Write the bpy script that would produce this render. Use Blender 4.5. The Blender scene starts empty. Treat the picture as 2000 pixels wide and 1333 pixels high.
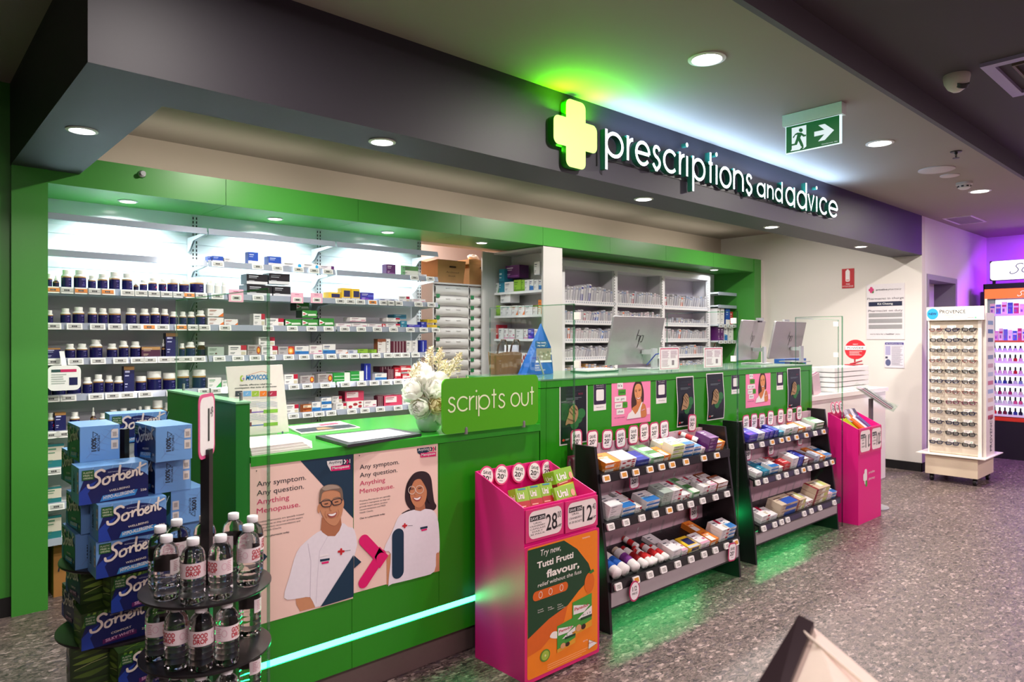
import bpy, bmesh, math, random
from mathutils import Vector, Matrix
random.seed(7)
S = bpy.context.scene
COL = S.collection
PI = math.pi

# ---------------------------------------------------------------- camera, world, exposure
FPX, HCAM, CYPX = 1360.0, 1.45, 661.0
_n = math.hypot(FPX, 1500.0)
FX, FY = FPX/_n, 1500.0/_n            # forward direction; right is (FY,-FX)
cam = bpy.data.cameras.new('camera'); co = bpy.data.objects.new('camera', cam); COL.objects.link(co)
co.location = (0, 0, HCAM)
co.rotation_euler = (PI/2, 0, math.atan2(FY, FX) - PI/2)
cam.sensor_width = 36.0; cam.lens = 36.0*FPX/2000.0
cam.shift_y = (CYPX-666.5)/2000.0
cam.clip_start = 0.02
cam.dof.use_dof = True; cam.dof.focus_distance = 3.4; cam.dof.aperture_fstop = 5.0
S.camera = co
S.view_settings.view_transform = 'Standard'; S.view_settings.look = 'None'
S.view_settings.gamma = 1.0; S.view_settings.use_curve_mapping = False
S.view_settings.exposure = 0.55
W = bpy.data.worlds.new('world'); S.world = W; W.use_nodes = True
W.node_tree.nodes['Background'].inputs[0].default_value = (0.8, 0.75, 0.8, 1)
W.node_tree.nodes['Background'].inputs[1].default_value = 0.05
try:
    S.cycles.use_denoising = True
    S.cycles.max_bounces = 8; S.cycles.diffuse_bounces = 4; S.cycles.glossy_bounces = 4
    S.cycles.transparent_max_bounces = 24; S.cycles.transmission_bounces = 8
    S.cycles.caustics_reflective = False; S.cycles.caustics_refractive = False
    S.cycles.sample_clamp_indirect = 4.0
except Exception: pass

def area(name, loc, size, power, color, rot=(0,0,0), shape='DISK', sy=None, spread=None):
    l = bpy.data.lights.new(name, 'AREA'); l.shape = shape; l.size = size
    if sy: l.size_y = sy
    l.energy = power; l.color = color
    if spread: l.spread = spread
    o = bpy.data.objects.new(name, l); o.location = loc; o.rotation_euler = rot; COL.objects.link(o)
    return o
CZ = 2.78            # pharmacy ceiling
CZ2 = 2.90           # darker, higher shop ceiling
WARM = (1.0, 0.93, 0.86); COOL = (0.86, 0.95, 1.0)
# shop-floor ceiling panels above and behind the camera
for x in (-0.8, 2.2, 5.2, 8.2):
    area('shop_panel_light', (x, -1.2, CZ2-0.03), 1.3, 52, (1.0, 0.79, 0.82), shape='RECTANGLE', sy=0.5)
for x in (0.5, 4.5, 8.5):
    area('shop_panel_light', (x, -4.2, CZ2-0.03), 1.3, 52, (1.0, 0.79, 0.82), shape='RECTANGLE', sy=0.5)
# purple cove wash over the end wall
area('cove_light', (10.55, 1.5, 2.74), 2.6, 120, (0.42, 0.02, 1.0), rot=(0, math.radians(28), PI), shape='RECTANGLE', sy=0.08)
# extra fill lights added above the green header to brighten ceiling behind the bulkhead
for x in (1.6, 3.4, 5.2, 7.0):
    area('header_fill_light', (x, 4.62, 2.47), 1.6, 1.5, (1.0, .90, .80), rot=(PI-.55, 0, 0), shape='RECTANGLE', sy=.06)
# downlights: (x, y, z, watts, colour)
DL_CEIL = [(2.91, 1.83, CZ, 22), (5.04, 1.83, CZ, 24), (7.35, 1.82, CZ, 26), (0.78, 1.83, CZ, 16)]
DL_FASC = [(0.645, 3.48, 2.351, 6), (1.70, 2.76, 2.351, 12), (3.65, 2.76, 2.351, 14), (5.33, 2.76, 2.351, 14), (7.12, 2.76, 2.351, 14)]
DL_HEAD = [(1.11, 4.69, 2.282, 14), (2.03, 4.69, 2.282, 14), (2.94, 4.69, 2.282, 13), (3.87, 4.66, 2.282, 2.5), (7.49, 4.61, 2.282, 1.5)]
DL_IN = [(1.75, 3.55, CZ, 26), (4.55, 3.55, CZ, 26), (6.9, 3.55, CZ, 24), (4.0, 5.65, CZ, 16)]  # last entry is an added lamp that brightens the niche
for i, (x, y, z, p) in enumerate(DL_CEIL + DL_FASC + DL_HEAD + DL_IN):
    hd = (x, y, z, p) in DL_HEAD
    area('downlight_lamp', (x, y, z-0.012), 0.10, p, COOL if hd else WARM, spread=math.radians(176 if z == CZ else 150))

# ---------------------------------------------------------------- pixel -> plane (measuring the photo)
def at(u, v, X=None, Y=None, Z=None):
    a = (u-1000)/FPX; wx = FX+a*FY; wy = FY-a*FX; wz = -(v-CYPX)/FPX
    t = X/wx if X is not None else (Y/wy if Y is not None else (Z-HCAM)/wz)
    return Vector((wx*t, wy*t, HCAM+wz*t))
def depth(X, Y): return FX*X+FY*Y

# ---------------------------------------------------------------- materials
_M = {}
def lin(c):
    c /= 255.0
    return c/12.92 if c <= 0.04045 else ((c+0.055)/1.055)**2.4
def C(hx, rough=0.5, metal=0.0, emit=0.0, noise=0.04, spec=0.5, scale=60.0):
    """procedural painted / printed surface in one sRGB colour with a little wear"""
    key = (hx, rough, metal, emit, noise, spec, scale)
    if key in _M: return _M[key]
    r, g, b = (lin(int(hx[i:i+2], 16)) for i in (1, 3, 5))
    m = bpy.data.materials.new('paint_'+hx[1:]); m.use_nodes = True; nt = m.node_tree
    p = nt.nodes['Principled BSDF']
    p.inputs['Roughness'].default_value = rough; p.inputs['Metallic'].default_value = metal
    p.inputs['Specular IOR Level'].default_value = spec
    if emit > 0:
        p.inputs['Base Color'].default_value = (r*.5, g*.5, b*.5, 1)
        p.inputs['Emission Color'].default_value = (r, g, b, 1); p.inputs['Emission Strength'].default_value = emit
    else:
        n = nt.nodes.new('ShaderNodeTexNoise'); n.inputs['Scale'].default_value = scale; n.inputs['Detail'].default_value = 1.0
        mx = nt.nodes.new('ShaderNodeMix'); mx.data_type = 'RGBA'
        tc = nt.nodes.new('ShaderNodeTexCoord'); nt.links.new(tc.outputs['Object'], n.inputs['Vector'])
        mx.inputs[6].default_value = (r, g, b, 1); k = 1-noise*2
        mx.inputs[7].default_value = (r*k, g*k, b*k, 1)
        nt.links.new(n.outputs['Fac'], mx.inputs[0]); nt.links.new(mx.outputs[2], p.inputs['Base Color'])
    m.diffuse_color = (r, g, b, 1)
    _M[key] = m; return m
def emis(name, col, st):
    if name in _M: return _M[name]
    m = bpy.data.materials.new(name); m.use_nodes = True; nt = m.node_tree
    p = nt.nodes['Principled BSDF']; p.inputs['Base Color'].default_value = (col[0]*.25, col[1]*.25, col[2]*.25, 1)
    p.inputs['Emission Color'].default_value = (*col, 1); p.inputs['Emission Strength'].default_value = st
    _M[name] = m; return m
def clear(name, tint=(0.93, 0.97, 0.95), gloss=0.05, rough=0.02):
    """thin clear acrylic or glass sheet: transparent with a faint surface reflection"""
    if name in _M: return _M[name]
    m = bpy.data.materials.new(name); m.use_nodes = True; nt = m.node_tree; nt.nodes.clear()
    o = nt.nodes.new('ShaderNodeOutputMaterial'); t = nt.nodes.new('ShaderNodeBsdfTransparent'); g = nt.nodes.new('ShaderNodeBsdfGlossy')
    mx = nt.nodes.new('ShaderNodeMixShader'); fr = nt.nodes.new('ShaderNodeFresnel'); fr.inputs['IOR'].default_value = 1.45
    ad = nt.nodes.new('ShaderNodeMath'); ad.operation = 'MULTIPLY_ADD'; ad.inputs[1].default_value = 0.14; ad.inputs[2].default_value = gloss-0.045
    ad.use_clamp = True
    t.inputs[0].default_value = (*tint, 1); g.inputs[0].default_value = (.9, .95, .93, 1); g.inputs[1].default_value = rough
    nt.links.new(fr.outputs[0], ad.inputs[0]); nt.links.new(ad.outputs[0], mx.inputs[0])
    nt.links.new(t.outputs[0], mx.inputs[1]); nt.links.new(g.outputs[0], mx.inputs[2]); nt.links.new(mx.outputs[0], o.inputs[0])
    _M[name] = m; return m
def transm(name, col=(1, 1, 1), ior=1.33, rough=0.0):
    if name in _M: return _M[name]
    m = bpy.data.materials.new(name); m.use_nodes = True; p = m.node_tree.nodes['Principled BSDF']
    p.inputs['Base Color'].default_value = (*col, 1); p.inputs['Transmission Weight'].default_value = 1
    p.inputs['IOR'].default_value = ior; p.inputs['Roughness'].default_value = rough
    nt = m.node_tree; n = nt.nodes.new('ShaderNodeTexNoise'); n.inputs['Scale'].default_value = 55; b = nt.nodes.new('ShaderNodeBump')
    b.inputs['Strength'].default_value = 0.12; b.inputs['Distance'].default_value = 0.01
    tc = nt.nodes.new('ShaderNodeTexCoord'); nt.links.new(tc.outputs['Object'], n.inputs['Vector'])
    nt.links.new(n.outputs['Fac'], b.inputs['Height']); nt.links.new(b.outputs[0], p.inputs['Normal'])
    _M[name] = m; return m
def floor_mat():
    m = bpy.data.materials.new('flecked_vinyl'); m.use_nodes = True; nt = m.node_tree; p = nt.nodes['Principled BSDF']
    tc = nt.nodes.new('ShaderNodeTexCoord')
    mp = nt.nodes.new('ShaderNodeMapping'); mp.inputs['Scale'].default_value = (1, 1.9, 1); mp.inputs['Rotation'].default_value = (0, 0, .55)
    nt.links.new(tc.outputs['Object'], mp.inputs[0])
    nz = nt.nodes.new('ShaderNodeTexNoise'); nz.inputs['Scale'].default_value = 30; nz.inputs['Detail'].default_value = 2
    nt.links.new(mp.outputs[0], nz.inputs['Vector'])
    ad = nt.nodes.new('ShaderNodeMixRGB'); ad.blend_type = 'ADD'; ad.inputs[0].default_value = 0.06
    nt.links.new(mp.outputs[0], ad.inputs[1]); nt.links.new(nz.outputs['Color'], ad.inputs[2])
    outs = []
    for sc, lo in ((42, .0), (95, .0)):
        v = nt.nodes.new('ShaderNodeTexVoronoi'); v.inputs['Scale'].default_value = sc
        nt.links.new(ad.outputs[0], v.inputs['Vector']); outs.append(v)
    r1 = nt.nodes.new('ShaderNodeValToRGB'); r1.color_ramp.interpolation = 'CONSTANT'
    cols = ['#625450', '#70635f', '#51464a', '#857570', '#443a39', '#6a5c59', '#978580', '#584c4b', '#342c2c', '#786862']
    el = r1.color_ramp.elements
    for i, c in enumerate(cols):
        if i < 2: e = el[i]; e.position = i/len(cols)
        else: e = el.new(i/len(cols))
        e.color = (*[lin(int(c[k:k+2], 16)) for k in (1, 3, 5)], 1)
    sp = nt.nodes.new('ShaderNodeSeparateColor'); nt.links.new(outs[0].outputs['Color'], sp.inputs[0]); nt.links.new(sp.outputs[0], r1.inputs[0])
    r2 = nt.nodes.new('ShaderNodeValToRGB'); r2.color_ramp.interpolation = 'CONSTANT'
    el = r2.color_ramp.elements
    for i, c in enumerate(['#625450', '#534845', '#746560', '#3f3534', '#655853']):
        if i < 2: e = el[i]; e.position = i/5
        else: e = el.new(i/5)
        e.color = (*[lin(int(c[k:k+2], 16)) for k in (1, 3, 5)], 1)
    sp2 = nt.nodes.new('ShaderNodeSeparateColor'); nt.links.new(outs[1].outputs['Color'], sp2.inputs[0]); nt.links.new(sp2.outputs[1], r2.inputs[0])
    gt = nt.nodes.new('ShaderNodeMath'); gt.operation = 'GREATER_THAN'; gt.inputs[1].default_value = 0.55; nt.links.new(sp.outputs[1], gt.inputs[0])
    mx = nt.nodes.new('ShaderNodeMixRGB'); nt.links.new(gt.outputs[0], mx.inputs[0]); nt.links.new(r2.outputs[0], mx.inputs[1]); nt.links.new(r1.outputs[0], mx.inputs[2])
    n3 = nt.nodes.new('ShaderNodeTexNoise'); n3.inputs['Scale'].default_value = 38; n3.inputs['Detail'].default_value = 3; nt.links.new(mp.outputs[0], n3.inputs['Vector'])
    m2 = nt.nodes.new('ShaderNodeMixRGB'); m2.blend_type = 'OVERLAY'; m2.inputs[0].default_value = .75
    nt.links.new(mx.outputs[0], m2.inputs[1]); nt.links.new(n3.outputs['Fac'], m2.inputs[2])
    nt.links.new(m2.outputs[0], p.inputs['Base Color']); p.inputs['Roughness'].default_value = .34
    rr = nt.nodes.new('ShaderNodeMapRange'); rr.inputs[3].default_value = .28; rr.inputs[4].default_value = .5
    nt.links.new(n3.outputs['Fac'], rr.inputs[0]); nt.links.new(rr.outputs[0], p.inputs['Roughness'])
    return m

# ---------------------------------------------------------------- mesh helpers
WL = {}                                   # world location of every object root / part
def props(o, label=None, cat=None, group=None, kind=None):
    if label: o['label'] = label
    if cat: o['category'] = cat
    if group: o['group'] = group
    if kind: o['kind'] = kind
    return o
def thing(name, label, cat, loc, group=None, rz=0.0):
    o = bpy.data.objects.new(name, None); COL.objects.link(o); o.location = loc; o.rotation_euler = (0, 0, rz)
    o.empty_display_size = .05
    WL[o.name] = Vector(loc); return props(o, label, cat, group)
class MB:
    def __init__(s): s.v = []; s.f = []; s.m = []; s.s = []; s.mats = []
    def k(s, mat):
        if mat not in s.mats: s.mats.append(mat)
        return s.mats.index(mat)
    def face(s, pts, mat, smooth=False):
        b = len(s.v); s.v += [tuple(p) for p in pts]; s.f.append(tuple(range(b, b+len(pts)))); s.m.append(s.k(mat)); s.s.append(smooth)
    def raw(s, vs, fs, mat, smooth=False, T=None):
        b = len(s.v); s.v += [tuple(T @ Vector(p)) if T else tuple(p) for p in vs]
        i = s.k(mat)
        for f in fs: s.f.append(tuple(b+q for q in f)); s.m.append(i); s.s.append(smooth)
    def box(s, x0, y0, z0, x1, y1, z1, mat, T=None):
        vs = [(x, y, z) for x in (x0, x1) for y in (y0, y1) for z in (z0, z1)]
        s.raw(vs, [(0, 1, 3, 2), (4, 6, 7, 5), (0, 4, 5, 1), (2, 3, 7, 6), (0, 2, 6, 4), (1, 5, 7, 3)], mat, False, T)
    def rbox(s, x0, y0, z0, x1, y1, z1, mat, r=.01, T=None, seg=3):
        """box with rounded vertical edges"""
        pts = rrect(x0, y0, x1, y1, r, seg)
        s.prism([(p[0], p[1]) for p in pts], z0, z1, mat, T)
    def prism(s, pts, z0, z1, mat, T=None):
        n = len(pts); vs = [(p[0], p[1], z0) for p in pts]+[(p[0], p[1], z1) for p in pts]
        s.raw(vs, [tuple(range(n-1, -1, -1)), tuple(range(n, 2*n))]+[(i, (i+1) % n, n+(i+1) % n, n+i) for i in range(n)], mat, False, T)
    def lathe(s, prof, mat, n=24, T=None, mats=None, smooth=True, cap=True):
        vs = []; 
        for r, z in prof:
            for i in range(n):
                a = 2*PI*i/n; vs.append((r*math.cos(a), r*math.sin(a), z))
        b = len(s.v); s.v += [tuple(T @ Vector(p)) if T else p for p in vs]
        for j in range(len(prof)-1):
            mt = s.k(mats[j] if mats else mat)
            for i in range(n):
                k = (i+1) % n
                s.f.append((b+j*n+i, b+j*n+k, b+(j+1)*n+k, b+(j+1)*n+i)); s.m.append(mt); s.s.append(smooth)
        if cap:
            if prof[0][0] > 1e-5: s.f.append(tuple(b+i for i in range(n-1, -1, -1))); s.m.append(s.k(mats[0] if mats else mat)); s.s.append(False)
            if prof[-1][0] > 1e-5:
                e = (len(prof)-1)*n; s.f.append(tuple(b+e+i for i in range(n))); s.m.append(s.k(mats[-1] if mats else mat)); s.s.append(False)
    def cyl(s, p, r, h, mat, n=20, r1=None, T=None):
        M = Matrix.Translation(p); M = (T @ M) if T else M
        s.lathe([(r, 0), (r if r1 is None else r1, h)], mat, n, M)
    def tube(s, pts, r, mat, n=8, T=None):
        pts = [Vector(p) for p in pts]; b = len(s.v); N = len(pts)
        up = Vector((0, 0, 1)); rr = r if isinstance(r, (list, tuple)) else [r]*N
        for i, p in enumerate(pts):
            d = (pts[min(i+1, N-1)]-pts[max(i-1, 0)]).normalized()
            a = d.cross(up if abs(d.z) < .95 else Vector((1, 0, 0))).normalized(); c = d.cross(a)
            for k in range(n):
                t = 2*PI*k/n; q = p+(a*math.cos(t)+c*math.sin(t))*rr[i]; s.v.append(tuple(T @ q) if T else tuple(q))
        mt = s.k(mat)
        for i in range(N-1):
            for k in range(n):
                s.f.append((b+i*n+k, b+i*n+(k+1) % n, b+(i+1)*n+(k+1) % n, b+(i+1)*n+k)); s.m.append(mt); s.s.append(True)
        s.f.append(tuple(b+k for k in range(n-1, -1, -1))); s.m.append(mt); s.s.append(False)
        s.f.append(tuple(b+(N-1)*n+k for k in range(n))); s.m.append(mt); s.s.append(False)
    def build(s, name, parent=None, local=False, origin=None, sharp=True):
        me = bpy.data.meshes.new(name)
        if parent is not None and not local: o0 = WL[parent.name]
        elif parent is None and not local:
            if origin is None:
                xs = [p[0] for p in s.v]; ys = [p[1] for p in s.v]; zs = [p[2] for p in s.v]
                origin = Vector(((min(xs)+max(xs))/2, (min(ys)+max(ys))/2, min(zs)))
            o0 = Vector(origin)
        else: o0 = Vector((0, 0, 0))
        me.from_pydata([(p[0]-o0.x, p[1]-o0.y, p[2]-o0.z) for p in s.v], [], s.f)
        for m in s.mats: me.materials.append(m)
        me.polygons.foreach_set('material_index', s.m); me.polygons.foreach_set('use_smooth', s.s)
        if sharp and any(s.s): me.set_sharp_from_angle(angle=math.radians(38))
        me.update()
        o = bpy.data.objects.new(name, me); COL.objects.link(o)
        if parent is not None: o.parent = parent; WL[o.name] = WL.get(parent.name, Vector((0, 0, 0))) if not local else Vector((0, 0, 0))
        elif not local: o.location = o0; WL[o.name] = o0
        else: WL[o.name] = Vector((0, 0, 0))
        return o
def struct(name, mb):
    o = mb.build(name); o['kind'] = 'structure'; return o
def dup(root, loc=None, rot=None, scale=None, label=None, group=None, cat=None):
    r = root.copy(); COL.objects.link(r)
    if loc is not None: r.location = loc
    if rot is not None: r.rotation_euler = rot
    if scale is not None: r.scale = scale
    props(r, label, cat, group)
    for ch in root.children:
        c = ch.copy(); COL.objects.link(c); c.parent = r
        for g in ch.children:
            d = g.copy(); COL.objects.link(d); d.parent = c
    return r
PROTOS = []
def retire(o):
    """remove a prototype that is not itself placed"""
    for ch in list(o.children):
        for g in list(ch.children): bpy.data.objects.remove(g)
        bpy.data.objects.remove(ch)
    bpy.data.objects.remove(o)

# ---------------------------------------------------------------- 2-D shapes
def rrect(x0, y0, x1, y1, r, seg=4):
    out = []
    for cx, cy, a in ((x1-r, y1-r, 0), (x0+r, y1-r, 90), (x0+r, y0+r, 180), (x1-r, y0+r, 270)):
        for i in range(seg+1):
            t = math.radians(a+90*i/seg); out.append((cx+r*math.cos(t), cy+r*math.sin(t)))
    return out
def ellipse(cx, cy, rx, ry, n=28, a0=0, a1=360):
    full = abs(a1-a0) >= 360
    return [(cx+rx*math.cos(math.radians(a0+(a1-a0)*i/(n if full else n-1))), cy+ry*math.sin(math.radians(a0+(a1-a0)*i/(n if full else n-1)))) for i in range(n)]
def smooth(pts, k=4):
    """closed Catmull-Rom through pts"""
    n = len(pts); out = []
    for i in range(n):
        p0, p1, p2, p3 = pts[i-1], pts[i], pts[(i+1) % n], pts[(i+2) % n]
        for j in range(k):
            t = j/k
            out.append(tuple(.5*((2*p1[a])+(-p0[a]+p2[a])*t+(2*p0[a]-5*p1[a]+4*p2[a]-p3[a])*t*t+(-p0[a]+3*p1[a]-3*p2[a]+p3[a])*t**3) for a in (0, 1)))
    return out
def smooth_open(pts, k=5):
    n = len(pts); out = []
    for i in range(n-1):
        p0, p1, p2, p3 = pts[max(i-1, 0)], pts[i], pts[i+1], pts[min(i+2, n-1)]
        for j in range(k):
            t = j/k
            out.append(tuple(.5*((2*p1[a])+(-p0[a]+p2[a])*t+(2*p0[a]-5*p1[a]+4*p2[a]-p3[a])*t*t+(-p0[a]+3*p1[a]-3*p2[a]+p3[a])*t**3) for a in (0, 1)))
    out.append(pts[-1]); return out
def arc(cx, cy, r, a0, a1, n=14, ry=None):
    ry = r if ry is None else ry
    return [(cx+r*math.cos(math.radians(a0+(a1-a0)*i/n)), cy+ry*math.sin(math.radians(a0+(a1-a0)*i/n))) for i in range(n+1)]
# thin geometric lower-case letters as centre lines; x-height 1
GLY = {
 'o': (1.0, [arc(.5, .5, .5, 0, 360, 28)]),
 'c': (.88, [arc(.5, .5, .5, 42, 318, 20)]),
 'e': (1.0, [arc(.5, .5, .5, 0, 322, 24), [(0.02, .5), (.98, .5)]]),
 'p': (1.0, [arc(.5, .5, .5, 0, 360, 28), [(0, 1.03), (0, -.5)]]),
 'b': (1.0, [arc(.5, .5, .5, 0, 360, 28), [(0, 1.5), (0, 0)]]),
 'a': (1.0, [arc(.5, .5, .5, 0, 360, 28), [(1, 1.03), (1, -.03)]]),
 'd': (1.0, [arc(.5, .5, .5, 0, 360, 28), [(1, 1.5), (1, -.03)]]),
 'r': (.42, [[(0, 1.03), (0, 0)], arc(.42, .52, .42, 180, 88, 8, .46)]),
 'n': (.78, [[(0, 1.03), (0, 0)], arc(.39, .6, .39, 180, 0, 14, .41)+[(.78, 0)]]),
 'u': (.78, [[(0, 1.0)]+arc(.39, .4, .39, 180, 360, 14, .41)+[(.78, 1.0)]]),
 'i': (.02, [[(0, 1.0), (0, 0)]]),
 't': (.46, [[(.23, 1.42), (.23, 0)], [(0, 1.0), (.46, 1.0)]]),
 's': (.62, [smooth_open([(.58, .84), (.44, .98), (.2, .98), (.08, .78), (.2, .58), (.45, .46), (.6, .26), (.47, .03), (.2, .0), (.02, .18)], 4)]),
 'v': (.8, [[(0, 1), (.4, 0.02), (.8, 1)]]),
 'l': (.02, [[(0, 1.5), (0, 0)]]),
 'S': (1.0, [smooth_open([(1.0, 1.32), (.78, 1.52), (.42, 1.42), (.3, 1.12), (.52, .82), (.72, .5), (.6, .1), (.25, -.1), (-.05, .06), (-.02, .3)], 4)]),
 'h': (.78, [[(0, 1.5), (0, 0)], arc(.39, .6, .39, 180, 0, 14, .41)+[(.78, 0)]]),
}
GAP = {'i': .34, 't': .14, 'r': .16, 's': .2}
def stroke_word(word, gap=.2, wscale=1.0):
    """list of (glyph, strokes, x0, x1); total width"""
    x = 0; out = []
    for ch in word:
        if ch == ' ': x += .42; continue
        w, st = GLY[ch]; w *= wscale
        out.append((ch, [[(x+p[0]*wscale, p[1]) for p in q] for q in st], x, x+w)); x += w+gap
    return out, x-gap
def ribbon(pts, w, closed=None):
    """left/right offsets along a polyline"""
    n = len(pts); closed = (math.dist(pts[0], pts[-1]) < 1e-6) if closed is None else closed
    L, R = [], []
    for i in range(n):
        a = pts[i-1] if i > 0 else (pts[-2] if closed else pts[0]); b = pts[i+1] if i < n-1 else (pts[1] if closed else pts[-1])
        dx, dy = b[0]-a[0], b[1]-a[1]; l = math.hypot(dx, dy) or 1; nx, ny = -dy/l*w/2, dx/l*w/2
        L.append((pts[i][0]+nx, pts[i][1]+ny)); R.append((pts[i][0]-nx, pts[i][1]-ny))
    return L, R
_TXT = {}
def text_mesh(s, bold=0.0):
    key = (s, round(bold, 4))
    if key in _TXT: return _TXT[key]
    c = bpy.data.curves.new('t', 'FONT'); c.body = s; c.offset = bold; c.resolution_u = 3
    o = bpy.data.objects.new('t', c); me = o.to_mesh()
    vs = [(v.co.x, v.co.y) for v in me.vertices]; fs = [tuple(p.vertices) for p in me.polygons]
    o.to_mesh_clear(); bpy.data.objects.remove(o); bpy.data.curves.remove(c)
    xs = [v[0] for v in vs] or [0, 1]
    _TXT[key] = (vs, fs, min(xs), max(xs)); return _TXT[key]
CAPH = {}
class Pr:
    """flat (or bent) print on a surface: f(x, y, layer) -> 3-D point"""
    def __init__(s, mb, o=(0, 0, 0), ex=(1, 0, 0), ey=(0, 0, 1), eps=.0004, f=None, l0=1):
        s.mb = mb; s.l0 = l0; s.j = 0
        if f: s.f = f
        else:
            o = Vector(o); ex = Vector(ex); ey = Vector(ey); n = ex.cross(ey).normalized()
            s.f = lambda x, y, l: o+ex*x+ey*y+n*(eps*l)
    def poly(s, pts, mat, l=1):
        a = sum(pts[i-1][0]*pts[i][1]-pts[i][0]*pts[i-1][1] for i in range(len(pts)))
        if a < 0: pts = pts[::-1]
        s.j = (s.j+1) % 6; l = l+.15*s.j
        s.mb.face([s.f(x, y, l+s.l0-1) for x, y in pts], mat)
    def rect(s, x0, y0, x1, y1, mat, l=1): s.poly([(x0, y0), (x1, y0), (x1, y1), (x0, y1)], mat, l)
    def rr(s, x0, y0, x1, y1, r, mat, l=1, seg=4): s.poly(rrect(x0, y0, x1, y1, r, seg), mat, l)
    def ell(s, cx, cy, rx, ry, mat, l=1, n=24): s.poly(ellipse(cx, cy, rx, ry, n), mat, l)
    def line(s, pts, w, mat, l=1, cap=False):
        L, R = ribbon(pts, w); s.j = (s.j+1) % 6; l = l+.15*s.j
        for i in range(len(pts)-1):
            s.mb.face([s.f(*R[i], l+s.l0-1), s.f(*R[i+1], l+s.l0-1), s.f(*L[i+1], l+s.l0-1), s.f(*L[i], l+s.l0-1)], mat)
        if cap:
            for q_, p in enumerate((pts[0], pts[-1])): s.poly(ellipse(p[0], p[1], w/2, w/2, 16), mat, l-.15*s.j)
    def text(s, t, x0, y0, x1, h, mat, l=2, bold=.0, shear=0.0, slope=0.0):
        """text with its baseline at y0, capital height h, stretched to x0..x1"""
        vs, fs, a, b = text_mesh(t, bold); k = (x1-x0)/(b-a); kh = h/.70
        pts = []
        for x, y in vs:
            X = x0+(x-a)*k+y*kh*shear; Y = y0+y*kh+(X-x0)*slope; pts.append(s.f(X, Y, l+s.l0-1))
        s.mb.raw(pts, fs, mat)
    def bars(s, x0, y0, x1, y1, n, mat, l=2, fill=.45, seed=1):
        rnd = random.Random(seed); dy = (y1-y0)/n
        for i in range(n):
            e = x1-(x1-x0)*rnd.uniform(0, .3)
            s.rect(x0, y1-dy*(i+fill), e, y1-dy*i, mat, l)
    def word(s, w, x0, y0, x1, xh, mat, l=2, wt=.16, gap=.2, shear=0.0, slope=0.0, round_caps=False):
        gl, tot = stroke_word(w, gap); k = (x1-x0)/tot
        mp = lambda p: (x0+p[0]*k+p[1]*xh*shear, y0+p[1]*xh+p[0]*k*slope)
        for ch, st, a, b in gl:
            for q in st: s.line([mp(p) for p in q], wt*xh, mat, l, cap=round_caps)
            if ch == 'i': c = mp((a, 1.36)); s.ell(c[0], c[1], wt*xh*.7, wt*xh*.7, mat, l, 12)
ORD = ['zeroth', 'first', 'second', 'third', 'fourth', 'fifth', 'sixth', 'seventh', 'eighth', 'ninth', 'tenth', 'eleventh', 'twelfth', 'thirteenth', 'fourteenth', 'fifteenth', 'sixteenth', 'seventeenth', 'eighteenth', 'nineteenth', 'twentieth', 'twenty-first', 'twenty-second', 'twenty-third', 'twenty-fourth', 'twenty-fifth', 'twenty-sixth', 'twenty-seventh', 'twenty-eighth']
class Crop:
    """a measured detail of the photo: crop pixel -> photo pixel"""
    def __init__(s, x, y, k): s.x = x; s.y = y; s.k = k
    def p(s, cx, cy): return s.x+cx/s.k, s.y+cy/s.k
# ================================================================ SETTING
GREEN = C('#3f8e33', .38, noise=.02); GREEN_D = C('#336f2a', .4, noise=.02)
CHAR = C('#2c2832', .55, noise=.05); CHAR2 = C('#37333a', .6, noise=.05)
BEIGE = C('#d6c8b8', .8, noise=.02, scale=3); CREAMW = C('#e0dad4', .75, noise=.02, scale=3)
WHITEW = C('#e8e4e6', .7, noise=.02, scale=3); BLACK = C('#0c0b0d', .45); BLK2 = C('#161418', .35)
WHITE = C('#eceae6', .5); STEEL = C('#b9b9bb', .28, .9); PINK = C('#e0147f', .42, noise=.02); MAG = C('#c01d62', .45)
mb = MB(); mb.box(-4, -6.2, -.1, 11.2, 6.6, 0, floor_mat()); struct('floor', mb)
mb = MB(); mb.box(-4, 1.434, CZ, 11.2, 6.6, CZ+.3, C('#9c9187', .85, noise=.02, scale=2)); struct('ceiling', mb)
mb = MB(); mb.box(-4, -6.2, CZ2, 11.2, 1.434, CZ2+.2, C('#4a454a', .8, noise=.03, scale=2)); o = struct('ceiling_high', mb)
mb = MB(); mb.box(-4, 1.405, CZ-.012, 11.2, 1.434, CZ2, C('#5a565c', .7)); struct('trim_1', mb)
mb = MB(); mb.box(-4, 5.05, 0, 3.38, 5.2, CZ, BEIGE); mb.box(4.75, 5.05, 0, 8.37, 5.2, CZ, BEIGE); mb.box(3.38, 5.05, 2.3, 4.75, 5.2, CZ, BEIGE); struct('wall_back', mb)
NICHE = C('#cdb6ad', .8, noise=.02, scale=3)
mb = MB(); mb.box(3.2, 6.2, 0, 5.4, 6.3, CZ, NICHE); mb.box(3.28, 5.2, 0, 3.38, 6.2, CZ, NICHE); mb.box(5.2, 5.2, 0, 5.3, 6.2, CZ, NICHE); struct('wall_niche', mb)
mb = MB(); mb.box(-4, 4.45, 0.10, .502, 4.60, CZ, GREEN); struct('wall_left', mb)
mb = MB(); mb.box(-4, 4.44, 0, .502, 4.60, .10, BLACK); struct('baseboard_left', mb)
mb = MB(); mb.box(8.37, 2.61, 0, 8.47, 5.2, CZ, CREAMW); struct('wall_right', mb)
mb = MB(); mb.box(8.355, 2.60, 0, 8.37, 5.0, .095, BLACK); mb.box(8.355, 2.6025, 0, 8.5, 2.61, .095, BLACK); struct('baseboard_right', mb)
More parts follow.
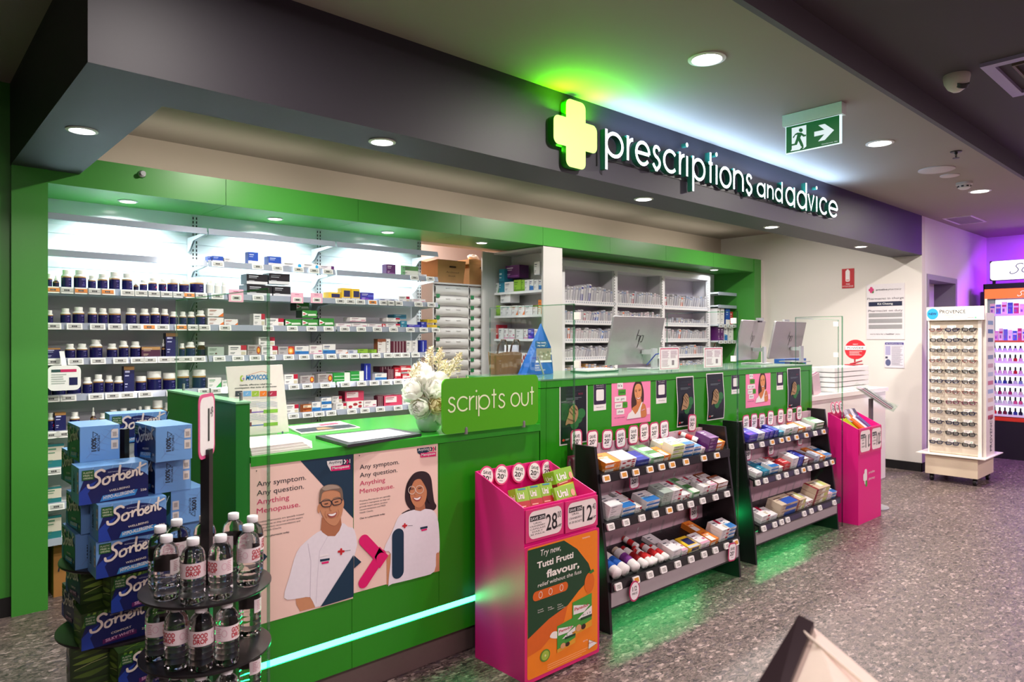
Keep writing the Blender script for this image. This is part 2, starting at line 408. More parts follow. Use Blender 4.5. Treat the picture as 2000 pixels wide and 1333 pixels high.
mb = MB(); mb.box(8.47, 2.61, 0, 8.54, 2.72, CZ, WHITEW); mb.box(9.55, 2.61, 0, 10.85, 2.72, CZ, WHITEW); mb.box(8.54, 2.61, 2.12, 9.55, 2.72, CZ, WHITEW); struct('wall_corridor', mb)
mb = MB()
DG = C('#8a8594', .5)
for a, b, c, d in ((8.52, .0, 8.58, 2.16), (9.51, .0, 9.57, 2.16), (8.58, 2.10, 9.51, 2.16)): mb.box(a, 2.602, b, c, 2.86, d, DG)
o = struct('door_1', mb)
mb = MB(); mb.box(8.58, 2.80, 0, 9.40, 2.85, 2.10, C('#dcd8e0', .5)); d2 = mb.build('door_leaf', o); 
mb = MB(); mb.box(8.47, 2.86, 0, 9.7, 2.95, CZ, WHITEW); struct('wall_behind_door', mb)
mb = MB(); mb.box(10.85, -6.2, 0, 10.97, 2.72, CZ2, C('#ddd8e6', .7, noise=.02, scale=3)); struct('wall_end', mb)
mb = MB(); mb.box(-4, -6.3, 0, 11.2, -6.2, CZ2, C('#b7a9ad', .8)); struct('wall_rear', mb)
mb = MB(); mb.box(-4.1, -6.3, 0, -4, 6.6, CZ2, C('#6f7a70', .8)); struct('wall_side', mb)
# green portal round the shelving niche
mb = MB()
mb.box(.502, 4.42, 0, .662, 4.95, 2.282, GREEN); mb.box(.502, 4.42, 2.282, .662, 4.95, 2.445, GREEN); struct('trim_2', mb)
mb = MB()
xs = [.662, 1.60, 2.53, 3.46, 4.39, 5.32, 6.25, 7.18, 8.105]
for a, b in zip(xs, xs[1:]):
    mb.box(a+.0015, 4.43, 2.282, b-.0015, 4.93, 2.445, GREEN)
mb.box(.662, 4.44, 2.29, 8.105, 4.90, 2.44, GREEN_D); struct('trim_3', mb)
mb = MB(); mb.box(8.105, 4.42, 0, 8.27, 5.05, 2.445, GREEN); struct('trim_4', mb)
mb = MB(); mb.box(8.27, 4.44, 0, 8.37, 5.05, 2.445, CREAMW); struct('trim_5', mb)
# white back panel of the wall shelving with slotted standards
BP = C('#e9eef0', .16, noise=.01, scale=2, spec=.6)
mb = MB(); mb.box(.662, 4.91, 0, 3.40, 4.99, 2.282, BP)
for z in (2.08, 1.875, 1.0, .45): mb.box(.662, 4.9085, z-.0015, 3.40, 4.91, z, C('#9aa3a6', .4))
for X in (1.566, 2.466, 3.384):
    mb.box(X-.02, 4.905, .2, X+.02, 4.91, 2.282, C('#dfe4e6', .3))
    z = .25
    while z < 2.25:
        for dx in (-.011, .011): mb.box(X+dx-.0035, 4.9035, z, X+dx+.0035, 4.9055, z+.017, BLACK)
        z += .027
struct('trim_6', mb)
mb = MB(); mb.box(5.0, 4.99, 0, 8.105, 5.05, 2.282, BP); struct('trim_7', mb)

# ---------------------------------------------------------------- fascia beam with sign
mb = MB()
mb.box(.50, 2.61, 2.351, 8.37, 2.915, CZ, CHAR)
mb.box(.50, 2.915, 2.351, .81, 4.45, CZ, CHAR)
struct('trim_8', mb)

def downlight(x, y, z, r, label, lit=True):
    t = thing('downlight', label, 'ceiling light', (x, y, z), 'recessed downlights')
    mb = MB(); mb.lathe([(r, 0), (r, -.004), (r*.80, -.007), (r*.78, 0)], C('#e8e6e2', .4), 36, Matrix.Translation((x, y, z)), cap=False); mb.build('trim_ring', t)
    mb = MB(); mb.lathe([(r*.78, -.0035), (0.0001, -.0035)], emis('lamp_glow', (1, .97, .93), 9.0), 32, Matrix.Translation((x, y, z)), cap=False)
    mb.build('diffuser', t)
    return t
names = ['large white downlight in the grey ceiling nearest the green cross', 'white downlight in the grey ceiling beyond the exit sign', 'far white downlight beside the smoke detector']
for (x, y, z, p), n in zip(DL_CEIL[:3], names): downlight(x, y, z, .088, n)
names = ['round downlight under the left arm of the dark bulkhead', 'downlight under the dark bulkhead above the flowers', 'downlight under the dark bulkhead below the illuminated lettering', 'downlight under the dark bulkhead near its far end', 'farthest downlight under the dark bulkhead by the white wall']
for (x, y, z, p), n in zip(DL_FASC, names): downlight(x, y, z, .062, n)
names = ['downlight in the green header over the supplement bottles', 'downlight in the green header over the stacked black cartons', 'downlight in the green header at the end of the wall shelves', 'downlight in the green header over the cardboard boxes', 'small downlight in the green header near its right end']
for (x, y, z, p), n in zip(DL_HEAD, names): downlight(x, y, z, .055, n)

# illuminated cross
def outline_prism(mb, front, y0, y1, mf, ms):
    """extruded sign: face at y0 (towards the shop), sides back to y1"""
    a = sum(front[i-1][0]*front[i][1]-front[i][0]*front[i-1][1] for i in range(len(front)))
    if a < 0: front = front[::-1]
    mb.face([(x, y0, z) for x, z in front], mf); n = len(front)
    for i in range(n):
        p, q = front[i], front[(i+1) % n]
        mb.face([(p[0], y0, p[1]), (p[0], y1, p[1]), (q[0], y1, q[1]), (q[0], y0, q[1])], ms)
def round_corners(pts, r, seg=6):
    out = []; n = len(pts)
    for i in range(n):
        p0, p1, p2 = Vector(pts[i-1]), Vector(pts[i]), Vector(pts[(i+1) % n])
        a, b = (p0-p1).normalized(), (p2-p1).normalized()
        if a.x*b.y-a.y*b.x < 0: out.append(tuple(p1)); continue     # inner corner stays sharp
        c = p1+(a+b)*r
        A, B = p1+a*r-c, p1+b*r-c
        for k in range(seg+1):
            t = k/seg; v = A.normalized().slerp(B.normalized(), t)*r if 0 < t < 1 else (A if t == 0 else B)
            out.append(tuple(c+v))
    return out
SK, SF, SBK = 1.026, 2.565, 2.606        # sign scale, face and back planes
cx, cz, aw, ah, hw = 2.724*SK, 1.45+1.078*SK, .168*SK, .178*SK, .075*SK
cr = [(-aw, -hw), (-aw, hw), (-hw, hw), (-hw, ah), (hw, ah), (hw, hw), (aw, hw), (aw, -hw), (hw, -hw), (hw, -ah), (-hw, -ah), (-hw, -hw)]
cr = round_corners([(cx+x, cz+z) for x, z in cr], .035)
t = thing('illuminated_cross_sign', 'glowing lime green cross with rounded arms on the dark bulkhead', 'sign', (cx, 2.609, cz-ah))
mb = MB(); outline_prism(mb, cr, SF, SF+.002, emis('lime_face', (.56, 1.0, .18), 1.2), emis('lime_face', (.56, 1, .18), 1.2)); mb.build('lit_face', t)
mb = MB(); outline_prism(mb, cr, SF+.002, SBK, C('#1d7a12', .4), C('#1d7a12', .4)); mb.build('casing', t)
for sx in (-1, 1): area('cross_led', (cx+sx*.125, 2.555, cz+hw+.012), .09, 2.6, (.12, 1, .0), rot=(PI+.42, 0, 0), shape='RECTANGLE', sy=.05)
area('cross_led', (cx-.02, 2.600, cz), .20, .7, (.12, 1, .03), rot=(-PI/2, 0, 0), shape='RECTANGLE', sy=.2)
# illuminated letters
t = thing('illuminated_lettering', 'white glowing lowercase letters reading prescriptions and advice on the dark bulkhead', 'sign', (4.45, 2.605, 2.40))
LET = emis('letter_face', (.86, .93, 1.0), 2.2); SIDE = C('#1c5f4e', .4)
def sign_letter(ch, x0, x1, zb, xh, wt):
    x0 *= SK; x1 *= SK; zb = 1.45+(zb-1.45)*SK; xh *= SK
    w, st = GLY[ch]; k = (x1-x0)/w if w > .1 else 1; mb = MB()
    if w <= .1: x0 = (x0+x1)/2
    inset = wt*xh/2
    if w > .1: k = (x1-x0-2*inset)/w; x0 += inset
    kk = [0]
    def seg(q):
        kk[0] += 1; F = SF-.0005*kk[0]
        pts = [(x0+p[0]*k, zb+inset*.0+p[1]*(xh-2*inset)+inset if 0 <= p[1] <= 1.01 else zb+p[1]*xh) for p in q]
        L, R = ribbon(pts, wt*xh)
        n = len(pts)
        for i in range(n-1):
            a, b, c, d = R[i], R[i+1], L[i+1], L[i]
            mb.face([(a[0], F, a[1]), (b[0], F, b[1]), (c[0], F, c[1]), (d[0], F, d[1])], LET)
            mb.face([(a[0], SF+.001, a[1]), (a[0], 2.602, a[1]), (b[0], 2.602, b[1]), (b[0], SF+.001, b[1])], SIDE)
            mb.face([(d[0], SF+.001, d[1]), (c[0], SF+.001, c[1]), (c[0], 2.602, c[1]), (d[0], 2.602, d[1])], SIDE)
        if math.dist(pts[0], pts[-1]) > 1e-5:
            for i in (0, n-1):
                a, d = R[i], L[i]; mb.face([(a[0], SF+.001, a[1]), (a[0], 2.602, a[1]), (d[0], 2.602, d[1]), (d[0], SF+.001, d[1])], SIDE)
    for q in st: seg(q)
    if ch == 'i':
        e = ellipse(x0, zb+1.42*xh, wt*xh*.62, wt*xh*.72, 14); outline_prism(mb, e, SF, 2.602, LET, SIDE)
    mb.build('letter', t)
XR = [('p', 2.96, 3.121), ('r', 3.149, 3.214), ('e', 3.226, 3.370), ('s', 3.386, 3.476), ('c', 3.497, 3.633), ('r', 3.662, 3.728), ('i', 3.742, 3.758), ('p', 3.807, 3.957), ('t', 3.985, 4.050), ('i', 4.082, 4.098), ('o', 4.127, 4.277), ('n', 4.299, 4.436), ('s', 4.461, 4.556)]
for ch, a, b in XR: sign_letter(ch, a, b, 2.457, .146, .135)
for ch, a, b in (('a', 4.617, 4.738), ('n', 4.765, 4.860), ('d', 4.884, 4.998)): sign_letter(ch, a, b, 2.462, .103, .15)
for ch, a, b in (('a', 5.045, 5.196), ('d', 5.230, 5.395), ('v', 5.412, 5.53), ('i', 5.562, 5.578), ('c', 5.62, 5.762), ('e', 5.79, 5.968)): sign_letter(ch, a, b, 2.457, .142, .135)
mb = MB(); mb.box(3.01, 2.604, 2.43, 3.018, 2.609, 2.62, BLACK); mb.box(3.06, 2.606, 2.475, 6.11, 2.6095, 2.49, BLACK); mb.build('rail', t)
for x in (3.4, 4.15, 4.9, 5.65):
    area('lettering_led', (x, 2.55, 2.615), .72, 3.4, (.40, .64, 1), rot=(PI+.42, 0, 0), shape='RECTANGLE', sy=.04)

# ---------------------------------------------------------------- things on the ceiling
t = thing('exit_sign', 'green running man exit sign with right arrow hanging from the ceiling', 'sign', (4.0, 1.82, 2.55))
mb = MB(); mb.box(3.985, 1.648, 2.712, 4.045, 1.995, 2.778, C('#d9e4de', .5)); mb.build('housing', t)
EG = emis('exit_green', (.0, .10, .02), .5); EW = emis('exit_white', (.80, .9, .95), .55)
mb = MB(); mb.box(4.008, 1.660, 2.55, 4.020, 1.985, 2.715, emis('exit_edge', (.7, .9, .95), .8))
pr = Pr(mb, (4.008, 1.985, 2.55), (0, -1, 0), (0, 0, 1), .0006)
pr.rect(.004, .004, .315, .160, EG, 1)
K = Crop(0, 0, 1)
def ex(px, py):      # detail of the sign face: columns across 195..1395, slanted rows
    u = (px-205)/(1385-205); yb = 1225-(1225-990)*u; yt = 640-(640-360)*u
    return (.004+u*.311, .004+(yb-py)/(yb-yt)*.156)
E = lambda L: [ex(*p) for p in L]
pr.poly(E([(335, 655), (668, 580), (668, 1065), (600, 1120), (560, 1110), (510, 1140), (305, 1175), (335, 1130)]), EW, 2)
pr.poly(E([(935, 590), (1075, 557), (1275, 700), (1075, 925), (930, 955), (1065, 795), (845, 845), (845, 738), (1065, 690)]), EW, 2)
pr.poly([ex(545+45*math.cos(a*.35), 700+45*math.sin(a*.35)) for a in range(18)], EG, 3)
pr.poly(E([(420, 780), (470, 755), (560, 755), (620, 800), (665, 800), (665, 830), (605, 850), (560, 815), (530, 870), (590, 1000), (610, 1060), (580, 1085), (545, 1060), (490, 940), (455, 1030), (310, 1060), (275, 1075), (300, 1020), (400, 1005), (440, 900), (465, 800), (420, 815), (380, 885), (360, 860)]), EG, 3)
pr.poly(E([(600, 1060), (560, 1090), (515, 1140), (570, 1125), (610, 1095)]), EG, 3)
pr.text('Cleverlytronics  24m', .215, .012, .305, .006, EW, 3)
mb.build('sign_panel', t)
def disc_thing(name, label, cat, x, y, r, h, mat):
    mb = MB(); mb.lathe([(r, CZ), (r, CZ-h), (r*.93, CZ-h-.003), (.0001, CZ-h-.003)], mat, 36, Matrix.Translation((x, y, 0)), cap=False)
    o = mb.build(name); props(o, label, cat); return o
disc_thing('ceiling_speaker', 'large round white ceiling speaker past the exit sign', 'speaker', 6.157, 1.816, .128, .006, C('#c9bfbd', .7))
disc_thing('ceiling_cover_disc', 'small round white ceiling cover beside the large speaker disc', 'cover', 6.46, 1.81, .07, .005, C('#cfc3c2', .7))
t = thing('smoke_detector', 'white smoke detector with slotted sides between the speaker discs and far downlight', 'detector', (6.86, 1.813, CZ))
T = Matrix.Translation((6.86, 1.813, CZ))
mb = MB(); mb.lathe([(.062, 0), (.062, -.018), (.052, -.022)], C('#d8d2d0', .5), 28, T); mb.build('base', t)
mb = MB(); mb.lathe([(.05, -.022), (.046, -.045), (.03, -.056), (.0001, -.058)], C('#d8d2d0', .5), 28, T, cap=False)
for k in range(8):
    a = k*PI/4; mb.box(-.009, -.0505, -.040, .009, -.044, -.028, BLACK, T @ Matrix.Rotation(a, 4, 'Z'))
mb.build('sensor_head', t)
t = thing('sprinkler', 'small dark sprinkler head on the grey ceiling', 'sprinkler', (5.67, 1.549, CZ))
T = Matrix.Translation((5.67, 1.549, CZ))
mb = MB(); mb.lathe([(.038, 0), (.034, -.006), (.012, -.008), (.009, -.02)], C('#2a2422', .4, .6), 20, T); mb.build('cup', t)
mb = MB()
for s in (-1, 1): mb.tube([(s*.009, 0, -.02), (s*.016, 0, -.032), (s*.004, 0, -.046)], .003, C('#2a2422', .4, .6), 6, T)
mb.lathe([(.022, -.046), (.022, -.049)], C('#2a2422', .4, .6), 12, T); mb.build('deflector', t)
mb = MB(); fr = .02; x0, x1, y0, y1 = 8.72, 9.31, 2.235, 2.515
FRM = C('#e8dcec', .5)
mb.box(x0, y0, CZ-.008, x1, y0+fr, CZ, FRM); mb.box(x0, y1-fr, CZ-.008, x1, y1, CZ, FRM); mb.box(x0, y0+fr, CZ-.008, x0+fr, y1-fr, CZ, FRM); mb.box(x1-fr, y0+fr, CZ-.008, x1, y1-fr, CZ, FRM)
mb.box(x0+fr, y0+fr, CZ-.004, x1-fr, y1-fr, CZ, C('#8a7f84', .8))
o = mb.build('access_panel'); props(o, 'square ceiling access panel with a thin white frame near the purple wall', 'hatch')
t = thing('security_camera', 'white dome security camera on the dark upper ceiling', 'camera', (4.39, 1.196, CZ2))
T = Matrix.Translation((4.39, 1.196, CZ2))
CW = C('#d6d3c8', .4)
mb = MB(); mb.lathe([(.064, 0), (.066, -.012), (.060, -.045), (.044, -.075), (.02, -.092), (.0001, -.095)], CW, 32, T, cap=False); mb.build('dome', t)
R = T @ Matrix.Translation((-.018, -.032, -.052)) @ Matrix.Rotation(math.radians(-150), 4, 'X') @ Matrix.Rotation(math.radians(25), 4, 'Y')
mb = MB(); mb.lathe([(.036, 0), (.034, .022), (.024, .028), (.0001, .030)], BLK2, 24, R); mb.lathe([(.010, .029), (.009, .033), (.0001, .034)], STEEL, 16, R); mb.build('lens', t)
t = thing('air_vent', 'square lilac framed air vent in the dark upper ceiling at the right edge', 'vent', (4.64, .86, CZ2))
VM = C('#a79cc4', .5); x0, x1, y0, y1 = 4.30, 4.98, .40, 1.065
mb = MB(); w = .055
mb.box(x0, y0, CZ2-.02, x1, y0+w, CZ2, VM); mb.box(x0, y1-w, CZ2-.02, x1, y1, CZ2, VM); mb.box(x0, y0+w, CZ2-.02, x0+w, y1-w, CZ2, VM); mb.box(x1-w, y0+w, CZ2-.02, x1, y1-w, CZ2, VM)
mb.build('frame', t)
mb = MB()
for k in range(1, 5):
    d = w+.012+k*.048
    for a in (0, 1):
        xa, xb, ya, yb = x0+d, x1-d, y0+d, y1-d
    mb.box(xa, ya, CZ2-.016, xb, ya+.012, CZ2, C('#6b5d52', .6)); mb.box(xa, yb-.012, CZ2-.016, xb, yb, CZ2, C('#6b5d52', .6)); mb.box(xa, ya+.012, CZ2-.016, xa+.012, yb-.012, CZ2, C('#6b5d52', .6)); mb.box(xb-.012, ya+.012, CZ2-.016, xb, yb-.012, CZ2, C('#6b5d52', .6))
mb.build('louvre', t)
t = thing('sprinkler', 'small brass sprinkler head above the green header', 'sprinkler', (1.1, 4.38, 2.36))
T = Matrix.Translation((1.12, 4.425, 2.40)) @ Matrix.Rotation(PI/2, 4, 'X')
mb = MB(); mb.lathe([(.022, 0), (.018, .008), (.008, .01), (.007, .03)], STEEL, 16, T); mb.lathe([(.014, .03), (.014, .033)], STEEL, 12, T); mb.build('head', t)
# ================================================================ COUNTERS
LEDM = emis('led_core', (.014, 1.0, .24), 28.0)
KICK = C('#6d5c58', .45, noise=.05)
def panels(mb, x0, x1, y, z0, z1, joints, d=.03, mat=GREEN):
    xs = [x0]+joints+[x1]
    for a, b in zip(xs, xs[1:]): mb.box(a+.001, y, z0, b-.001, y+d, z1, mat)
t = thing('service_counter', 'low glossy green service counter with two posters on its front', 'counter', (1.7, 2.9, 0))
CG = C('#288c16', .24, noise=.02)
mb = MB(); panels(mb, .997, 2.452, 2.50, .262, .982, [1.40, 1.83], mat=CG); panels(mb, .997, 2.452, 2.50, .125, .236, [1.40], mat=CG)
mb.box(.997, 2.512, .236, 2.452, 2.53, .262, C('#0f2c1c', .5)); mb.build('front_panel', t)
mb = MB(); mb.box(.99, 2.495, .985, 2.455, 3.30, 1.02, C('#2f9c28', .22, noise=.02)); mb.build('countertop', t)
mb = MB(); mb.box(1.0, 2.545, 0, 2.45, 2.56, .125, KICK); mb.build('kickboard', t)
mb = MB(); mb.box(1.0, 3.26, 0, 2.45, 3.28, .985, CG); mb.build('back_panel', t)
mb = MB(); mb.box(1.0, 2.502, .238, 2.452, 2.511, .258, LEDM); mb.build('led_strip', t)
t2 = thing('counter_end_screen', 'tall green end panel closing the left side of the low counter', 'panel', (.965, 2.9, 0))
mb = MB(); mb.box(.938, 2.50, .0, .988, 3.30, 1.215, C('#0f7420', .35, noise=.02)); mb.build('board', t2)
mb = MB(); mb.box(.936, 2.497, 1.215, .990, 3.302, 1.222, C('#8fd0a0', .2)); mb.build('edge_strip', t2)
t = thing('service_counter', 'high green service counter with vaccination notices and two black display stands before it', 'counter', (3.97, 2.8, 0))
mb = MB(); panels(mb, 2.458, 5.44, 2.50, .262, 1.195, [2.50, 3.97], mat=CG); panels(mb, 2.458, 5.44, 2.50, .125, .236, [3.97], mat=CG)
mb.box(2.458, 2.512, .236, 5.44, 2.53, .262, C('#0f2c1c', .5)); mb.build('front_panel', t)
mb = MB(); panels(mb, 2.456, 5.48, 2.497, 1.198, 1.234, [2.50, 3.97], .60, mat=CG); mb.build('countertop', t)
mb = MB(); mb.box(2.456, 2.495, 1.234, 5.48, 3.10, 1.241, C('#5d8a6a', .08, noise=.01)); mb.build('glass_top', t)
mb = MB(); mb.box(5.44, 2.497, 0, 5.48, 3.10, 1.198, CG); mb.box(2.458, 3.06, 0, 5.44, 3.09, 1.198, CG); mb.build('end_panel', t)
mb = MB(); mb.box(2.46, 2.545, 0, 5.44, 2.56, .125, KICK); mb.build('kickboard', t)
mb = MB(); mb.box(2.458, 2.502, .238, 5.44, 2.511, .258, LEDM); mb.build('led_strip', t)
t = thing('side_return_counter', 'green return counter behind the two far monitors', 'counter', (6.0, 3.25, 0))
mb = MB(); mb.box(5.50, 3.14, 0, 6.35, 3.50, 1.16, CG); mb.build('body', t)
mb = MB(); mb.box(5.48, 3.12, 1.16, 6.37, 3.52, 1.20, CG); mb.build('countertop', t)
LAM = C('#efe9e4', .12, noise=.01)
t = thing('white_counter', 'glossy white counter between the green counter and the white wall', 'counter', (6.7, 3.0, 0))
mb = MB(); mb.box(5.62, 2.76, .0, 7.75, 3.08, .90, LAM); mb.build('body', t)
mb = MB(); mb.box(5.60, 2.74, .90, 7.78, 3.12, .94, LAM); mb.build('countertop', t)


# ---------------------------------------------------------------- clear protective screens
GLS = clear('screen_glass', (.965, .985, .975), .03); GED = C('#9fd0b8', .2, noise=0)
def screen(x, y0, y1, zc, ztop, label, zlow=0.0):
    t = thing('glass_screen', label, 'screen', (x, (y0+y1)/2, 0), 'clear sneeze screens across the counters')
    mb = MB(); mb.face([(x, y0, zlow), (x, 2.485, zlow), (x, 2.485, ztop), (x, y0, ztop)], GLS); mb.face([(x, 2.485, zc), (x, y1, zc), (x, y1, ztop), (x, 2.485, ztop)], GLS); mb.build('pane', t)
    e = .004; mb = MB()
    mb.box(x-e, y0-e, zlow, x+e, y0+e, ztop, clear('edge_glass', (.55, .78, .64), .16)); mb.box(x-e*.5, y0, ztop-e, x+e*.5, y1, ztop+e*.3, clear('edge_glass2', (.7, .85, .78), .2)); mb.box(x-e*.5, y1-e, zc, x+e*.5, y1+e, ztop, clear('edge_glass2')); mb.build('edge', t)
    mb = MB()
    if x > 1.5:
        for z in (ztop-.06, zc+.08): mb.box(x-.006, 2.30, z-.018, x+.006, 2.335, z+.018, WHITE)
    else: mb.cyl((x, 3.2, zc), .006, .03, STEEL, 10); mb.cyl((x, 2.55, zc), .006, .03, STEEL, 10)
    mb.build('clip', t); return t
screen(.975, 2.306, 3.30, 1.222, 1.62, 'clear screen standing over the left green end panel')
screen(2.535, 2.34, 2.98, 1.241, 1.62, 'clear screen between the scripts out sign and the first monitor')
screen(3.99, 2.29, 2.82, 1.241, 1.62, 'clear screen beside the second monitor')
screen(5.50, 2.27, 2.64, 1.241, 1.62, 'clear screen beyond the third monitor reaching the floor')
def small_screen(x0, x1, y, z0, z1, label):
    t = thing('glass_screen', label, 'screen', ((x0+x1)/2, y, z0)); mb = MB()
    mb.face([(x0, y, z0), (x1, y, z0), (x1, y, z1), (x0, y, z1)], GLS); mb.build('pane', t)
    mb = MB(); mb.box(x1-.003, y-.004, z0, x1+.003, y+.004, z1, clear('edge_glass2')); mb.box(x0, y-.003, z1-.003, x1, y+.003, z1+.002, clear('edge_glass2')); mb.build('edge', t)
small_screen(5.75, 6.6, 2.76, .94, 1.62, 'clear low screen standing on the white counter')

# ---------------------------------------------------------------- posters
PY = 2.4985
def PP(mb, X0, Z0, crop, y=PY, eps=.0005):
    """print on a front-facing board; returns the print and a detail-pixel mapper"""
    pr = Pr(mb, (X0, y, Z0), (1, 0, 0), (0, 0, 1), eps)
    def q(cx, cy):
        u, v = crop.p(cx, cy); w = at(u, v, Y=y); return (w.x-X0, w.z-Z0)
    return pr, q
def tx(pr, q, s, cx0, cy, cx1, h, mat, l=2, bold=0, shear=0):
    a = q(cx0, cy); b = q(cx1, cy); c = q(cx0, cy-h); pr.text(s, a[0], a[1], b[0], c[1]-a[1], mat, l, bold, shear)
PEACH = C('#f3d3c4', .5, noise=.01); TEAL = C('#06324a', .5); INK = C('#15202e', .6); RASP = C('#cc2f63', .6); HOT = C('#e2106e', .5); SKIN = C('#cc9068', .6); SKIN2 = C('#b0714e', .6); LIP = C('#a8504a', .6)
SKL = C('#dba281', .6); SHIRT = C('#ece8ee', .6); SHIRT2 = C('#cfc8d4', .6); HAIRG = C('#7a6656', .6); HAIRD = C('#2a161c', .6); TOOTH = C('#fbf6f0', .5)
cA = Crop(480, 840, 3.5075)
def poster(x0, z0, x1, z1, name, label, cat, base=PEACH, y=PY):
    t = MB(); t.box(x0, y, z0, x1, y+.0012, z1, base); return t
def face_art(pr, q, face, hair_back, hair_front, features, skin=SKIN, hair=HAIRG, l=3):
    if hair_back: pr.poly(smooth([q(*p) for p in hair_back], 4), hair, l)
    pr.poly(smooth([q(*p) for p in face], 4), skin, l+2)
    if hair_front: pr.poly(smooth([q(*p) for p in hair_front], 4), hair, l+4)
mb = poster(.988, .405, 1.4045, .997, '', '', '')
pr, q = PP(mb, .988, .405, cA); Q = lambda L: [q(*p) for p in L]
pr.poly([q(370, 208), (.4165, .592), (.4165, q(745, 605)[1])], TEAL, 1)
pr.poly([(.4165, q(745, 855)[1]), (.4165, q(745, 1135)[1]-.003), (q(510, 1210)[0], .004)], TEAL, 7)
pr.poly(Q([(110, 835), (148, 868), (110, 915)]), TEAL, 1)
pr.poly(Q([(555, 215), (662, 203), (662, 235), (582, 284), (558, 240)]), WHITE, 2)
tx(pr, q, 'Anything', 568, 236, 656, 18, TEAL, 3, .01)
for k in (0, 1): pr.line(Q([(672+k*18, 205), (684+k*18, 217), (672+k*18, 232)]), .006, WHITE if k == 0 else HOT, 3)
pr.line(Q([(712, 200), (712, 228)]), .004, WHITE, 3)
pr.poly(Q([(583, 250), (714, 238), (714, 270), (583, 284)]), HOT, 3); tx(pr, q, 'Menopause', 592, 272, 706, 18, WHITE, 4, .02)
for s, cy, x1, m in (('Any symptom.', 390, 412, INK), ('Any question.', 452, 398, INK), ('Anything', 514, 297, RASP), ('Menopause.', 576, 372, RASP)):
    tx(pr, q, s, 75, cy, x1, 36, m, 2)
for i, s in enumerate(['Priceline Pharmacists are specially trained', 'in menopause so they can provide expert', 'advice, product recommendations and', 'FREE Health Checks.']):
    tx(pr, q, s, 77, 640+i*22, (397, 390, 372, 245)[i], 12, INK, 2)
tx(pr, q, 'Chat to a pharmacist today.', 90, 745, 300, 12, INK, 2, .015)
# man in a white tunic
pr.poly(Q([(340, 1135), (445, 1135), (470, 1185), (500, 1208), (480, 1216), (372, 1244), (345, 1195)]), SKIN, 2)
pr.poly(smooth(Q([(510, 1208), (440, 1147), (350, 1157), (262, 1151), (300, 1000), (350, 835), (430, 748), (515, 690), (570, 715), (655, 640), (700, 665), (744, 690), (744, 862)]), 3), SHIRT, 3)
pr.line(Q([(425, 780), (445, 900), (442, 1040), (440, 1145)]), .0018, SHIRT2, 4); pr.line(Q([(560, 730), (505, 830), (490, 1000), (480, 1190)]), .0016, SHIRT2, 4)
pr.poly(Q([(520, 600), (648, 590), (655, 650), (640, 690), (610, 728), (560, 728), (522, 700), (512, 685)]), SKIN2, 4)
pr.poly(smooth(Q([(500, 470), (520, 410), (580, 385), (640, 405), (662, 470), (664, 540), (645, 610), (612, 655), (570, 645), (530, 600), (505, 540)]), 4), SKIN, 5)
pr.ell(*q(499, 542), .006, .016, SKIN, 4); pr.ell(*q(662, 505), .006, .018, SKIN, 4)
pr.poly(smooth(Q([(500, 500), (503, 430), (520, 395), (560, 375), (620, 376), (655, 405), (664, 470), (650, 465), (640, 425), (590, 412), (530, 425), (515, 460), (508, 500)]), 4), HAIRG, 7)
pr.poly(smooth(Q([(520, 400), (560, 378), (615, 380), (640, 398), (590, 405), (540, 415)]), 4), C('#a89684', .6), 8)
for L in ([(516, 492), (575, 484), (578, 520), (535, 527), (518, 515)], [(590, 482), (646, 470), (648, 503), (610, 515), (594, 510)]):
    P = smooth(Q(L), 4); pr.line(P+[P[0]], .0032, INK, 9); pr.poly(P, C('#c58a66', .4), 8)
pr.line(Q([(576, 490), (590, 487)]), .003, INK, 9); pr.line(Q([(500, 500), (517, 497)]), .003, INK, 9); pr.line(Q([(648, 478), (662, 480)]), .003, INK, 9)
for a, b in (((535, 508), (560, 503)), ((605, 495), (630, 490))): pr.line(Q([a, b]), .0035, HAIRD, 10)
for L in ([(520, 484), (545, 474), (572, 478)], [(592, 472), (618, 462), (645, 464)]): pr.line(smooth_open(Q(L)), .003, HAIRG, 10)
pr.line(smooth_open(Q([(578, 510), (572, 545), (585, 553)])), .0025, SKIN2, 9)
pr.poly(smooth(Q([(556, 575), (590, 572), (620, 562), (612, 590), (585, 600), (565, 592)]), 3), LIP, 9); pr.poly(smooth(Q([(562, 577), (590, 575), (614, 567), (606, 583), (585, 590), (568, 586)]), 3), TOOTH, 10)
pr.line(smooth_open(Q([(545, 555), (540, 580), (552, 605)])), .0015, SKIN2, 9); pr.line(smooth_open(Q([(628, 545), (636, 570), (622, 598)])), .0015, SKIN2, 9)
pr.rect(*q(505, 868), *q(565, 850), TOOTH, 6); pr.poly(Q([(506, 888), (572, 878), (572, 893), (508, 904)]), TEAL, 6); pr.poly(Q([(516, 908), (566, 899), (566, 912), (520, 920)]), HOT, 6)
RED = C('#c8202a', .5)
pr.line(Q([(634, 834), (668, 832)]), .009, RED, 6, True); pr.line(Q([(651, 818), (651, 850)]), .009, RED, 6, True); pr.line(Q([(675, 830), (715, 824)]), .0016, INK, 6)
pr.ell(*q(72, 282), .0022, .0022, INK, 3)
o = mb.build('poster'); props(o, 'pale pink poster with a smiling man in glasses and white tunic on the green counter', 'poster')

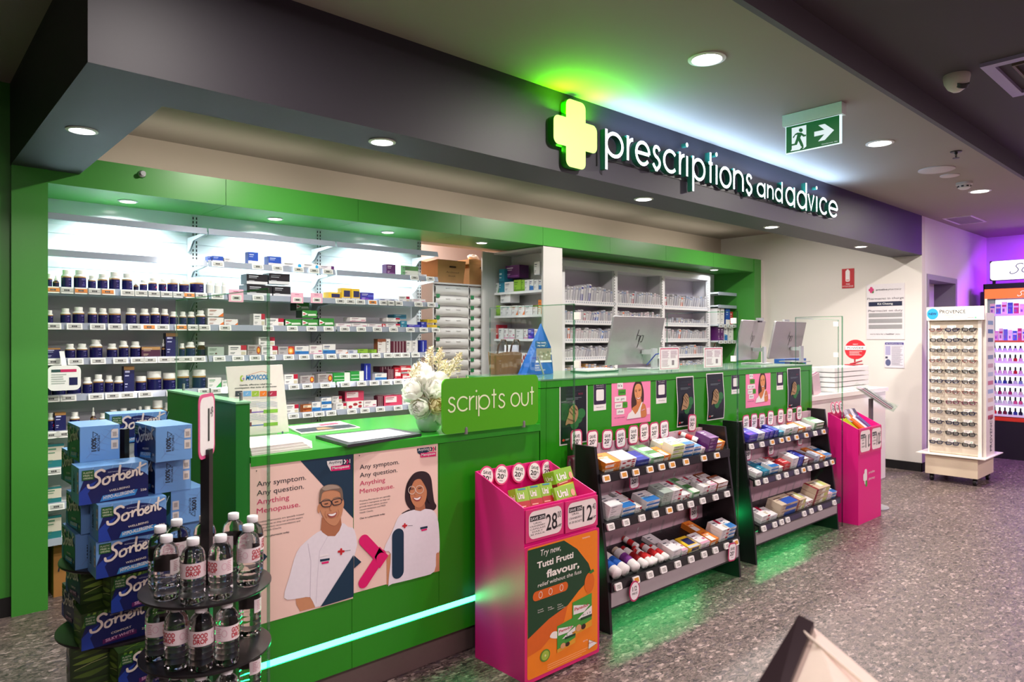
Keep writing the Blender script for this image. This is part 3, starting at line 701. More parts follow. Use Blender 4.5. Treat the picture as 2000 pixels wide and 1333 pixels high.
mb = poster(1.4075, .425, 1.823, 1.002, '', '', '')
pr, q = PP(mb, 1.4075, .425, cA)
pr.poly(Q([(1172, 128), (1258, 118), (1258, 148), (1198, 172), (1176, 158)]), TEAL, 2); tx(pr, q, 'Anything', 1180, 147, 1254, 18, WHITE, 3, .01)
for k in (0, 1): pr.line(Q([(1265+k*15, 118), (1276+k*15, 130), (1265+k*15, 146)]), .006, TEAL if k == 0 else HOT, 3)
pr.line(Q([(1299, 113), (1299, 142)]), .004, TEAL, 3)
pr.poly(Q([(1196, 160), (1302, 150), (1302, 180), (1196, 190)]), HOT, 3); tx(pr, q, 'Menopause', 1202, 181, 1296, 18, WHITE, 4, .02)
for s, cy, x1, m in (('Any symptom.', 272, 1050, INK), ('Any question.', 328, 1038, INK), ('Anything', 384, 954, RASP), ('Menopause.', 438, 1016, RASP)):
    tx(pr, q, s, 781, cy, x1, 32, m, 2)
for i, s in enumerate(['Priceline Pharmacists are specially', 'trained in menopause so they can', 'provide expert advice, product', 'recommendations and FREE', 'Health Checks.']):
    tx(pr, q, s, 780, 495+i*20, (990, 986, 970, 956, 873)[i], 11, INK, 2)
tx(pr, q, 'Chat to a pharmacist today.', 780, 614, 955, 11, INK, 2, .015)
pr.poly(smooth(Q([(1065, 576), (1110, 548), (1125, 545), (1103, 515), (1090, 470), (1095, 400), (1112, 350), (1150, 300), (1195, 284), (1240, 292), (1268, 330), (1280, 420), (1290, 490), (1305, 522), (1285, 552), (1230, 545), (1150, 555)]), 4), HAIRD, 3)
pr.poly(Q([(964, 868), (995, 845), (992, 1045), (965, 1066)]), SKIN, 2); pr.poly(Q([(1300, 815), (1326, 830), (1326, 968), (1285, 978)]), SKIN, 2)
pr.poly(smooth(Q([(1150, 548), (1235, 542), (1290, 560), (1318, 640), (1326, 825), (1302, 850), (1290, 970), (1180, 1012), (1000, 1056), (975, 1058), (992, 850), (945, 822), (1000, 700), (1040, 605), (1078, 572)]), 3), SHIRT, 4)
pr.poly(Q([(1152, 500), (1222, 490), (1228, 540), (1195, 556), (1158, 550)]), SKIN2, 5)
pr.poly(smooth(Q([(1122, 420), (1140, 355), (1185, 325), (1225, 370), (1238, 430), (1225, 495), (1190, 532), (1155, 522), (1130, 480)]), 4), C('#c9855c', .6), 6)
pr.poly(smooth(Q([(1190, 310), (1225, 320), (1255, 400), (1262, 500), (1238, 470), (1236, 410), (1205, 350), (1185, 335), (1150, 350), (1128, 400), (1115, 430), (1110, 380), (1140, 325)]), 4), HAIRD, 8)
for c0 in ((1134, 413, 24, 27), (1187, 408, 27, 27)):
    P = [q(c0[0]+c0[2]*math.cos(a*PI/9), c0[1]+c0[3]*math.sin(a*PI/9)) for a in range(19)]; pr.line(P, .0024, C('#e6d8c8', .3), 9)
for a, b in (((1124, 405), (1146, 403)), ((1176, 400), (1200, 397))): pr.line(Q([a, b]), .0035, HAIRD, 10)
pr.poly(smooth(Q([(1142, 462), (1170, 465), (1200, 452), (1192, 480), (1168, 488), (1150, 478)]), 3), LIP, 8); pr.poly(smooth(Q([(1147, 465), (1170, 468), (1194, 457), (1186, 474), (1168, 480), (1153, 474)]), 3), TOOTH, 9)
pr.line(smooth_open(Q([(1160, 420), (1152, 445), (1164, 450)])), .0022, SKIN2, 9)
a = q(1000, 1030); b = q(1080, 668); pr.rr(a[0], a[1], b[0], b[1], abs(b[0]-a[0])*.495, TEAL, 6, 8)
pr.line(Q([(808, 757), (925, 880)]), .047, HOT, 6, True); pr.line(Q([(925, 860), (805, 1045)]), .047, HOT, 6, True); pr.poly(Q([(915, 800), (975, 862), (915, 950), (880, 870)]), HOT, 6)
pr.poly([(0, q(750, 858)[1]), q(790, 905), (0, q(750, 948)[1])], TEAL, 5)
pr.line(Q([(1074, 658), (1098, 655)]), .008, RED, 7, True); pr.line(Q([(1086, 645), (1086, 668)]), .008, RED, 7, True); pr.line(Q([(1108, 657), (1140, 655)]), .0016, INK, 7)
pr.poly(Q([(1192, 668), (1242, 658), (1242, 672), (1194, 682)]), TEAL, 7); pr.poly(Q([(1198, 684), (1238, 675), (1238, 686), (1202, 694)]), HOT, 7)
pr.ell(*q(778, 176), .0022, .0022, INK, 3)
o = mb.build('poster'); props(o, 'pale pink poster with a smiling dark-haired woman in white on the green counter', 'poster')

# vaccination notices on the high counter
cB = Crop(1180, 720, 11.107)
mb = MB(); mb.box(3.014, PY, .958, 3.370, PY+.0012, 1.214, C('#ef86ae', .5, noise=.01)); pr, q = PP(mb, 3.014, .958, cB)
for t_, a, b, m, ink in (('It\'s', (280, 448), (405, 310), WHITE, INK), ('time', (305, 588), (465, 452), C('#3f9a22', .5), INK), ('to  get', (222, 735), (475, 596), WHITE, INK), ('your', (228, 875), (390, 740), WHITE, INK), ('flu', (400, 858), (502, 722), C('#3f9a22', .5), C('#1c6a14', .5)), ('shot', (265, 1010), (432, 872), WHITE, INK)):
    A, B = q(*a), q(*b); pr.rr(A[0], A[1], B[0], B[1], .004, m, 2); w = B[0]-A[0]; h = B[1]-A[1]
    pr.text(t_, A[0]+w*.16, A[1]+h*.34, B[0]-w*.16, h*.42, ink, 3)
HB = C('#3a1d14', .6)
pr.poly(smooth(Q([(600, 880), (588, 720), (598, 600), (620, 450), (660, 320), (730, 255), (790, 280), (835, 400), (858, 550), (850, 720), (800, 760), (720, 800), (660, 920)]), 4), HB, 2)
pr.poly(smooth(Q([(700, 690), (790, 640), (810, 740), (880, 780), (905, 900), (905, 1040), (780, 1062), (640, 1000), (600, 880), (640, 830), (700, 780)]), 3), C('#c97a44', .6), 3)
pr.poly(smooth(Q([(650, 520), (655, 420), (690, 350), (750, 335), (795, 380), (808, 500), (795, 620), (745, 715), (700, 700), (665, 620)]), 4), C('#dd9560', .6), 4)
pr.poly(Q([(480, 1104), (520, 985), (575, 940), (600, 895), (640, 960), (668, 1000), (720, 930), (800, 740), (830, 722), (790, 850), (780, 940), (790, 1062)]), WHITE, 5)
pr.poly(smooth(Q([(680, 625), (735, 640), (790, 612), (760, 668), (725, 678), (695, 655)]), 3), C('#a03a30', .6), 6); pr.poly(smooth(Q([(690, 633), (735, 646), (780, 622), (755, 655), (725, 664), (702, 650)]), 3), TOOTH, 7)
for a, b in (((668, 505), (700, 500)), ((738, 485), (778, 478))): pr.line(Q([a, b]), .003, HB, 6)
for L in ([(662, 480), (685, 470), (705, 478)], [(735, 462), (760, 448), (788, 458)]): pr.line(smooth_open(Q(L)), .0022, HB, 6)
pr.line(smooth_open(Q([(712, 520), (705, 585), (725, 590)])), .002, C('#a8643c', .6), 6)
pr.poly(Q([(800, 905), (870, 870), (875, 890), (806, 925)]), C('#d8a0a8', .5), 6)
pr.rr(*q(918, 1000), *q(985, 850), .004, C('#f8c4d6', .5), 3); tx(pr, q, 'Let\'s take flu together.', 222, 1085, 455, 16, INK, 3, .02)
FLU = mb.build('poster'); props(FLU, 'pink flu shot poster with a smiling woman nearest the low counter', 'poster', 'flu shot posters on the high counter')
o = dup(FLU, loc=(4.638, FLU.location.y, .962), label='pink flu shot poster with a smiling woman on the far half of the high counter'); o.scale = (.985, 1, .985)
# QR cards (the code itself is left blank)
def qr_card(x0, x1, z0, z1, label):
    mb = MB(); mb.box(x0, PY, z0, x1, PY+.0012, z1, WHITE); w = x1-x0; h = z1-z0; pr = Pr(mb, (x0, PY, z0), (1, 0, 0), (0, 0, 1), .0005)
    pr.rr(.001, h*.21, w-.001, h-.001, w*.07, C('#241236', .5), 1); pr.rr(w*.19, h*.34, w*.81, h*.73, w*.08, WHITE, 2)
    pr.text('Book my flu', w*.2, h*.86, w*.8, h*.03, WHITE, 2); pr.text('vaccination', w*.2, h*.795, w*.8, h*.03, WHITE, 2); pr.text('Find out how', w*.2, h*.1, w*.8, h*.035, INK, 2)
    o = mb.build('notice_card'); props(o, label, 'card', 'dark booking cards on the high counter')
qr_card(2.863, 2.966, 1.055, 1.212, 'dark booking card between the first black poster and the pink flu poster')
qr_card(3.426, 3.530, 1.058, 1.212, 'dark booking card just right of the nearer pink flu poster')
qr_card(4.275, 4.375, 1.070, 1.218, 'dark booking card just left of the farther pink flu poster')
qr_card(4.905, 5.005, 1.066, 1.219, 'dark booking card between the farther flu poster and last black poster')
def black_poster(x0, x1, z0, z1, label, curl=0.0):
    mb = MB(); w = x1-x0; h = z1-z0; N = 14
    f = lambda x, z, l: Vector((x0+x, PY-.0006*l-abs(curl)*(math.sin(z/h*PI*1.5)*.5+.5)-.002*bool(curl), z0+z))
    for k in range(N):
        a, b = h*k/N, h*(k+1)/N; mb.face([f(0, a, 0), f(w, a, 0), f(w, b, 0), f(0, b, 0)], WHITE)
        a2, b2 = max(a, h*.022), min(b, h*.978); mb.face([f(w*.035, a2, 1), f(w*.965, a2, 1), f(w*.965, b2, 1), f(w*.035, b2, 1)], C('#0d1a20', .3))
    pr = Pr(mb, f=f)
    pr.text('From the', w*.3, h*.88, w*.72, h*.025, C('#33434a', .4), 2); pr.text('moment of', w*.22, h*.82, w*.6, h*.025, C('#33434a', .4), 2); pr.text('$25', w*.66, h*.82, w*.82, h*.03, C('#8c2848', .4), 3)
    pr.bars(w*.22, h*.73, w*.8, h*.775, 2, C('#6d7c80', .4), 2, .35)
    GG = C('#1f6d33', .4)
    for kq, (cxx, cyy) in enumerate(((.66, .42), (.52, .33), (.76, .50))): pr.ell(w*cxx, h*cyy, w*.15, h*.085, GG, 2+kq)
    HN = C('#a07f58', .5)
    pr.poly(smooth([(w*.22, h*.40), (w*.30, h*.50), (w*.34, h*.60), (w*.5, h*.66), (w*.62, h*.60), (w*.64, h*.48), (w*.55, h*.37), (w*.42, h*.34), (w*.3, h*.35), (w*.2, h*.33)], 4), HN, 6)
    for a, b, c, d in ((.3, .58, .5, .46), (.36, .62, .56, .5), (.44, .64, .6, .56), (.26, .44, .5, .38)): pr.line([(w*a, h*b), (w*c, h*d)], w*.02, C('#5f452f', .5), 8)
    pr.ell(w*.13, h*.085, w*.045, h*.02, RED, 3); pr.bars(w*.2, h*.07, w*.34, h*.10, 2, WHITE, 3)
    o = mb.build('poster'); props(o, label, 'poster', 'black health posters on the high counter')
black_poster(2.596, 2.812, .893, 1.207, 'flat black poster with hands and green cross, nearest on the high counter')
black_poster(3.628, 3.815, .900, 1.211, 'curling black poster just left of the counter panel joint', .010)
black_poster(3.961, 4.165, .915, 1.221, 'curling black poster just right of the counter panel joint', .012)
black_poster(5.064, 5.280, .914, 1.222, 'curling black poster at the far end of the high counter', .006)

# ---------------------------------------------------------------- SCRIPTS OUT sign
t = thing('scripts_out_sign', 'rounded green acrylic sign reading scripts out on the low counter edge', 'sign', (2.10, 2.47, 1.02))
AC = C('#4fa31e', .10, noise=.01)
mb = MB(); pts = rrect(1.812, 1.028, 2.395, 1.272, .028, 6)
mb.prism([(p[0], p[1]) for p in pts], 0, .008, AC, Matrix.Translation((0, 2.458, 0)) @ Matrix.Rotation(PI/2, 4, 'X'))
pr = Pr(mb, (1.812, 2.450, 1.028), (1, 0, 0), (0, 0, 1), .0006)
LY = C('#e4efc4', .4)
pr.word('scripts', .030, .098, .362, .062, LY, 2, .12, .2); pr.word('out', .402, .098, .552, .062, LY, 2, .12, .22)
mb.build('panel', t)
for x in (1.945, 2.30):
    mb = MB(); mb.cyl((x, 2.454, 1.02), .009, .028, STEEL, 16); mb.cyl((x, 2.454, 1.048), .006, .004, STEEL, 12); mb.build('standoff', t)

# ---------------------------------------------------------------- things on the low counter
def slab(name, label, cat, corners, z0, h, mat, art=None):
    mb = MB(); n = len(corners)
    mb.prism(corners, z0, z0+h, mat)
    if art: art(mb)
    o = mb.build(name); props(o, label, cat); return o
def quadmap(c, z):
    c = [Vector((p[0], p[1], 0)) for p in c]
    return lambda x, y, l: ((c[0]*(1-x)+c[1]*x)*(1-y)+(c[3]*(1-x)+c[2]*x)*y)+Vector((0, 0, z+.0005*l))
tc = [(1.357, 2.455), (1.755, 2.525), (1.763, 2.785), (1.380, 2.775)]
def art(mb):
    pr = Pr(mb, f=quadmap(tc, 1.033)); pr.poly([(.07, .12), (.90, .10), (.9, .88), (.08, .9)], C('#d9dbe4', .25), 1)
    for k in range(5): pr.rect(.13, .2+k*.13, .13+.6*(.5+.5*((k*7) % 3)/2), .25+k*.13, C('#c2c5d2', .3), 2)
slab('desk_pad', 'dark framed document pad lying flat on the low counter', 'pad', tc, 1.021, .011, C('#2b2c31', .35), art)
mc = [(1.387, 2.93), (1.69, 2.94), (1.735, 3.22), (1.435, 3.18)]
def art(mb):
    pr = Pr(mb, f=quadmap(mc, 1.028)); pr.poly([(0, .55), (.9, .5), (.9, 1), (0, 1)], C('#e2e0e0', .4), 1); pr.poly([(.02, .05), (.97, .05), (.97, .45), (.02, .5)], C('#26333c', .3), 1)
    pr.poly([(.3, .1), (.6, .1), (.5, .4), (.35, .4)], C('#8b6f4a', .4), 2); pr.rr(.5, .6, .85, .8, .03, C('#b03a5c', .4), 2)
slab('magazine', 'dark covered magazine lying behind the document pad', 'magazine', mc, 1.021, .006, C('#e8e6e4', .5), art)
BASE = [(1.0, 2.51), (1.245, 2.53), (1.325, 2.70), (1.30, 2.775), (1.0, 2.80)]
for k in range(9):
    d = k*.004; c = [(x+(0 if i in (0, 4) else -d*(1+.6*(i == 2))), y+d*.5) for i, (x, y) in enumerate(BASE)]
    m = C(('#ece6e4', '#cfc4c4', '#f4f0ee')[k % 3], .6)
    slab('leaflet', 'white leaflet in the fanned pile by the low counter corner, %s from the bottom' % ORD[k+1], 'leaflet', c, 1.021+k*.0032, .0026, m)['group'] = 'fanned leaflets at the counter corner'
# showcard
t = thing('laxative_showcard', 'white laxative showcard with colour squares on the low counter', 'display card', (1.18, 2.86, 1.05))
cC = Crop(420, 700, 6.667)
yb = 2.86
mb = MB(); mb.raw([(1.033, yb, 1.334), (1.270, yb, 1.338), (1.300, yb, 1.048), (1.062, yb, 1.048), (1.033, yb+.006, 1.334), (1.270, yb+.006, 1.338), (1.3, yb+.006, 1.048), (1.062, yb+.006, 1.048)], [(3, 2, 1, 0), (4, 5, 6, 7), (0, 1, 5, 4), (1, 2, 6, 5), (2, 3, 7, 6), (3, 0, 4, 7)], C('#eee9e2', .5))
pr, q = PP(mb, 1.033, 1.048, cC, yb)
tx(pr, q, 'MOVICOL', 400, 285, 692, 62, C('#1479bd', .4), 3, .03, .1)
pr.ell(*q(350, 265), .008, .013, C('#a8c63a', .4), 2); pr.ell(*q(358, 262), .005, .008, C('#eee9e2', .5), 3); pr.ell(*q(368, 270), .004, .005, C('#9f8cc2', .5), 4)
pr.line(smooth_open(Q([(420, 225), (500, 200), (610, 172), (690, 195)])), .0012, C('#d4713a', .5), 2)
tx(pr, q, 'Gentle, effective relief from', 318, 362, 735, 20, INK, 2, .02); tx(pr, q, 'constipation that ticks all the boxes', 255, 402, 800, 20, INK, 2, .02)
for i, (a, b, c) in enumerate(((262, 355, '#2b2540'), (365, 468, '#6fa8dc'), (478, 572, '#9abb3a'), (582, 672, '#e8761c'), (680, 802, '#a5153f'))):
    pr.rect(*q(a, 500), *q(b, 425), C(c, .5), 2); pr.rect(*q(a, 528), *q(b, 503), C('#d8d4d6', .5), 2)
    pr.line(Q([(a+32, 462), (a+42, 475), (a+62, 448)]), .0016, WHITE, 3)
for k, c in enumerate(('#7a62ae', '#4470b8')):
    y0 = 720+k*170
    pr.rect(*q(430, y0), *q(815, y0-45), C(c, .5), 2); pr.rect(*q(630, y0), *q(815, y0-60), C('#7cb53a', .5), 3); pr.rect(*q(430, y0), *q(475, y0-55), C('#6d3040', .5), 3)
    for j in range(4): pr.line(smooth_open(Q([(430, y0-70-j*22), (520, y0-95-j*20), (620, y0-75-j*22), (720, y0-98-j*20), (812, y0-80-j*20)])), .002, C('#a9b4c4', .5), 3)
pr.ell(*q(877, 970), .004, .006, C('#55607a', .5), 2)
mb.build('card', t)
mb = MB(); mb.box(1.11, 2.866, 1.021, 1.25, 2.93, 1.06, WHITE); mb.build('foot', t)

# flower arrangement
t = thing('flower_arrangement', 'white and cream artificial flowers in a pale vase beside the scripts out sign', 'flowers', (1.878, 2.645, 1.021))
VX, VY = 1.878, 2.645
mb = MB(); mb.lathe([(.036, 1.021), (.047, 1.03), (.058, 1.06), (.060, 1.09), (.054, 1.108), (.050, 1.108), (.054, 1.088), (.05, 1.05), (.0001, 1.04)], C('#c5d6d0', .15, noise=.02), 32, Matrix.Translation((VX, VY, 0)), cap=False); mb.build('vase', t)
def rose_mesh(mat, seed):
    """open rose: nested rings of cupped petals with flared rims"""
    rnd = random.Random(seed); mb = MB(); n = 6
    for R, top, npet, lift in ((.046, 82, 5, -.004), (.040, 60, 5, .002), (.032, 42, 4, .006), (.023, 26, 4, .010), (.013, 12, 3, .013)):
        a0 = rnd.uniform(0, 6)
        for k in range(npet):
            a = a0+2*PI*k/npet+rnd.uniform(-.15, .15); sp = 1.15*2*PI/npet/2; tp = top+rnd.uniform(-9, 9); vs = []
            for j in range(n+1):
                v = j/n; ph = math.radians(165+(tp-165)*v)
                for i in range(n+1):
                    u = i/n*2-1; w = sp*math.sin(PI*(.22+.60*v))**.7
                    r = R*(1+.10*max(0, v-.7)/.3+.03*math.sin(5*u+seed+k)*v-.10*abs(u)*(k % 2))
                    th = a+u*w; q = ph+.10*u*u*v
                    vs.append((r*math.sin(q)*math.cos(th), r*math.sin(q)*math.sin(th), lift-r*math.cos(PI-q)))
            mb.raw(vs, [(j*(n+1)+i, j*(n+1)+i+1, (j+1)*(n+1)+i+1, (j+1)*(n+1)+i) for j in range(n) for i in range(n)], mat, True)
    mb.lathe([(.0001, -.05), (.006, -.046), (.012, -.038), (.004, -.03)], C('#7c8f3c', .6), 10)
    return mb
def petal_mat(hx):
    m = C(hx, .7, noise=.011); nt = m.node_tree; p = nt.nodes['Principled BSDF']; o = nt.nodes['Material Output']
    tr = nt.nodes.new('ShaderNodeBsdfTranslucent'); tr.inputs[0].default_value = (*m.diffuse_color[:3], 1); mx = nt.nodes.new('ShaderNodeMixShader'); mx.inputs[0].default_value = .45
    nt.links.new(p.outputs[0], mx.inputs[1]); nt.links.new(tr.outputs[0], mx.inputs[2]); nt.links.new(mx.outputs[0], o.inputs[0]); return m
WP = petal_mat('#fbfaf5'); CP = petal_mat('#f5e6c2')
ra = rose_mesh(WP, 1).build('rose_bloom', t, local=True); rb = rose_mesh(CP, 2).build('rose_bloom', t, local=True)
spots = [(-.105, -.02, .20, 0), (-.01, -.06, .20, 0), (-.04, -.01, .27, 0), (-.085, -.05, .115, 0), (-.015, -.085, .125, 1), (.03, -.07, .075, 0), (.085, -.03, .16, 0), (.06, .0, .235, 0), (-.01, .05, .28, 0), (.11, .03, .11, 0), (-.05, .07, .18, 0)]
for i, (x, y, z, kind) in enumerate(spots):
    src = rb if kind else ra; o = src if (i == 0 or kind) else src.copy()
    if o is not src: COL.objects.link(o); o.parent = t
    d = Vector((x, y, (z-.13)*1.1+.02)).normalized(); o.rotation_euler = d.to_track_quat('Z', 'Y').to_euler(); o.location = (x, y, z); s = 1.08 if not kind else .85; o.scale = (s, s, s)
def sprig(seed, mat):
    rnd = random.Random(seed); mb = MB(); pts = [(0, 0, 0), (.006, 0, .06), (.012, .004, .13)]; mb.tube(pts, .0016, C('#a8a05a', .6), 6)
    for k in range(34):
        z = .02+.11*k/34; a = k*2.4; l = (.045*(1-k/40)); c = Vector((.006+.03*z, 0, z)); d = Vector((math.cos(a), math.sin(a), .6)); e = c+d*l
        mb.tube([c, c+(e-c)*.5+Vector((0, 0, .004)), e], .0009, mat, 4)
        for j in range(5):
            p = c+(e-c)*(.35+.16*j); q = p+Vector((rnd.uniform(-1, 1), rnd.uniform(-1, 1), rnd.uniform(0, 1)))*.012
            n = Vector((rnd.uniform(-1, 1), rnd.uniform(-1, 1), rnd.uniform(-1, 1))).normalized()*.0035
            mb.face([p-n*.3, q-n, q+(q-p)*.5, q+n, p+n*.3], mat)
    return mb
s0 = sprig(3, C('#f0e3c0', .7)).build('feathery_sprig', t, local=True)
for i, (x, y, z, rx, ry, s) in enumerate([(.05, .0, .255, -.1, .1, .95), (.11, .01, .225, 0, .7, .95), (-.12, -.02, .235, .1, -.6, .7), (-.13, -.03, .13, .2, -1.3, .6), (.02, .02, .28, .0, -.3, .8), (.14, 0, .2, 0, 1.15, .8), (.09, -.03, .25, .2, .35, .9)]):
    o = s0 if i == 0 else s0.copy()
    if i: COL.objects.link(o); o.parent = t
    o.location = (x, y, z); o.rotation_euler = (rx, ry, i); o.scale = (s, s, s)
mb = MB()
for k in range(26):
    a = k*2.4; r = .03+.05*((k*37) % 10)/10; z = .07+.13*((k*53) % 11)/11; p = Vector((r*math.cos(a), r*math.sin(a), z)); d = Vector((math.cos(a), math.sin(a), .3))*.035; n = Vector((-d.y, d.x, .01)).normalized()*.011
    mb.face([p, p+d*.5-n, p+d, p+d*.5+n], C('#6b7a2c' if k % 3 else '#4a4a22', .6))
for k in range(7): mb.tube([(0, 0, .03), (.03*math.cos(k), .03*math.sin(k), .2)], .0025, C('#6b6a34', .6), 5)
mb.build('foliage', t, local=True)

# ---------------------------------------------------------------- monitors
def monitor(x, y, rz, label, w=.545, h=.325, cable=False):
    t = thing('computer_monitor', label, 'monitor', (x, y, 1.242), 'silver monitors seen from behind', rz)
    SV = C('#a9a3a6', .3, .55, noise=.03); LT = C('#c6c8cc', .3, .5)
    T = Matrix.Translation((0, .02, .035)) @ Matrix.Rotation(math.radians(12), 4, 'X')
    mb = MB(); mb.rbox(-w/2, 0, -h/2, w/2, .001, h/2, SV, .0, T) if False else None
    M = T @ Matrix.Translation((0, .0, h/2))
    mb.prism(rrect(-w/2, -h/2, w/2, h/2, .008, 3), 0, .016, SV, M @ Matrix.Rotation(PI/2, 4, 'X'))
    pr = Pr(mb, f=lambda a, b, l: M @ Vector((a, -.016-.0005*l, b)))
    k = .011
    for L in ([(-.03, -.010), (-.018, .042)], [(-.021, .012), (-.002, .012), (-.008, -.02)], [(.004, .012), (-.012, -.05)], [(.010, .012), (.026, .012), (.018, -.020), (.006, -.020)]):
        pr.line([(a*1.35+.03, b*1.35+.02) for a, b in L], .0058, BLK2, 2)
    mb.build('screen_back', t, local=True)
    mb = MB(); mb.box(-w/2+.004, .0005, -h/2+.004, w/2-.004, .003, h/2-.004, BLK2, M); mb.build('screen_glass', t, local=True)
    mb = MB(); mb.box(.06, -.115, 0, .115, -.10, .14, LT); mb.box(.065, -.10, .10, .11, -.02, .13, LT); mb.build('neck', t, local=True)
    mb = MB(); mb.rbox(-.02, -.15, 0, .19, .05, .008, LT, .02); mb.build('foot', t, local=True)
    if cable:
        mb = MB(); mb.tube([(.03, -.09, .03), (.06, -.14, .10), (.13, -.17, .115), (.2, -.16, .08), (.24, -.14, .01), (.28, -.1, .004)], .004, C('#1d2f7a', .4), 8); mb.build('cable', t, local=True)
    return t
monitor(3.76, 2.93, 0, 'silver monitor back standing nearest, beside the red framed notices', cable=True)
monitor(5.20, 2.90, .14, 'silver monitor back in the middle, leaning by the clear screen', .49)
monitor(5.88, 2.92, .0, 'silver monitor back farthest along the green counter', .56)
for i, (x, y) in enumerate(((5.24, 2.86), (5.86, 2.95))):
    t = thing('webcam', ('small webcam clipped on top of the middle monitor', 'small webcam clipped on top of the farthest monitor')[i], 'webcam', (x, y-.05, 1.578))
    mb = MB(); T = Matrix.Translation((x, y-.05, 1.578)); mb.rbox(-.045, -.012, .012, .045, .012, .035, C('#8e8f92', .4), .006, T); mb.build('camera_body', t)
    mb = MB(); mb.box(-.02, -.01, 0, .02, .01, .012, BLK2, T); mb.build('clip', t)
def notice(x0, x1, z0, z1, y, label):
    t = thing('notice_holder', label, 'notice', ((x0+x1)/2, y, 1.242), 'red bordered notices on the high counter')
    mb = MB(); mb.box(x0, y, z0, x1, y+.002, z1, C('#f1ecee', .4)); w, h = x1-x0, z1-z0; pr = Pr(mb, (x0, y, z0), (1, 0, 0), (0, 0, 1), .0005)
    RB = C('#c2345c', .5)
    for a, b, c, d in ((.04, .04, .96, .055), (.04, .92, .96, .96), (.04, .04, .06, .96), (.94, .04, .96, .96)): pr.rect(w*a, h*b, w*c, h*d, RB, 1)
    pr.bars(w*.12, h*.5, w*.5, h*.85, 9, C('#b9a3b0', .5), 1); pr.bars(w*.55, h*.5, w*.9, h*.85, 9, C('#b9a3b0', .5), 1, seed=4); pr.bars(w*.12, h*.12, w*.5, h*.45, 8, C('#c4b2bc', .5), 1, seed=5); pr.rect(w*.62, h*.2, w*.74, h*.42, C('#8c7f88', .5), 1)
    mb.build('paper', t); mb = MB(); mb.box(x0-.006, y+.003, 1.242, x1+.006, y+.006, z1+.008, clear('acrylic')); mb.box(x0-.006, y+.006, 1.242, x1+.006, y+.06, 1.245, clear('acrylic')); mb.build('acrylic_stand', t)
notice(3.60, 3.81, 1.25, 1.392, 2.60, 'red bordered notice in front of the nearest monitor')
notice(4.10, 4.33, 1.25, 1.387, 2.60, 'red bordered notice between the nearest and middle monitors')
# bag and blue display on the counter
BGX, BGY = 2.685, 3.02
t = thing('jute_bag', 'brown jute tote bag with two handles behind the scripts out sign', 'bag', (BGX, BGY, 1.242))
JU = C('#7d5c3a', .9, noise=.1, scale=60)
mb = MB(); vs = []
for z, w, d in ((1.242, .098, .042), (1.30, .104, .046), (1.366, .108, .05)):
    vs += [(BGX+w*math.copysign(abs(math.cos(a))**.5, math.cos(a)), BGY+d*math.copysign(abs(math.sin(a))**.5, math.sin(a)), z+.006*math.sin(3*a)*(z > 1.34)) for a in [2*PI*i/24 for i in range(24)]]
mb.raw(vs, [tuple(range(23, -1, -1))]+[(j*24+i, j*24+(i+1) % 24, (j+1)*24+(i+1) % 24, (j+1)*24+i) for j in range(2) for i in range(24)], JU, True); mb.build('bag_body', t)
for s in (-1, 1):
    hx = BGX+s*.05
    mb = MB(); mb.tube([(hx-.04, BGY-.03, 1.35), (hx-.037, BGY-.04, 1.405), (hx-.018, BGY-.045, 1.44), (hx+.010, BGY-.045, 1.44), (hx+.030, BGY-.04, 1.405), (hx+.036, BGY-.03, 1.35)], .0055, C('#4d3626', .6), 8); mb.build('handle', t)
mb = MB(); mb.box(BGX+.02, BGY-.03, 1.33, BGX+.08, BGY+.03, 1.41, C('#d8dde6', .6)); mb.build('paper_parcel', t)
t = thing('blue_leaflet_dispenser', 'blue triangular leaflet dispenser standing on the green counter by the white shelving', 'dispenser', (2.83, 2.9, 1.242))
BL = C('#0d5cb0', .4, noise=.01)
mb = MB(); mb.raw([(2.70, 2.86, 1.242), (2.92, 2.86, 1.242), (2.90, 2.86, 1.40), (2.845, 2.885, 1.535), (2.78, 2.86, 1.40), (2.70, 2.93, 1.242), (2.92, 2.93, 1.242), (2.90, 2.91, 1.40), (2.845, 2.892, 1.535), (2.78, 2.91, 1.40)],
    [(0, 1, 2, 3, 4), (9, 8, 7, 6, 5), (0, 5, 6, 1), (1, 6, 7, 2), (2, 7, 8, 3), (3, 8, 9, 4), (4, 9, 5, 0)], BL)
pr = Pr(mb, (2.70, 2.86, 1.242), (1, 0, 0), (0, 0, 1), .0006)
pr.poly([(.08, .078), (.2, .078), (.2, .15), (.08, .15)], C('#8d8a74', .6), 1); pr.rect(.075, .068, .205, .08, C('#dfe3e6', .5), 2)
for k in range(10): pr.ell(.09+.012*k, .095+.04*((k*7) % 5)/5, .008, .006, C(('#c9cbbf', '#6d7560', '#a3a592')[k % 3], .6), 3)
pr.rr(.07, .155, .175, .193, .01, C('#1c5f93', .4), 2); pr.text('"my meds,', .083, .178, .16, .009, WHITE, 3, .01); pr.text('my way"', .09, .162, .155, .009, WHITE, 3, .01)
for i, s in enumerate(('SIMPLE.', 'SAFE.', 'CONVENIENT.')): pr.text(s, .07, .048-i*.014, .07+(.05, .036, .085)[i], .008, WHITE, 2, .01)
mb.build('dispenser_body', t)
t = thing('tabletop_tray', 'flat dark green tray lying on the green counter left of the nearest monitor', 'tray', (3.28, 2.85, 1.242))
mb = MB(); mb.box(3.13, 2.78, 1.242, 3.42, 2.92, 1.250, C('#235c3c', .4)); mb.box(3.15, 2.80, 1.250, 3.41, 2.91, 1.262, C('#e5e2e0', .5)); mb.build('tray', t)
t = thing('pin_pad_stylus', 'silver stylus rod leaning by the clear screen near the white shelving', 'pen', (2.75, 2.8, 1.242))
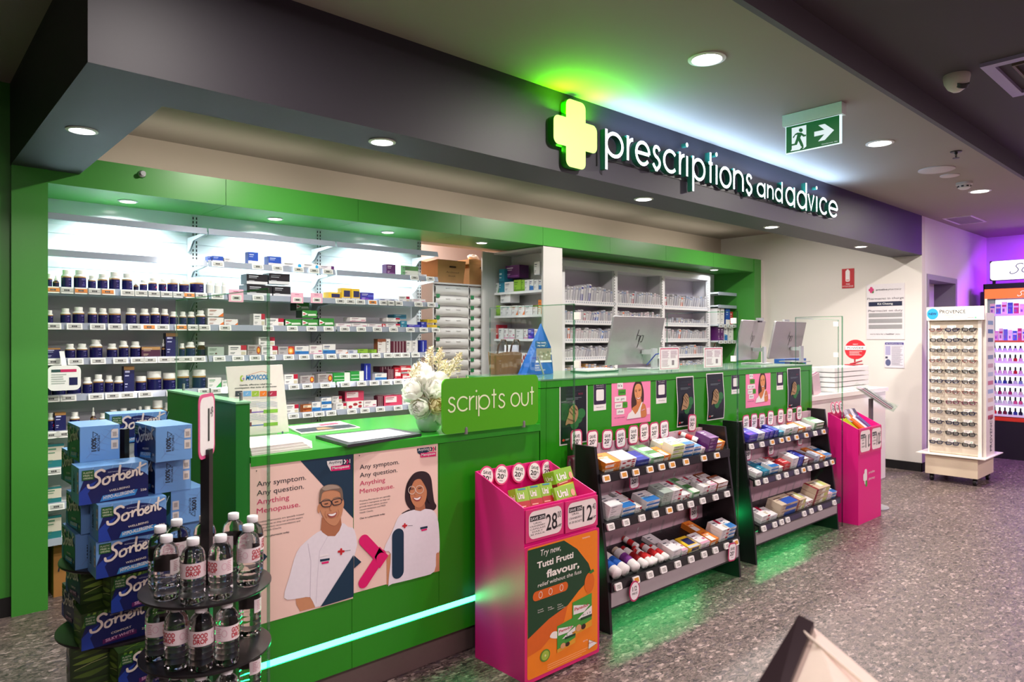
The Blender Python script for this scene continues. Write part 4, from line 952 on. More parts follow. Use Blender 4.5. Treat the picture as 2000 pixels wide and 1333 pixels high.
mb = MB(); mb.tube([(2.78, 2.80, 1.245), (2.735, 2.80, 1.345)], .005, STEEL, 8); mb.build('rod', t)
# ================================================================ WALL SHELVING (three bays, front at y 4.53)
SY0, SYB = 4.53, 4.905
BOARD = C('#dfe6ea', .12, noise=.01, spec=.7); RAILM = C('#aab3c4', .12, .25, noise=.02)
TAGW = C('#eef0ee', .4); TAGG = C('#b9bcb8', .5); TAGO = C('#d9832a', .5); TAGK = C('#3a3c3d', .5)
def tag_mesh(kind):
    mb = MB(); w, h = .076, .036
    mb.box(-w/2, -.003, -h, w/2, .001, 0, TAGW); pr = Pr(mb, (-w/2, -.003, -h), (1, 0, 0), (0, 0, 1), .0005)
    pr.rect(w*.1, h*.18, w*.9, h*.82, TAGO if kind else TAGG, 1); pr.rect(w*.32, h*.38, w*.66, h*.64, TAGK, 2); pr.rect(w*.14, h*.24, w*.86, h*.28, TAGK, 2)
    for a in (.42, .52): pr.rect(w*a, h*.38, w*(a+.015), h*.64, TAGG, 3)
    return mb
TAGME = [tag_mesh(k).build('price_tag', None, local=True) for k in (0, 1)]
def put_tag(parent, x, y, z, kind, tilt=-.2):
    o = TAGME[kind].copy(); COL.objects.link(o); o.parent = parent
    o.location = Vector((x, y, z))-WL[parent.name]; o.rotation_euler = (tilt, 0, 0); o.name = 'price_tag'
SHZ = [2.141, 1.939, 1.734, 1.534, 1.338, 1.135, .936, .736, .54, .343]
BAYS = [('left', .672, 1.522), ('middle', 1.532, 2.408), ('right', 2.422, 3.312)]
cT1, cT2, cM1, cM2 = Crop(80, 380, 5.128), Crop(80, 620, 5.553), Crop(400, 400, 3.3333), Crop(400, 600, 4.348)
TAGS = {2: [(cT1, [(120, 1), (258, 0), (400, 1), (535, 0), (665, 1), (868, 0), (1003, 0), (1130, 0), (1255, 0), (1378, 0), (1482, 1), (1595, 0), (1765, 0)]), (cM1, [(345, 0), (880, 0), (945, 0), (1010, 0), (1090, 1), (1162, 0), (1210, 0), (1258, 0), (1388, 0), (1472, 0)])],
        3: [(cT2, [(130, 0), (362, 0), (612, 0), (805, 0), (1018, 0), (1170, 1), (1315, 0), (1520, 1), (1645, 0), (1765, 0)]), (cM1, [(130, 0), (410, 0), (567, 0), (692, 0), (803, 0), (908, 0), (1015, 0), (1120, 0), (1225, 0), (1335, 0), (1422, 0), (1500, 0)])],
        4: [(cT2, [(132, 0), (375, 0), (618, 0), (860, 0), (1048, 0), (1183, 0), (1338, 0), (1468, 0), (1580, 0), (1712, 0), (1930, 0)]), (cM2, [(280, 0), (425, 0), (552, 0), (708, 0), (840, 0), (962, 0), (1072, 0), (1180, 0), (1265, 0), (1355, 0), (1450, 0), (1553, 0), (1632, 0), (1702, 0), (1785, 0), (1905, 0)])],
        5: [(cT2, [(112, 0), (295, 0), (595, 0), (775, 0), (932, 0), (1130, 0), (1430, 0), (1770, 0), (1890, 0)]), (cM2, [(752, 0), (868, 0), (1020, 0), (1192, 0), (1328, 0), (1434, 0), (1536, 0), (1638, 0), (1735, 0)])],
        6: [(cT2, [(112, 0), (250, 0)]), (cM2, [(750, 0), (872, 0), (968, 0), (1070, 0), (1245, 0), (1356, 0), (1487, 0), (1637, 0), (1760, 0)])],
        1: [(cM1, [(82, 0), (342, 0), (470, 0), (607, 0), (708, 0), (798, 0), (1362, 0), (1465, 0)])],
        7: [(Crop(90, 780, 4.04), [(60, 0)])], 8: [(Crop(90, 780, 4.04), [(80, 0)])]}
SHELF_NAME = ['top empty', 'second', 'third', 'fourth', 'fifth', 'sixth', 'seventh', 'eighth', 'ninth', 'lowest']
for i, z in enumerate(SHZ):
    for bn, x0, x1 in BAYS:
        if i > 6 and bn != 'left': continue
        t = thing('wall_shelf', 'pale wall shelf in the %s bay, %s shelf from the top' % (bn, 'topmost' if i == 0 else ORD[i+1]), 'shelf', ((x0+x1)/2, SYB, z-.02), 'pale wall shelves')
        mb = MB(); mb.box(x0, SY0+.012, z-(.022 if i > 1 else .010), x1, SYB, z-.004, BOARD if i > 1 else clear('shelf_glass', (.93, .97, .97), .10)); mb.build('board', t)
        mb = MB(); mb.raw([(x0, SY0+.012, z+.002), (x1, SY0+.012, z+.002), (x0, SY0, z-.036), (x1, SY0, z-.036), (x0, SY0+.016, z+.002), (x1, SY0+.016, z+.002), (x0, SY0+.006, z-.038), (x1, SY0+.006, z-.038)],
            [(0, 2, 3, 1), (4, 5, 7, 6), (0, 1, 5, 4), (2, 6, 7, 3), (0, 4, 6, 2), (1, 3, 7, 5)], RAILM); rail = mb.build('front_rail', t)
        for xb in (x0+.0, x1-.004):
            mb = MB(); P = [(SYB, -.022), (SYB, -.12), (SYB-.05, -.10), (SYB-.11, -.05), (SY0+.05, -.035), (SY0+.02, -.022)]
            vs = [(xb, p[0], z+p[1]) for p in P]+[(xb+.004, p[0], z+p[1]) for p in P]; n = len(P)
            mb.raw(vs, [tuple(range(n)), tuple(range(2*n-1, n-1, -1))]+[(a, n+a, n+(a+1) % n, (a+1) % n) for a in range(n)], C('#d6dade', .3)); mb.build('bracket', t)
        for cr, L in TAGS.get(i, []):
            for cx_, kind in L:
                u, v = cr.p(cx_, 0); X = at(u, CYPX, Y=SY0).x
                if x0-.01 <= X < x1+.01: put_tag(rail, X, SY0-.002, z-.001, kind)

# ---------------------------------------------------------------- supplement bottles
NAVY = C('#17154d', .22, noise=.02); GOLD = C('#b98d4e', .3, .3); CAPW = C('#e9ebe6', .45, noise=.02); JARW = C('#dfe3df', .35); LTX = C('#6d68a8', .4); AMB = C('#3b2718', .1); NAVD = C('#0f1030', .25)
def sup(prof, mats, cap, text=True, red=False):
    """unit bottle: height 1, radius .5"""
    mb = MB(); n = 24; mb.lathe(prof, None, n, mats=mats)
    if text:
        rr = .502
        f = lambda x, y, l: Vector((math.sin(x)*(rr+.004*l), -math.cos(x)*(rr+.004*l), y))
        pr = Pr(mb, f=f)
        for y0, x0, x1 in ((.50, -.35, .3), (.46, -.35, .15), (.30, -.1, .12), (.2, -.25, .25)):
            m = 4
            for k in range(m): a, b = x0+(x1-x0)*k/m, x0+(x1-x0)*(k+1)/m; pr.poly([(a, y0), (b, y0), (b, y0+.018), (a, y0+.018)], LTX, 1)
        if red: pr.poly([(x*.18+.25, y*.09+.33) for x, y in ellipse(0, 0, 1, 1, 10)], C('#c01a3c', .4), 2)
    b = mb.build('supplement_bottle', None, local=True); mc = MB(); mc.lathe(cap, CAPW, n); c = mc.build('cap', b, local=True); return b
BP0 = [(.44, 0), (.5, .02), (.5, .045), (.5, .05), (.5, .58), (.5, .585), (.5, .64), (.5, .645), (.47, .70), (.36, .76), (.33, .78)]
BM0 = [JARW, JARW, JARW, NAVY, GOLD, GOLD, JARW, JARW, JARW, JARW]
SB = {'b': sup(BP0, BM0, [(.33, .775), (.36, .78), (.36, .98), (.33, 1.0)]),
      'r': sup(BP0, BM0, [(.33, .775), (.36, .78), (.36, .98), (.33, 1.0)], red=True),
      't': sup([(.46, 0), (.5, .02), (.5, .04), (.5, .045), (.5, .60), (.5, .605), (.5, .68), (.5, .685), (.5, .72), (.46, .74)], [JARW, JARW, JARW, NAVY, GOLD, GOLD, JARW, JARW, JARW], [(.47, .74), (.485, .75), (.485, .98), (.46, 1.0)]),
      'd': sup([(.48, 0), (.5, .03), (.5, .035), (.5, .42), (.5, .425), (.5, .48), (.5, .485), (.38, .55), (.2, .60)], [NAVD, NAVD, NAVD, NAVY, GOLD, GOLD, AMB, AMB], [(.24, .59), (.26, .60), (.26, .74), (.16, .78), (.12, .95), (.08, 1.0)]),
      'w': sup([(.46, 0), (.5, .02), (.5, .65), (.5, .66), (.42, .76), (.36, .78)], [JARW]*5, [(.37, .775), (.4, .79), (.4, .98), (.37, 1.0)], False),
      'a': sup([(.46, 0), (.5, .02), (.5, .1), (.5, .11), (.5, .5), (.5, .51), (.5, .62), (.35, .74), (.3, .77)], [AMB, AMB, AMB, NAVD, GOLD, AMB, AMB, AMB], [(.38, .76), (.42, .78), (.42, .97), (.38, 1.0)], False)}
KIND = {'b': 'navy supplement bottle with gold band', 'r': 'navy supplement bottle with red dot', 't': 'wide navy supplement tub with gold band', 'd': 'narrow dark dropper bottle', 'w': 'plain white bottle', 'a': 'amber glass bottle'}
ROWS = {2: (cT1, [(45, 110, 775, 915, 'b'), (110, 180, 790, 915, 'd'), (192, 305, 730, 915, 'b'), (318, 455, 730, 920, 'b'), (460, 548, 790, 930, 'b'), (555, 665, 775, 935, 'b'), (670, 790, 760, 945, 'b'), (800, 915, 770, 945, 'b'), (917, 973, 840, 950, 'd'), (977, 1058, 840, 955, 'b'), (1062, 1157, 820, 960, 'r'), (1166, 1250, 832, 965, 'r'), (1254, 1368, 830, 970, 't'), (1372, 1478, 840, 970, 't'), (1482, 1635, 820, 980, 't'), (1642, 1720, 850, 990, 'w'), (1725, 1795, 860, 990, 'w'), (1798, 1850, 865, 990, 'w')]),
        3: (cT1, [(45, 120, 1145, 1280, 'b'), (185, 295, 1130, 1285, 'b'), (308, 435, 1115, 1285, 'b'), (458, 560, 1120, 1285, 'b'), (564, 664, 1125, 1285, 'b'), (668, 800, 1125, 1285, 't'), (838, 955, 1125, 1290, 'b'), (978, 1082, 1130, 1290, 'b'), (1086, 1186, 1120, 1290, 'b'), (1190, 1274, 1130, 1290, 'b'), (1278, 1365, 1160, 1295, 'b'), (1375, 1450, 1160, 1295, 'b'), (1456, 1535, 1165, 1300, 'b'), (1542, 1640, 1150, 1300, 'b')]),
        4: (cT2, [(250, 368, 275, 435, 'b'), (374, 505, 275, 435, 'b'), (518, 668, 228, 430, 'b'), (703, 825, 275, 430, 'b'), (833, 945, 240, 425, 'b'), (957, 1078, 250, 425, 'b'), (1295, 1345, 225, 420, 'd'), (1487, 1553, 268, 415, 'b'), (1557, 1668, 255, 415, 'b'), (1682, 1775, 262, 420, 'a')]),
        5: (cT2, [(50, 105, 615, 830, 'd'), (110, 268, 650, 830, 't'), (272, 438, 580, 830, 't'), (442, 553, 635, 815, 'b'), (557, 676, 605, 810, 'b'), (682, 778, 615, 805, 'b'), (782, 890, 625, 800, 'b'), (1017, 1138, 620, 785, 't'), (1142, 1310, 565, 775, 't'), (1315, 1460, 590, 775, 't'), (1467, 1608, 555, 765, 't'), (1637, 1790, 555, 760, 't')]),
        6: (cT2, [(55, 143, 1015, 1215, 'r'), (300, 418, 1020, 1210, 'b'), (524, 596, 985, 1210, 'd'), (622, 712, 1045, 1200, 'b'), (724, 833, 1018, 1200, 'b'), (838, 940, 1010, 1200, 'b'), (952, 1038, 1025, 1200, 'r'), (1045, 1092, 995, 1190, 'b'), (1097, 1195, 995, 1190, 'b'), (1200, 1315, 935, 1185, 't'), (1322, 1420, 975, 1190, 'r'), (1428, 1480, 990, 1190, 'b')])}
def extent(cr, x0, x1, yt, yb, Y):
    u0, v0 = cr.p(x0, yt); u1, v1 = cr.p(x1, yb); A = at(u0, CYPX, Y=Y); B = at(u1, CYPX, Y=Y)
    d = depth((A.x+B.x)/2, Y); return A.x, B.x, (v1-v0)/FPX*d
CLAIM = {}
for i, (cr, L) in ROWS.items():
    for j, (a, b, yt, yb, k) in enumerate(L):
        Y = 4.60; X0, X1, h = extent(cr, a, b, yt, yb, Y); w = (X1-X0)*.93; r = w/2
        cnt = 'one' if len(L) == 1 else ORD[j+1]
        dup(SB[k], loc=((X0+X1)/2, max(4.56+r, 4.585), SHZ[i]-.004), rot=(0, 0, .55+random.uniform(-.12, .12)), scale=(w, w, h),
            label='%s, %s from left on the %s wall shelf' % (KIND[k], cnt, SHELF_NAME[i]), group='bottles on the wall shelves', cat='bottle')

# ---------------------------------------------------------------- cartons: unit boxes with printed faces
def carton(base, front=(), side=None, top=None, circ=(), tri=(), lines=True, linecol='#555a66', txt=None):
    """unit carton standing on z 0, centred in x, front at y 0, going back to y 1"""
    mb = MB(); B = C(base, .35, noise=.02); mb.box(-.5, 0, 0, .5, 1, 1, B); e = .004
    pr = Pr(mb, (-.5, 0, 0), (1, 0, 0), (0, 0, 1), e)
    for x0, z0, x1, z1, c in front: pr.rect(x0, z0, x1, z1, C(c, .35, noise=.02), 1)
    for pts, c in tri: pr.poly(list(pts), C(c, .35), 2)
    for x, z, rx, rz, c in circ: pr.ell(x, z, rx, rz, C(c, .35), 3, 16)
    if lines:
        lc = C(linecol, .5); pr.rect(.1, .76, .55, .83, lc, 4); pr.rect(.1, .62, .48, .66, lc, 4); pr.rect(.1, .3, .36, .34, lc, 4); pr.rect(.1, .2, .3, .23, lc, 4)
    if side: Pr(mb, (-.5, 1, 0), (0, -1, 0), (0, 0, 1), e).rect(0, 0, 1, 1, C(side, .35), 1)
    if top: Pr(mb, (-.5, 0, 1), (1, 0, 0), (0, 1, 0), e).rect(0, 0, 1, 1, C(top, .35), 1)
    else:
        p2 = Pr(mb, (-.5, 0, 1), (1, 0, 0), (0, 1, 0), e)
        for x0, z0, x1, z1, c in front[:3]: p2.rect(x0, z0, x1, z1, C(c, .35), 1)
        if lines: p2.rect(.12, .7, .5, .78, C(linecol, .5), 3); p2.rect(.12, .52, .42, .57, C(linecol, .5), 3)
    o = mb.build('carton', None, local=True); return o
W_ = '#e8e6e6'
CT = {
 'bluewhite': (carton(W_, [(0, .32, 1, 1, '#2450b4')], side='#1d3f94', linecol='#c7d4f2'), 'white carton with a deep blue upper half'),
 'white': (carton(W_, [(0, .0, 1, .06, '#c9ccd2')]), 'plain white medicine carton'),
 'cyan': (carton('#f2f2f2', circ=[(.88, .5, .09, .38, '#2ba8dc')], linecol='#20242c'), 'flat white carton with a cyan disc'),
 'purpend': (carton('#f0edf0', [(.8, 0, 1, 1, '#5b1d66'), (.1, .1, .75, .2, '#8a5a96')], linecol='#6a4a70'), 'flat white carton with a purple end'),
 'black': (carton('#14161c', [(0, 0, 1, .28, '#dadce2')], side='#20262e', linecol='#c9ced8'), 'black carton with a white lower stripe'),
 'purple': (carton('#5a1f66', [(.1, .1, .9, .2, '#8a4a96')], linecol='#e8d8ec'), 'purple medicine carton'),
 'greenw': (carton('#e4ebe0', [(.0, .55, 1, 1, '#4f8a4a'), (0, 0, .25, 1, '#7fc08a')]), 'green and white carton'),
 'yellow': (carton('#f0c832', [(.25, .25, .95, .8, '#272a5c'), (0, 0, 1, .18, '#c9ccd2')], lines=False, side='#e8b820'), 'yellow carton with a navy square'),
 'violet': (carton('#3b34a8', [(.05, .1, .6, .3, '#7a3cc0'), (.55, .5, .95, .7, '#5a6ad8')], linecol='#dcdcf8'), 'violet blue carton'),
 'foil': (carton('#c3c8d4', [(.1, .2, .5, .8, '#8f98b4'), (.6, .3, .9, .7, '#dfe3ea')], lines=False), 'silver foil strip pack'),
 'wred': (carton(W_, [(.68, .55, 1, 1, '#b3163c'), (.7, .1, .95, .4, '#c8c0a8')]), 'white carton with a crimson corner'),
 'worange': (carton(W_, tri=[([(.65, 0), (1, 0), (1, .5)], '#e2712a')], linecol='#a04a30'), 'white carton with an orange corner'),
 'green': (carton('#2f8a34', tri=[([(.0, .2), (.0, .85), (.38, .5)], '#eef2ee'), ([(.38, .25), (.95, .3), (.9, .55), (.38, .52)], '#dfe8dc')], circ=[(.12, .5, .1, .09, '#c8283c')], side='#1c4a26', top='#277a2e', lines=False), 'green carton with a white arrow'),
 'sun': (carton('#a9a3a4', [(.05, .45, .6, .5, '#5c4f58')], circ=[(.83, .5, .15, .36, '#b03a1c'), (.83, .5, .09, .22, '#f0b040')], linecol='#5c3f48'), 'grey carton with an orange sun emblem'),
 'redsun': (carton('#c23a34', [(0, 0, .62, 1, '#b2aeb0')], circ=[(.78, .5, .17, .38, '#e8982c'), (.78, .5, .09, .2, '#fbe0a0')], side='#b03028'), 'red and grey carton with a sun emblem'),
 'wblue': (carton(W_, [(0, 0, 1, .42, '#2c72b8'), (0, .38, .5, .48, '#7cb8e0')], linecol='#2a3f70'), 'white carton with blue lower half'),
 'wpink': (carton(W_, [(0, 0, 1, .16, '#d8a0b8'), (.7, .3, .95, .45, '#c2547c')], linecol='#8a4a6a'), 'white carton with pink base stripe'),
 'lime': (carton('#8fbf3c', [(0, 0, 1, .2, '#6a9a2c')], linecol='#3a6a20'), 'lime green carton'),
 'maroon': (carton('#5a1830', [(.18, 0, .22, 1, '#c8b8bc'), (.38, 0, .42, 1, '#c8b8bc'), (.58, 0, .62, 1, '#c8b8bc'), (.78, 0, .82, 1, '#c8b8bc')], lines=False), 'maroon ribbed carton'),
 'blue': (carton('#22309a', [(.1, .1, .9, .25, '#3c50c4')], linecol='#d0d8f8'), 'deep blue carton'),
 'teal': (carton('#2a86a4', [(0, .4, 1, .5, '#1c6480')], linecol='#d8eef4'), 'teal carton'),
 'yellowp': (carton('#e2c02c', [(0, .45, 1, .5, '#a88a18')], linecol='#5a4a10'), 'bright yellow carton'),
 'greyg': (carton('#a9b8ae', circ=[(.5, .3, .06, .08, '#5a2a30')], linecol='#5c6c62'), 'grey green carton'),
 'wgreen': (carton(W_, tri=[([(.55, 0), (1, 0), (1, .6)], '#3aa85a')], linecol='#3a8a5a'), 'white carton with a green corner'),
 'greenpk': (carton('#2b9440', [(.66, 0, 1, 1, '#e6ece6'), (.05, .25, .7, .32, '#bfe4c4'), (.05, .6, .7, .67, '#bfe4c4')], lines=False), 'green pack with a white end'),
 'tallblue': (carton('#1d2c9c', [(.3, .1, .42, .9, '#d0d8f8')], lines=False), 'tall blue carton'),
 'amber': (carton('#b4632c', [(0, .6, 1, .9, '#e8d8c0'), (0, .35, 1, .5, '#7a2a1c')], linecol='#5a2a14'), 'amber and cream carton'),
 'redw': (carton('#c8283c', [(.08, .3, .92, .6, '#f0e8ea')], linecol='#f8e8ea'), 'red carton with a white stripe'),
 'pinkw': (carton('#d8486c', [(.08, .35, .7, .9, '#f2e4e8')], side='#8a1c3c', linecol='#a02a4a'), 'pink and white carton'),
 'redpat': (carton(W_, circ=[(.2, .3, .12, .2, '#a8303c'), (.5, .6, .14, .2, '#a8303c'), (.8, .3, .12, .2, '#a8303c'), (.8, .8, .1, .14, '#a8303c')], lines=False), 'white carton with red blotches'),
 'navybox': (carton('#191c58', [(0, .86, 1, 1, '#a87c48')], side='#12143c', top='#a87c48', linecol='#c8ccf0'), 'navy carton with a gold top band'),
 'plum': (carton('#4a1f3c', [(0, .72, 1, 1, '#b88c58')], linecol='#d8c0a8'), 'plum carton with a gold band'),
 'tealbeige': (carton('#d8d2c4', [(0, 0, 1, .32, '#2a7a80'), (0, .9, 1, 1, '#2a7a80')], linecol='#5a8a70'), 'beige and teal carton'),
 'orange': (carton('#e8862c', [(0, .0, .6, .45, '#f2ede6'), (.1, .5, .7, .62, '#fbe8c8')], linecol='#c84a28'), 'orange and white carton'),
 'redbox': (carton('#b8262c', [(.1, .3, .9, .4, '#f0d8d0')], linecol='#f8e0d8'), 'red carton'),
 'brown': (carton('#8a4a2c', [(0, 0, 1, .8, '#e6e2e0')], linecol='#8a5a4a'), 'white carton with a rust top'),
 'liver': (carton('#cdb89c', [(0, 0, .14, 1, '#8a1c24'), (.45, .2, .95, .85, '#c8d078'), (.45, .2, .68, .85, '#efeeda')], linecol='#5a4a3a'), 'beige carton with a red edge'),
}
def put_carton(k, x0, x1, y, z, h, d, label, group, rz=0, cat='medicine box', rx=0):
    return dup(CT[k][0], loc=((x0+x1)/2, y, z), rot=(rx, 0, rz), scale=(x1-x0, d, h), label=label, group=group, cat=cat)
# (x0, x1, top, bottom, kind, base lift) measured in the detail crops
BX = {
 1: [(cM1, [(15, 40, 335, 370, 'bluewhite'), (45, 118, 330, 370, 'bluewhite'), (122, 186, 340, 372, 'white'), (278, 345, 297, 380, 'bluewhite'), (410, 495, 330, 395, 'bluewhite'), (500, 628, 375, 405, 'cyan'), (632, 738, 378, 410, 'cyan'), (741, 838, 390, 418, 'purpend'), (1178, 1238, 378, 445, 'purple'), (1270, 1385, 385, 450, 'greenw'), (1402, 1440, 438, 455, 'white')])],
 2: [(cM1, [(270, 435, 520, 592, 'black'), (441, 556, 520, 590, 'black'), (800, 880, 550, 595, 'yellow'), (885, 945, 525, 600, 'yellow'), (949, 1005, 530, 603, 'yellow'), (1009, 1096, 560, 612, 'violet'), (1130, 1200, 597, 615, 'foil'), (1203, 1252, 599, 616, 'foil'), (1257, 1330, 578, 616, 'wred'), (1345, 1432, 597, 620, 'wpink')])],
 3: [(cM1, [(15, 120, 730, 783, 'worange'), (123, 212, 740, 783, 'worange'), (312, 388, 703, 783, 'wred'), (395, 510, 733, 785, 'wred'), (520, 626, 738, 785, 'green'), (630, 735, 738, 787, 'green'), (740, 838, 732, 788, 'green'), (850, 948, 766, 790, 'wpink'), (953, 1052, 764, 790, 'wpink'), (1056, 1148, 766, 790, 'wpink'), (1152, 1172, 766, 790, 'redw'), (1176, 1268, 764, 790, 'wred'), (1272, 1312, 745, 790, 'teal'), (1316, 1398, 770, 792, 'violet'), (1402, 1440, 752, 792, 'blue'), (1444, 1508, 770, 792, 'yellowp')])],
 4: [(cT2, [(50, 210, 325, 445, 'navybox'), (1085, 1290, 310, 425, 'plum'), (1348, 1480, 160, 420, 'navybox')]), (cM2, [(20, 160, 330, 410, 'greyg'), (195, 350, 320, 410, 'wred'), (356, 471, 320, 412, 'sun'), (475, 612, 330, 410, 'wred'), (616, 755, 335, 408, 'redsun'), (760, 878, 330, 405, 'wblue'), (883, 992, 325, 405, 'wpink'), (996, 1105, 318, 405, 'wblue'), (1110, 1208, 360, 398, 'worange'), (1212, 1292, 362, 398, 'foil'), (1297, 1380, 352, 392, 'lime'), (1410, 1455, 352, 388, 'lime'), (1462, 1532, 262, 386, 'brown'), (1536, 1570, 262, 385, 'white'), (1575, 1703, 278, 380, 'maroon'), (1706, 1753, 280, 385, 'white'), (1756, 1803, 280, 385, 'white'), (1830, 1880, 275, 382, 'tallblue')])],
 5: [(cT2, [(893, 1010, 520, 800, 'navybox'), (1803, 1950, 652, 765, 'wgreen'), (1957, 2060, 685, 765, 'wgreen')]), (cM2, [(670, 785, 568, 655, 'wred'), (805, 925, 580, 650, 'sun'), (955, 1080, 572, 650, 'sun'), (1085, 1228, 555, 635, 'greenpk'), (1231, 1345, 548, 635, 'greenpk'), (1348, 1404, 472, 620, 'tallblue'), (1440, 1540, 555, 615, 'wblue'), (1544, 1602, 515, 605, 'maroon'), (1606, 1662, 505, 605, 'redw'), (1668, 1745, 555, 600, 'redw')])],
 6: [(cT2, [(145, 270, 1015, 1215, 'navybox')]), (cM2, [(680, 792, 830, 905, 'wred'), (830, 900, 825, 892, 'amber'), (905, 980, 808, 890, 'wblue'), (985, 1072, 826, 882, 'wblue'), (1110, 1198, 815, 870, 'wred'), (1202, 1340, 800, 862, 'redpat'), (1345, 1453, 790, 850, 'wpink'), (1457, 1512, 750, 842, 'maroon'), (1516, 1668, 750, 838, 'pinkw'), (1672, 1760, 735, 825, 'wred')])],
 7: [(Crop(90, 780, 4.04), [(-30, 140, 345, 530, 'tealbeige')])],
 8: [(Crop(90, 780, 4.04), [(-30, 120, 680, 805, 'tealbeige')])],
 9: [(Crop(90, 780, 4.04), [(-30, 120, 905, 1085, 'tealbeige')])],
}
MINW = {}
for i, sets in BX.items():
    LL = [(cr,)+e for cr, L in sets for e in L]
    LL.sort(key=lambda e: e[0].p(e[1], 0)[0])
    for j, (cr, a, b, yt, yb, k) in enumerate(LL):
        X0, X1, h = extent(cr, a, b, yt, yb, 4.57); X0 = max(X0, .675)
        put_carton(k, X0+.001, X1-.001, 4.56, SHZ[i]-.004, h, min(.14, max(.05, (X1-X0)*.8)), '%s, %s from left on %s wall shelf' % (CT[k][1], ORD[j+1], SHELF_NAME[i]), 'cartons on the wall shelves')
# cartons stacked on others or standing behind: (shelf, crop, x0, x1, top, bottom, kind, y, label)
for i, cr, a, b, yt, yb, k, Y, lab in [
    (2, cM1, 268, 405, 455, 519, 'black', 4.56, 'black carton with a pale stripe, upper left of the stacked black cartons'),
    (2, cM1, 412, 550, 450, 519, 'black', 4.56, 'black carton with a pale stripe, upper right of the stacked black cartons'),
    (3, cM1, 15, 118, 678, 729, 'worange', 4.56, 'white carton with orange corner stacked on another beside the green cartons'),
    (3, cM1, 630, 728, 690, 737, 'green', 4.56, 'green carton with white arrow, middle tier of the green stack'),
    (3, cM1, 592, 676, 640, 689, 'green', 4.66, 'green carton with white arrow on the very top of the green stack'),
    (3, cM1, 940, 1045, 735, 762, 'wpink', 4.57, 'white and pink carton lying on top of another, fourth wall shelf'),
    (3, cM1, 1178, 1266, 738, 762, 'wred', 4.57, 'white and crimson carton stacked beside the teal cartons'),
    (3, cM1, 1230, 1308, 716, 743, 'teal', 4.60, 'teal carton on top of the short teal pile'),
    (3, cM1, 1444, 1508, 748, 769, 'yellowp', 4.56, 'bright yellow carton resting on another at the shelf end'),
    (4, cM2, 452, 590, 255, 328, 'wred', 4.57, 'white and crimson carton stacked highest on the fifth wall shelf'),
    (5, cM2, 1480, 1600, 505, 553, 'maroon', 4.66, 'maroon ribbed carton standing behind the blue and white one'),
    (5, cM2, 1650, 1745, 498, 550, 'redw', 4.57, 'red striped carton on top, nearest to the flowers'),
    (6, cM2, 985, 1070, 770, 824, 'wblue', 4.56, 'white and blue carton stacked on another on the seventh wall shelf'),
    (6, cM2, 1075, 1160, 758, 814, 'wred', 4.60, 'white and crimson carton stacked behind on the seventh wall shelf'),
    (6, cM2, 1185, 1345, 715, 798, 'pinkw', 4.60, 'pink and maroon carton topping the pile on the seventh wall shelf')]:
    X0, X1, h = extent(cr, a, b, yt, yb, Y+.01); u, v = cr.p(a, yb); z = HCAM-(v-CYPX)/FPX*depth((X0+X1)/2, Y+.01)
    # rest it on what lies below
    put_carton(k, X0+.001, X1-.001, Y, z, h, .10, lab, 'cartons on the wall shelves')
# pink bag-like tags and the hanging wobbler
for j, (a, b, yt, yb) in enumerate(((155, 250, 550, 632), (560, 640, 572, 640), (688, 765, 575, 640))):
    X0, X1, h = extent(cM1, a, b, yt, yb, 4.52); u, v = cM1.p(a, yt); z = HCAM-(v-CYPX)/FPX*depth(X0, 4.52)
    t = thing('shelf_talker', ('pink shelf flag below the white bottles', 'pink shelf flag to the right of the black cartons', 'pink shelf flag left of the yellow cartons')[j], 'shelf flag', ((X0+X1)/2, 4.518, z-h), 'pink flags on the third wall shelf')
    mb = MB(); mb.box(X0, 4.516, z-h, X1, 4.519, z, C('#f0b6cc', .5)); pr = Pr(mb, (X0, 4.516, z-h), (1, 0, 0), (0, 0, 1), .0006); w = X1-X0
    pr.rect(w*.16, h*.1, w*.86, h*.55, TAGW, 1); pr.rect(w*.25, h*.18, w*.78, h*.45, TAGG, 2); pr.rect(w*.36, h*.25, w*.66, h*.38, TAGK, 3); pr.rect(w*.3, h*.8, w*.65, h*.86, C('#c86a92', .5), 1); mb.build('flag', t)
A = at(*cT2.p(258, 660), Y=4.44)
t = thing('shelf_wobbler', 'white rounded wobbler hanging from the fifth wall shelf over the bottles', 'shelf flag', (A.x, 4.45, A.z-.12))
mb = MB(); mb.prism(rrect(-.078, -.068, .078, .068, .03, 5), 0, .002, C('#e9eeea', .5), Matrix.Translation((A.x, 4.452, A.z)) @ Matrix.Rotation(PI/2, 4, 'X'))
pr = Pr(mb, (A.x-.078, 4.4495, A.z-.068), (1, 0, 0), (0, 0, 1), .0006); pr.rect(.018, .10, .06, .115, C('#1c4a44', .5), 1); pr.rect(.06, .10, .135, .115, C('#c0205c', .5), 1); pr.bars(.018, .03, .09, .09, 5, C('#aab8b0', .5), 1); pr.rect(.10, .028, .14, .07, NAVY, 1)
mb.build('card', t); mb = MB(); mb.raw([(A.x-.012, 4.452, A.z+.066), (A.x+.012, 4.452, A.z+.066), (A.x+.012, 4.526, A.z+.145), (A.x-.012, 4.526, A.z+.145)], [(0, 1, 2, 3)], C('#e9eeea', .5)); mb.build('strap', t)
# brown box on the floor below the left shelves
t = thing('cardboard_box', 'brown cardboard box on the floor beneath the left wall shelves', 'box', (.86, 4.75, 0))
CARD = C('#a9743a', .8, noise=.08, scale=20); CARD2 = C('#c69460', .8, noise=.06, scale=20)
mb = MB(); mb.box(.715, 4.60, .0, 1.10, 4.88, .29, CARD); mb.box(.715, 4.735, .29, 1.10, 4.745, .292, C('#7a5226', .8)); pr = Pr(mb, (.73, 4.60, .12), (1, 0, 0), (0, 0, 1), .0008)
pr.text('Retu', .005, .02, .14, .055, INK, 1, 0, .15); mb.build('carton_body', t)

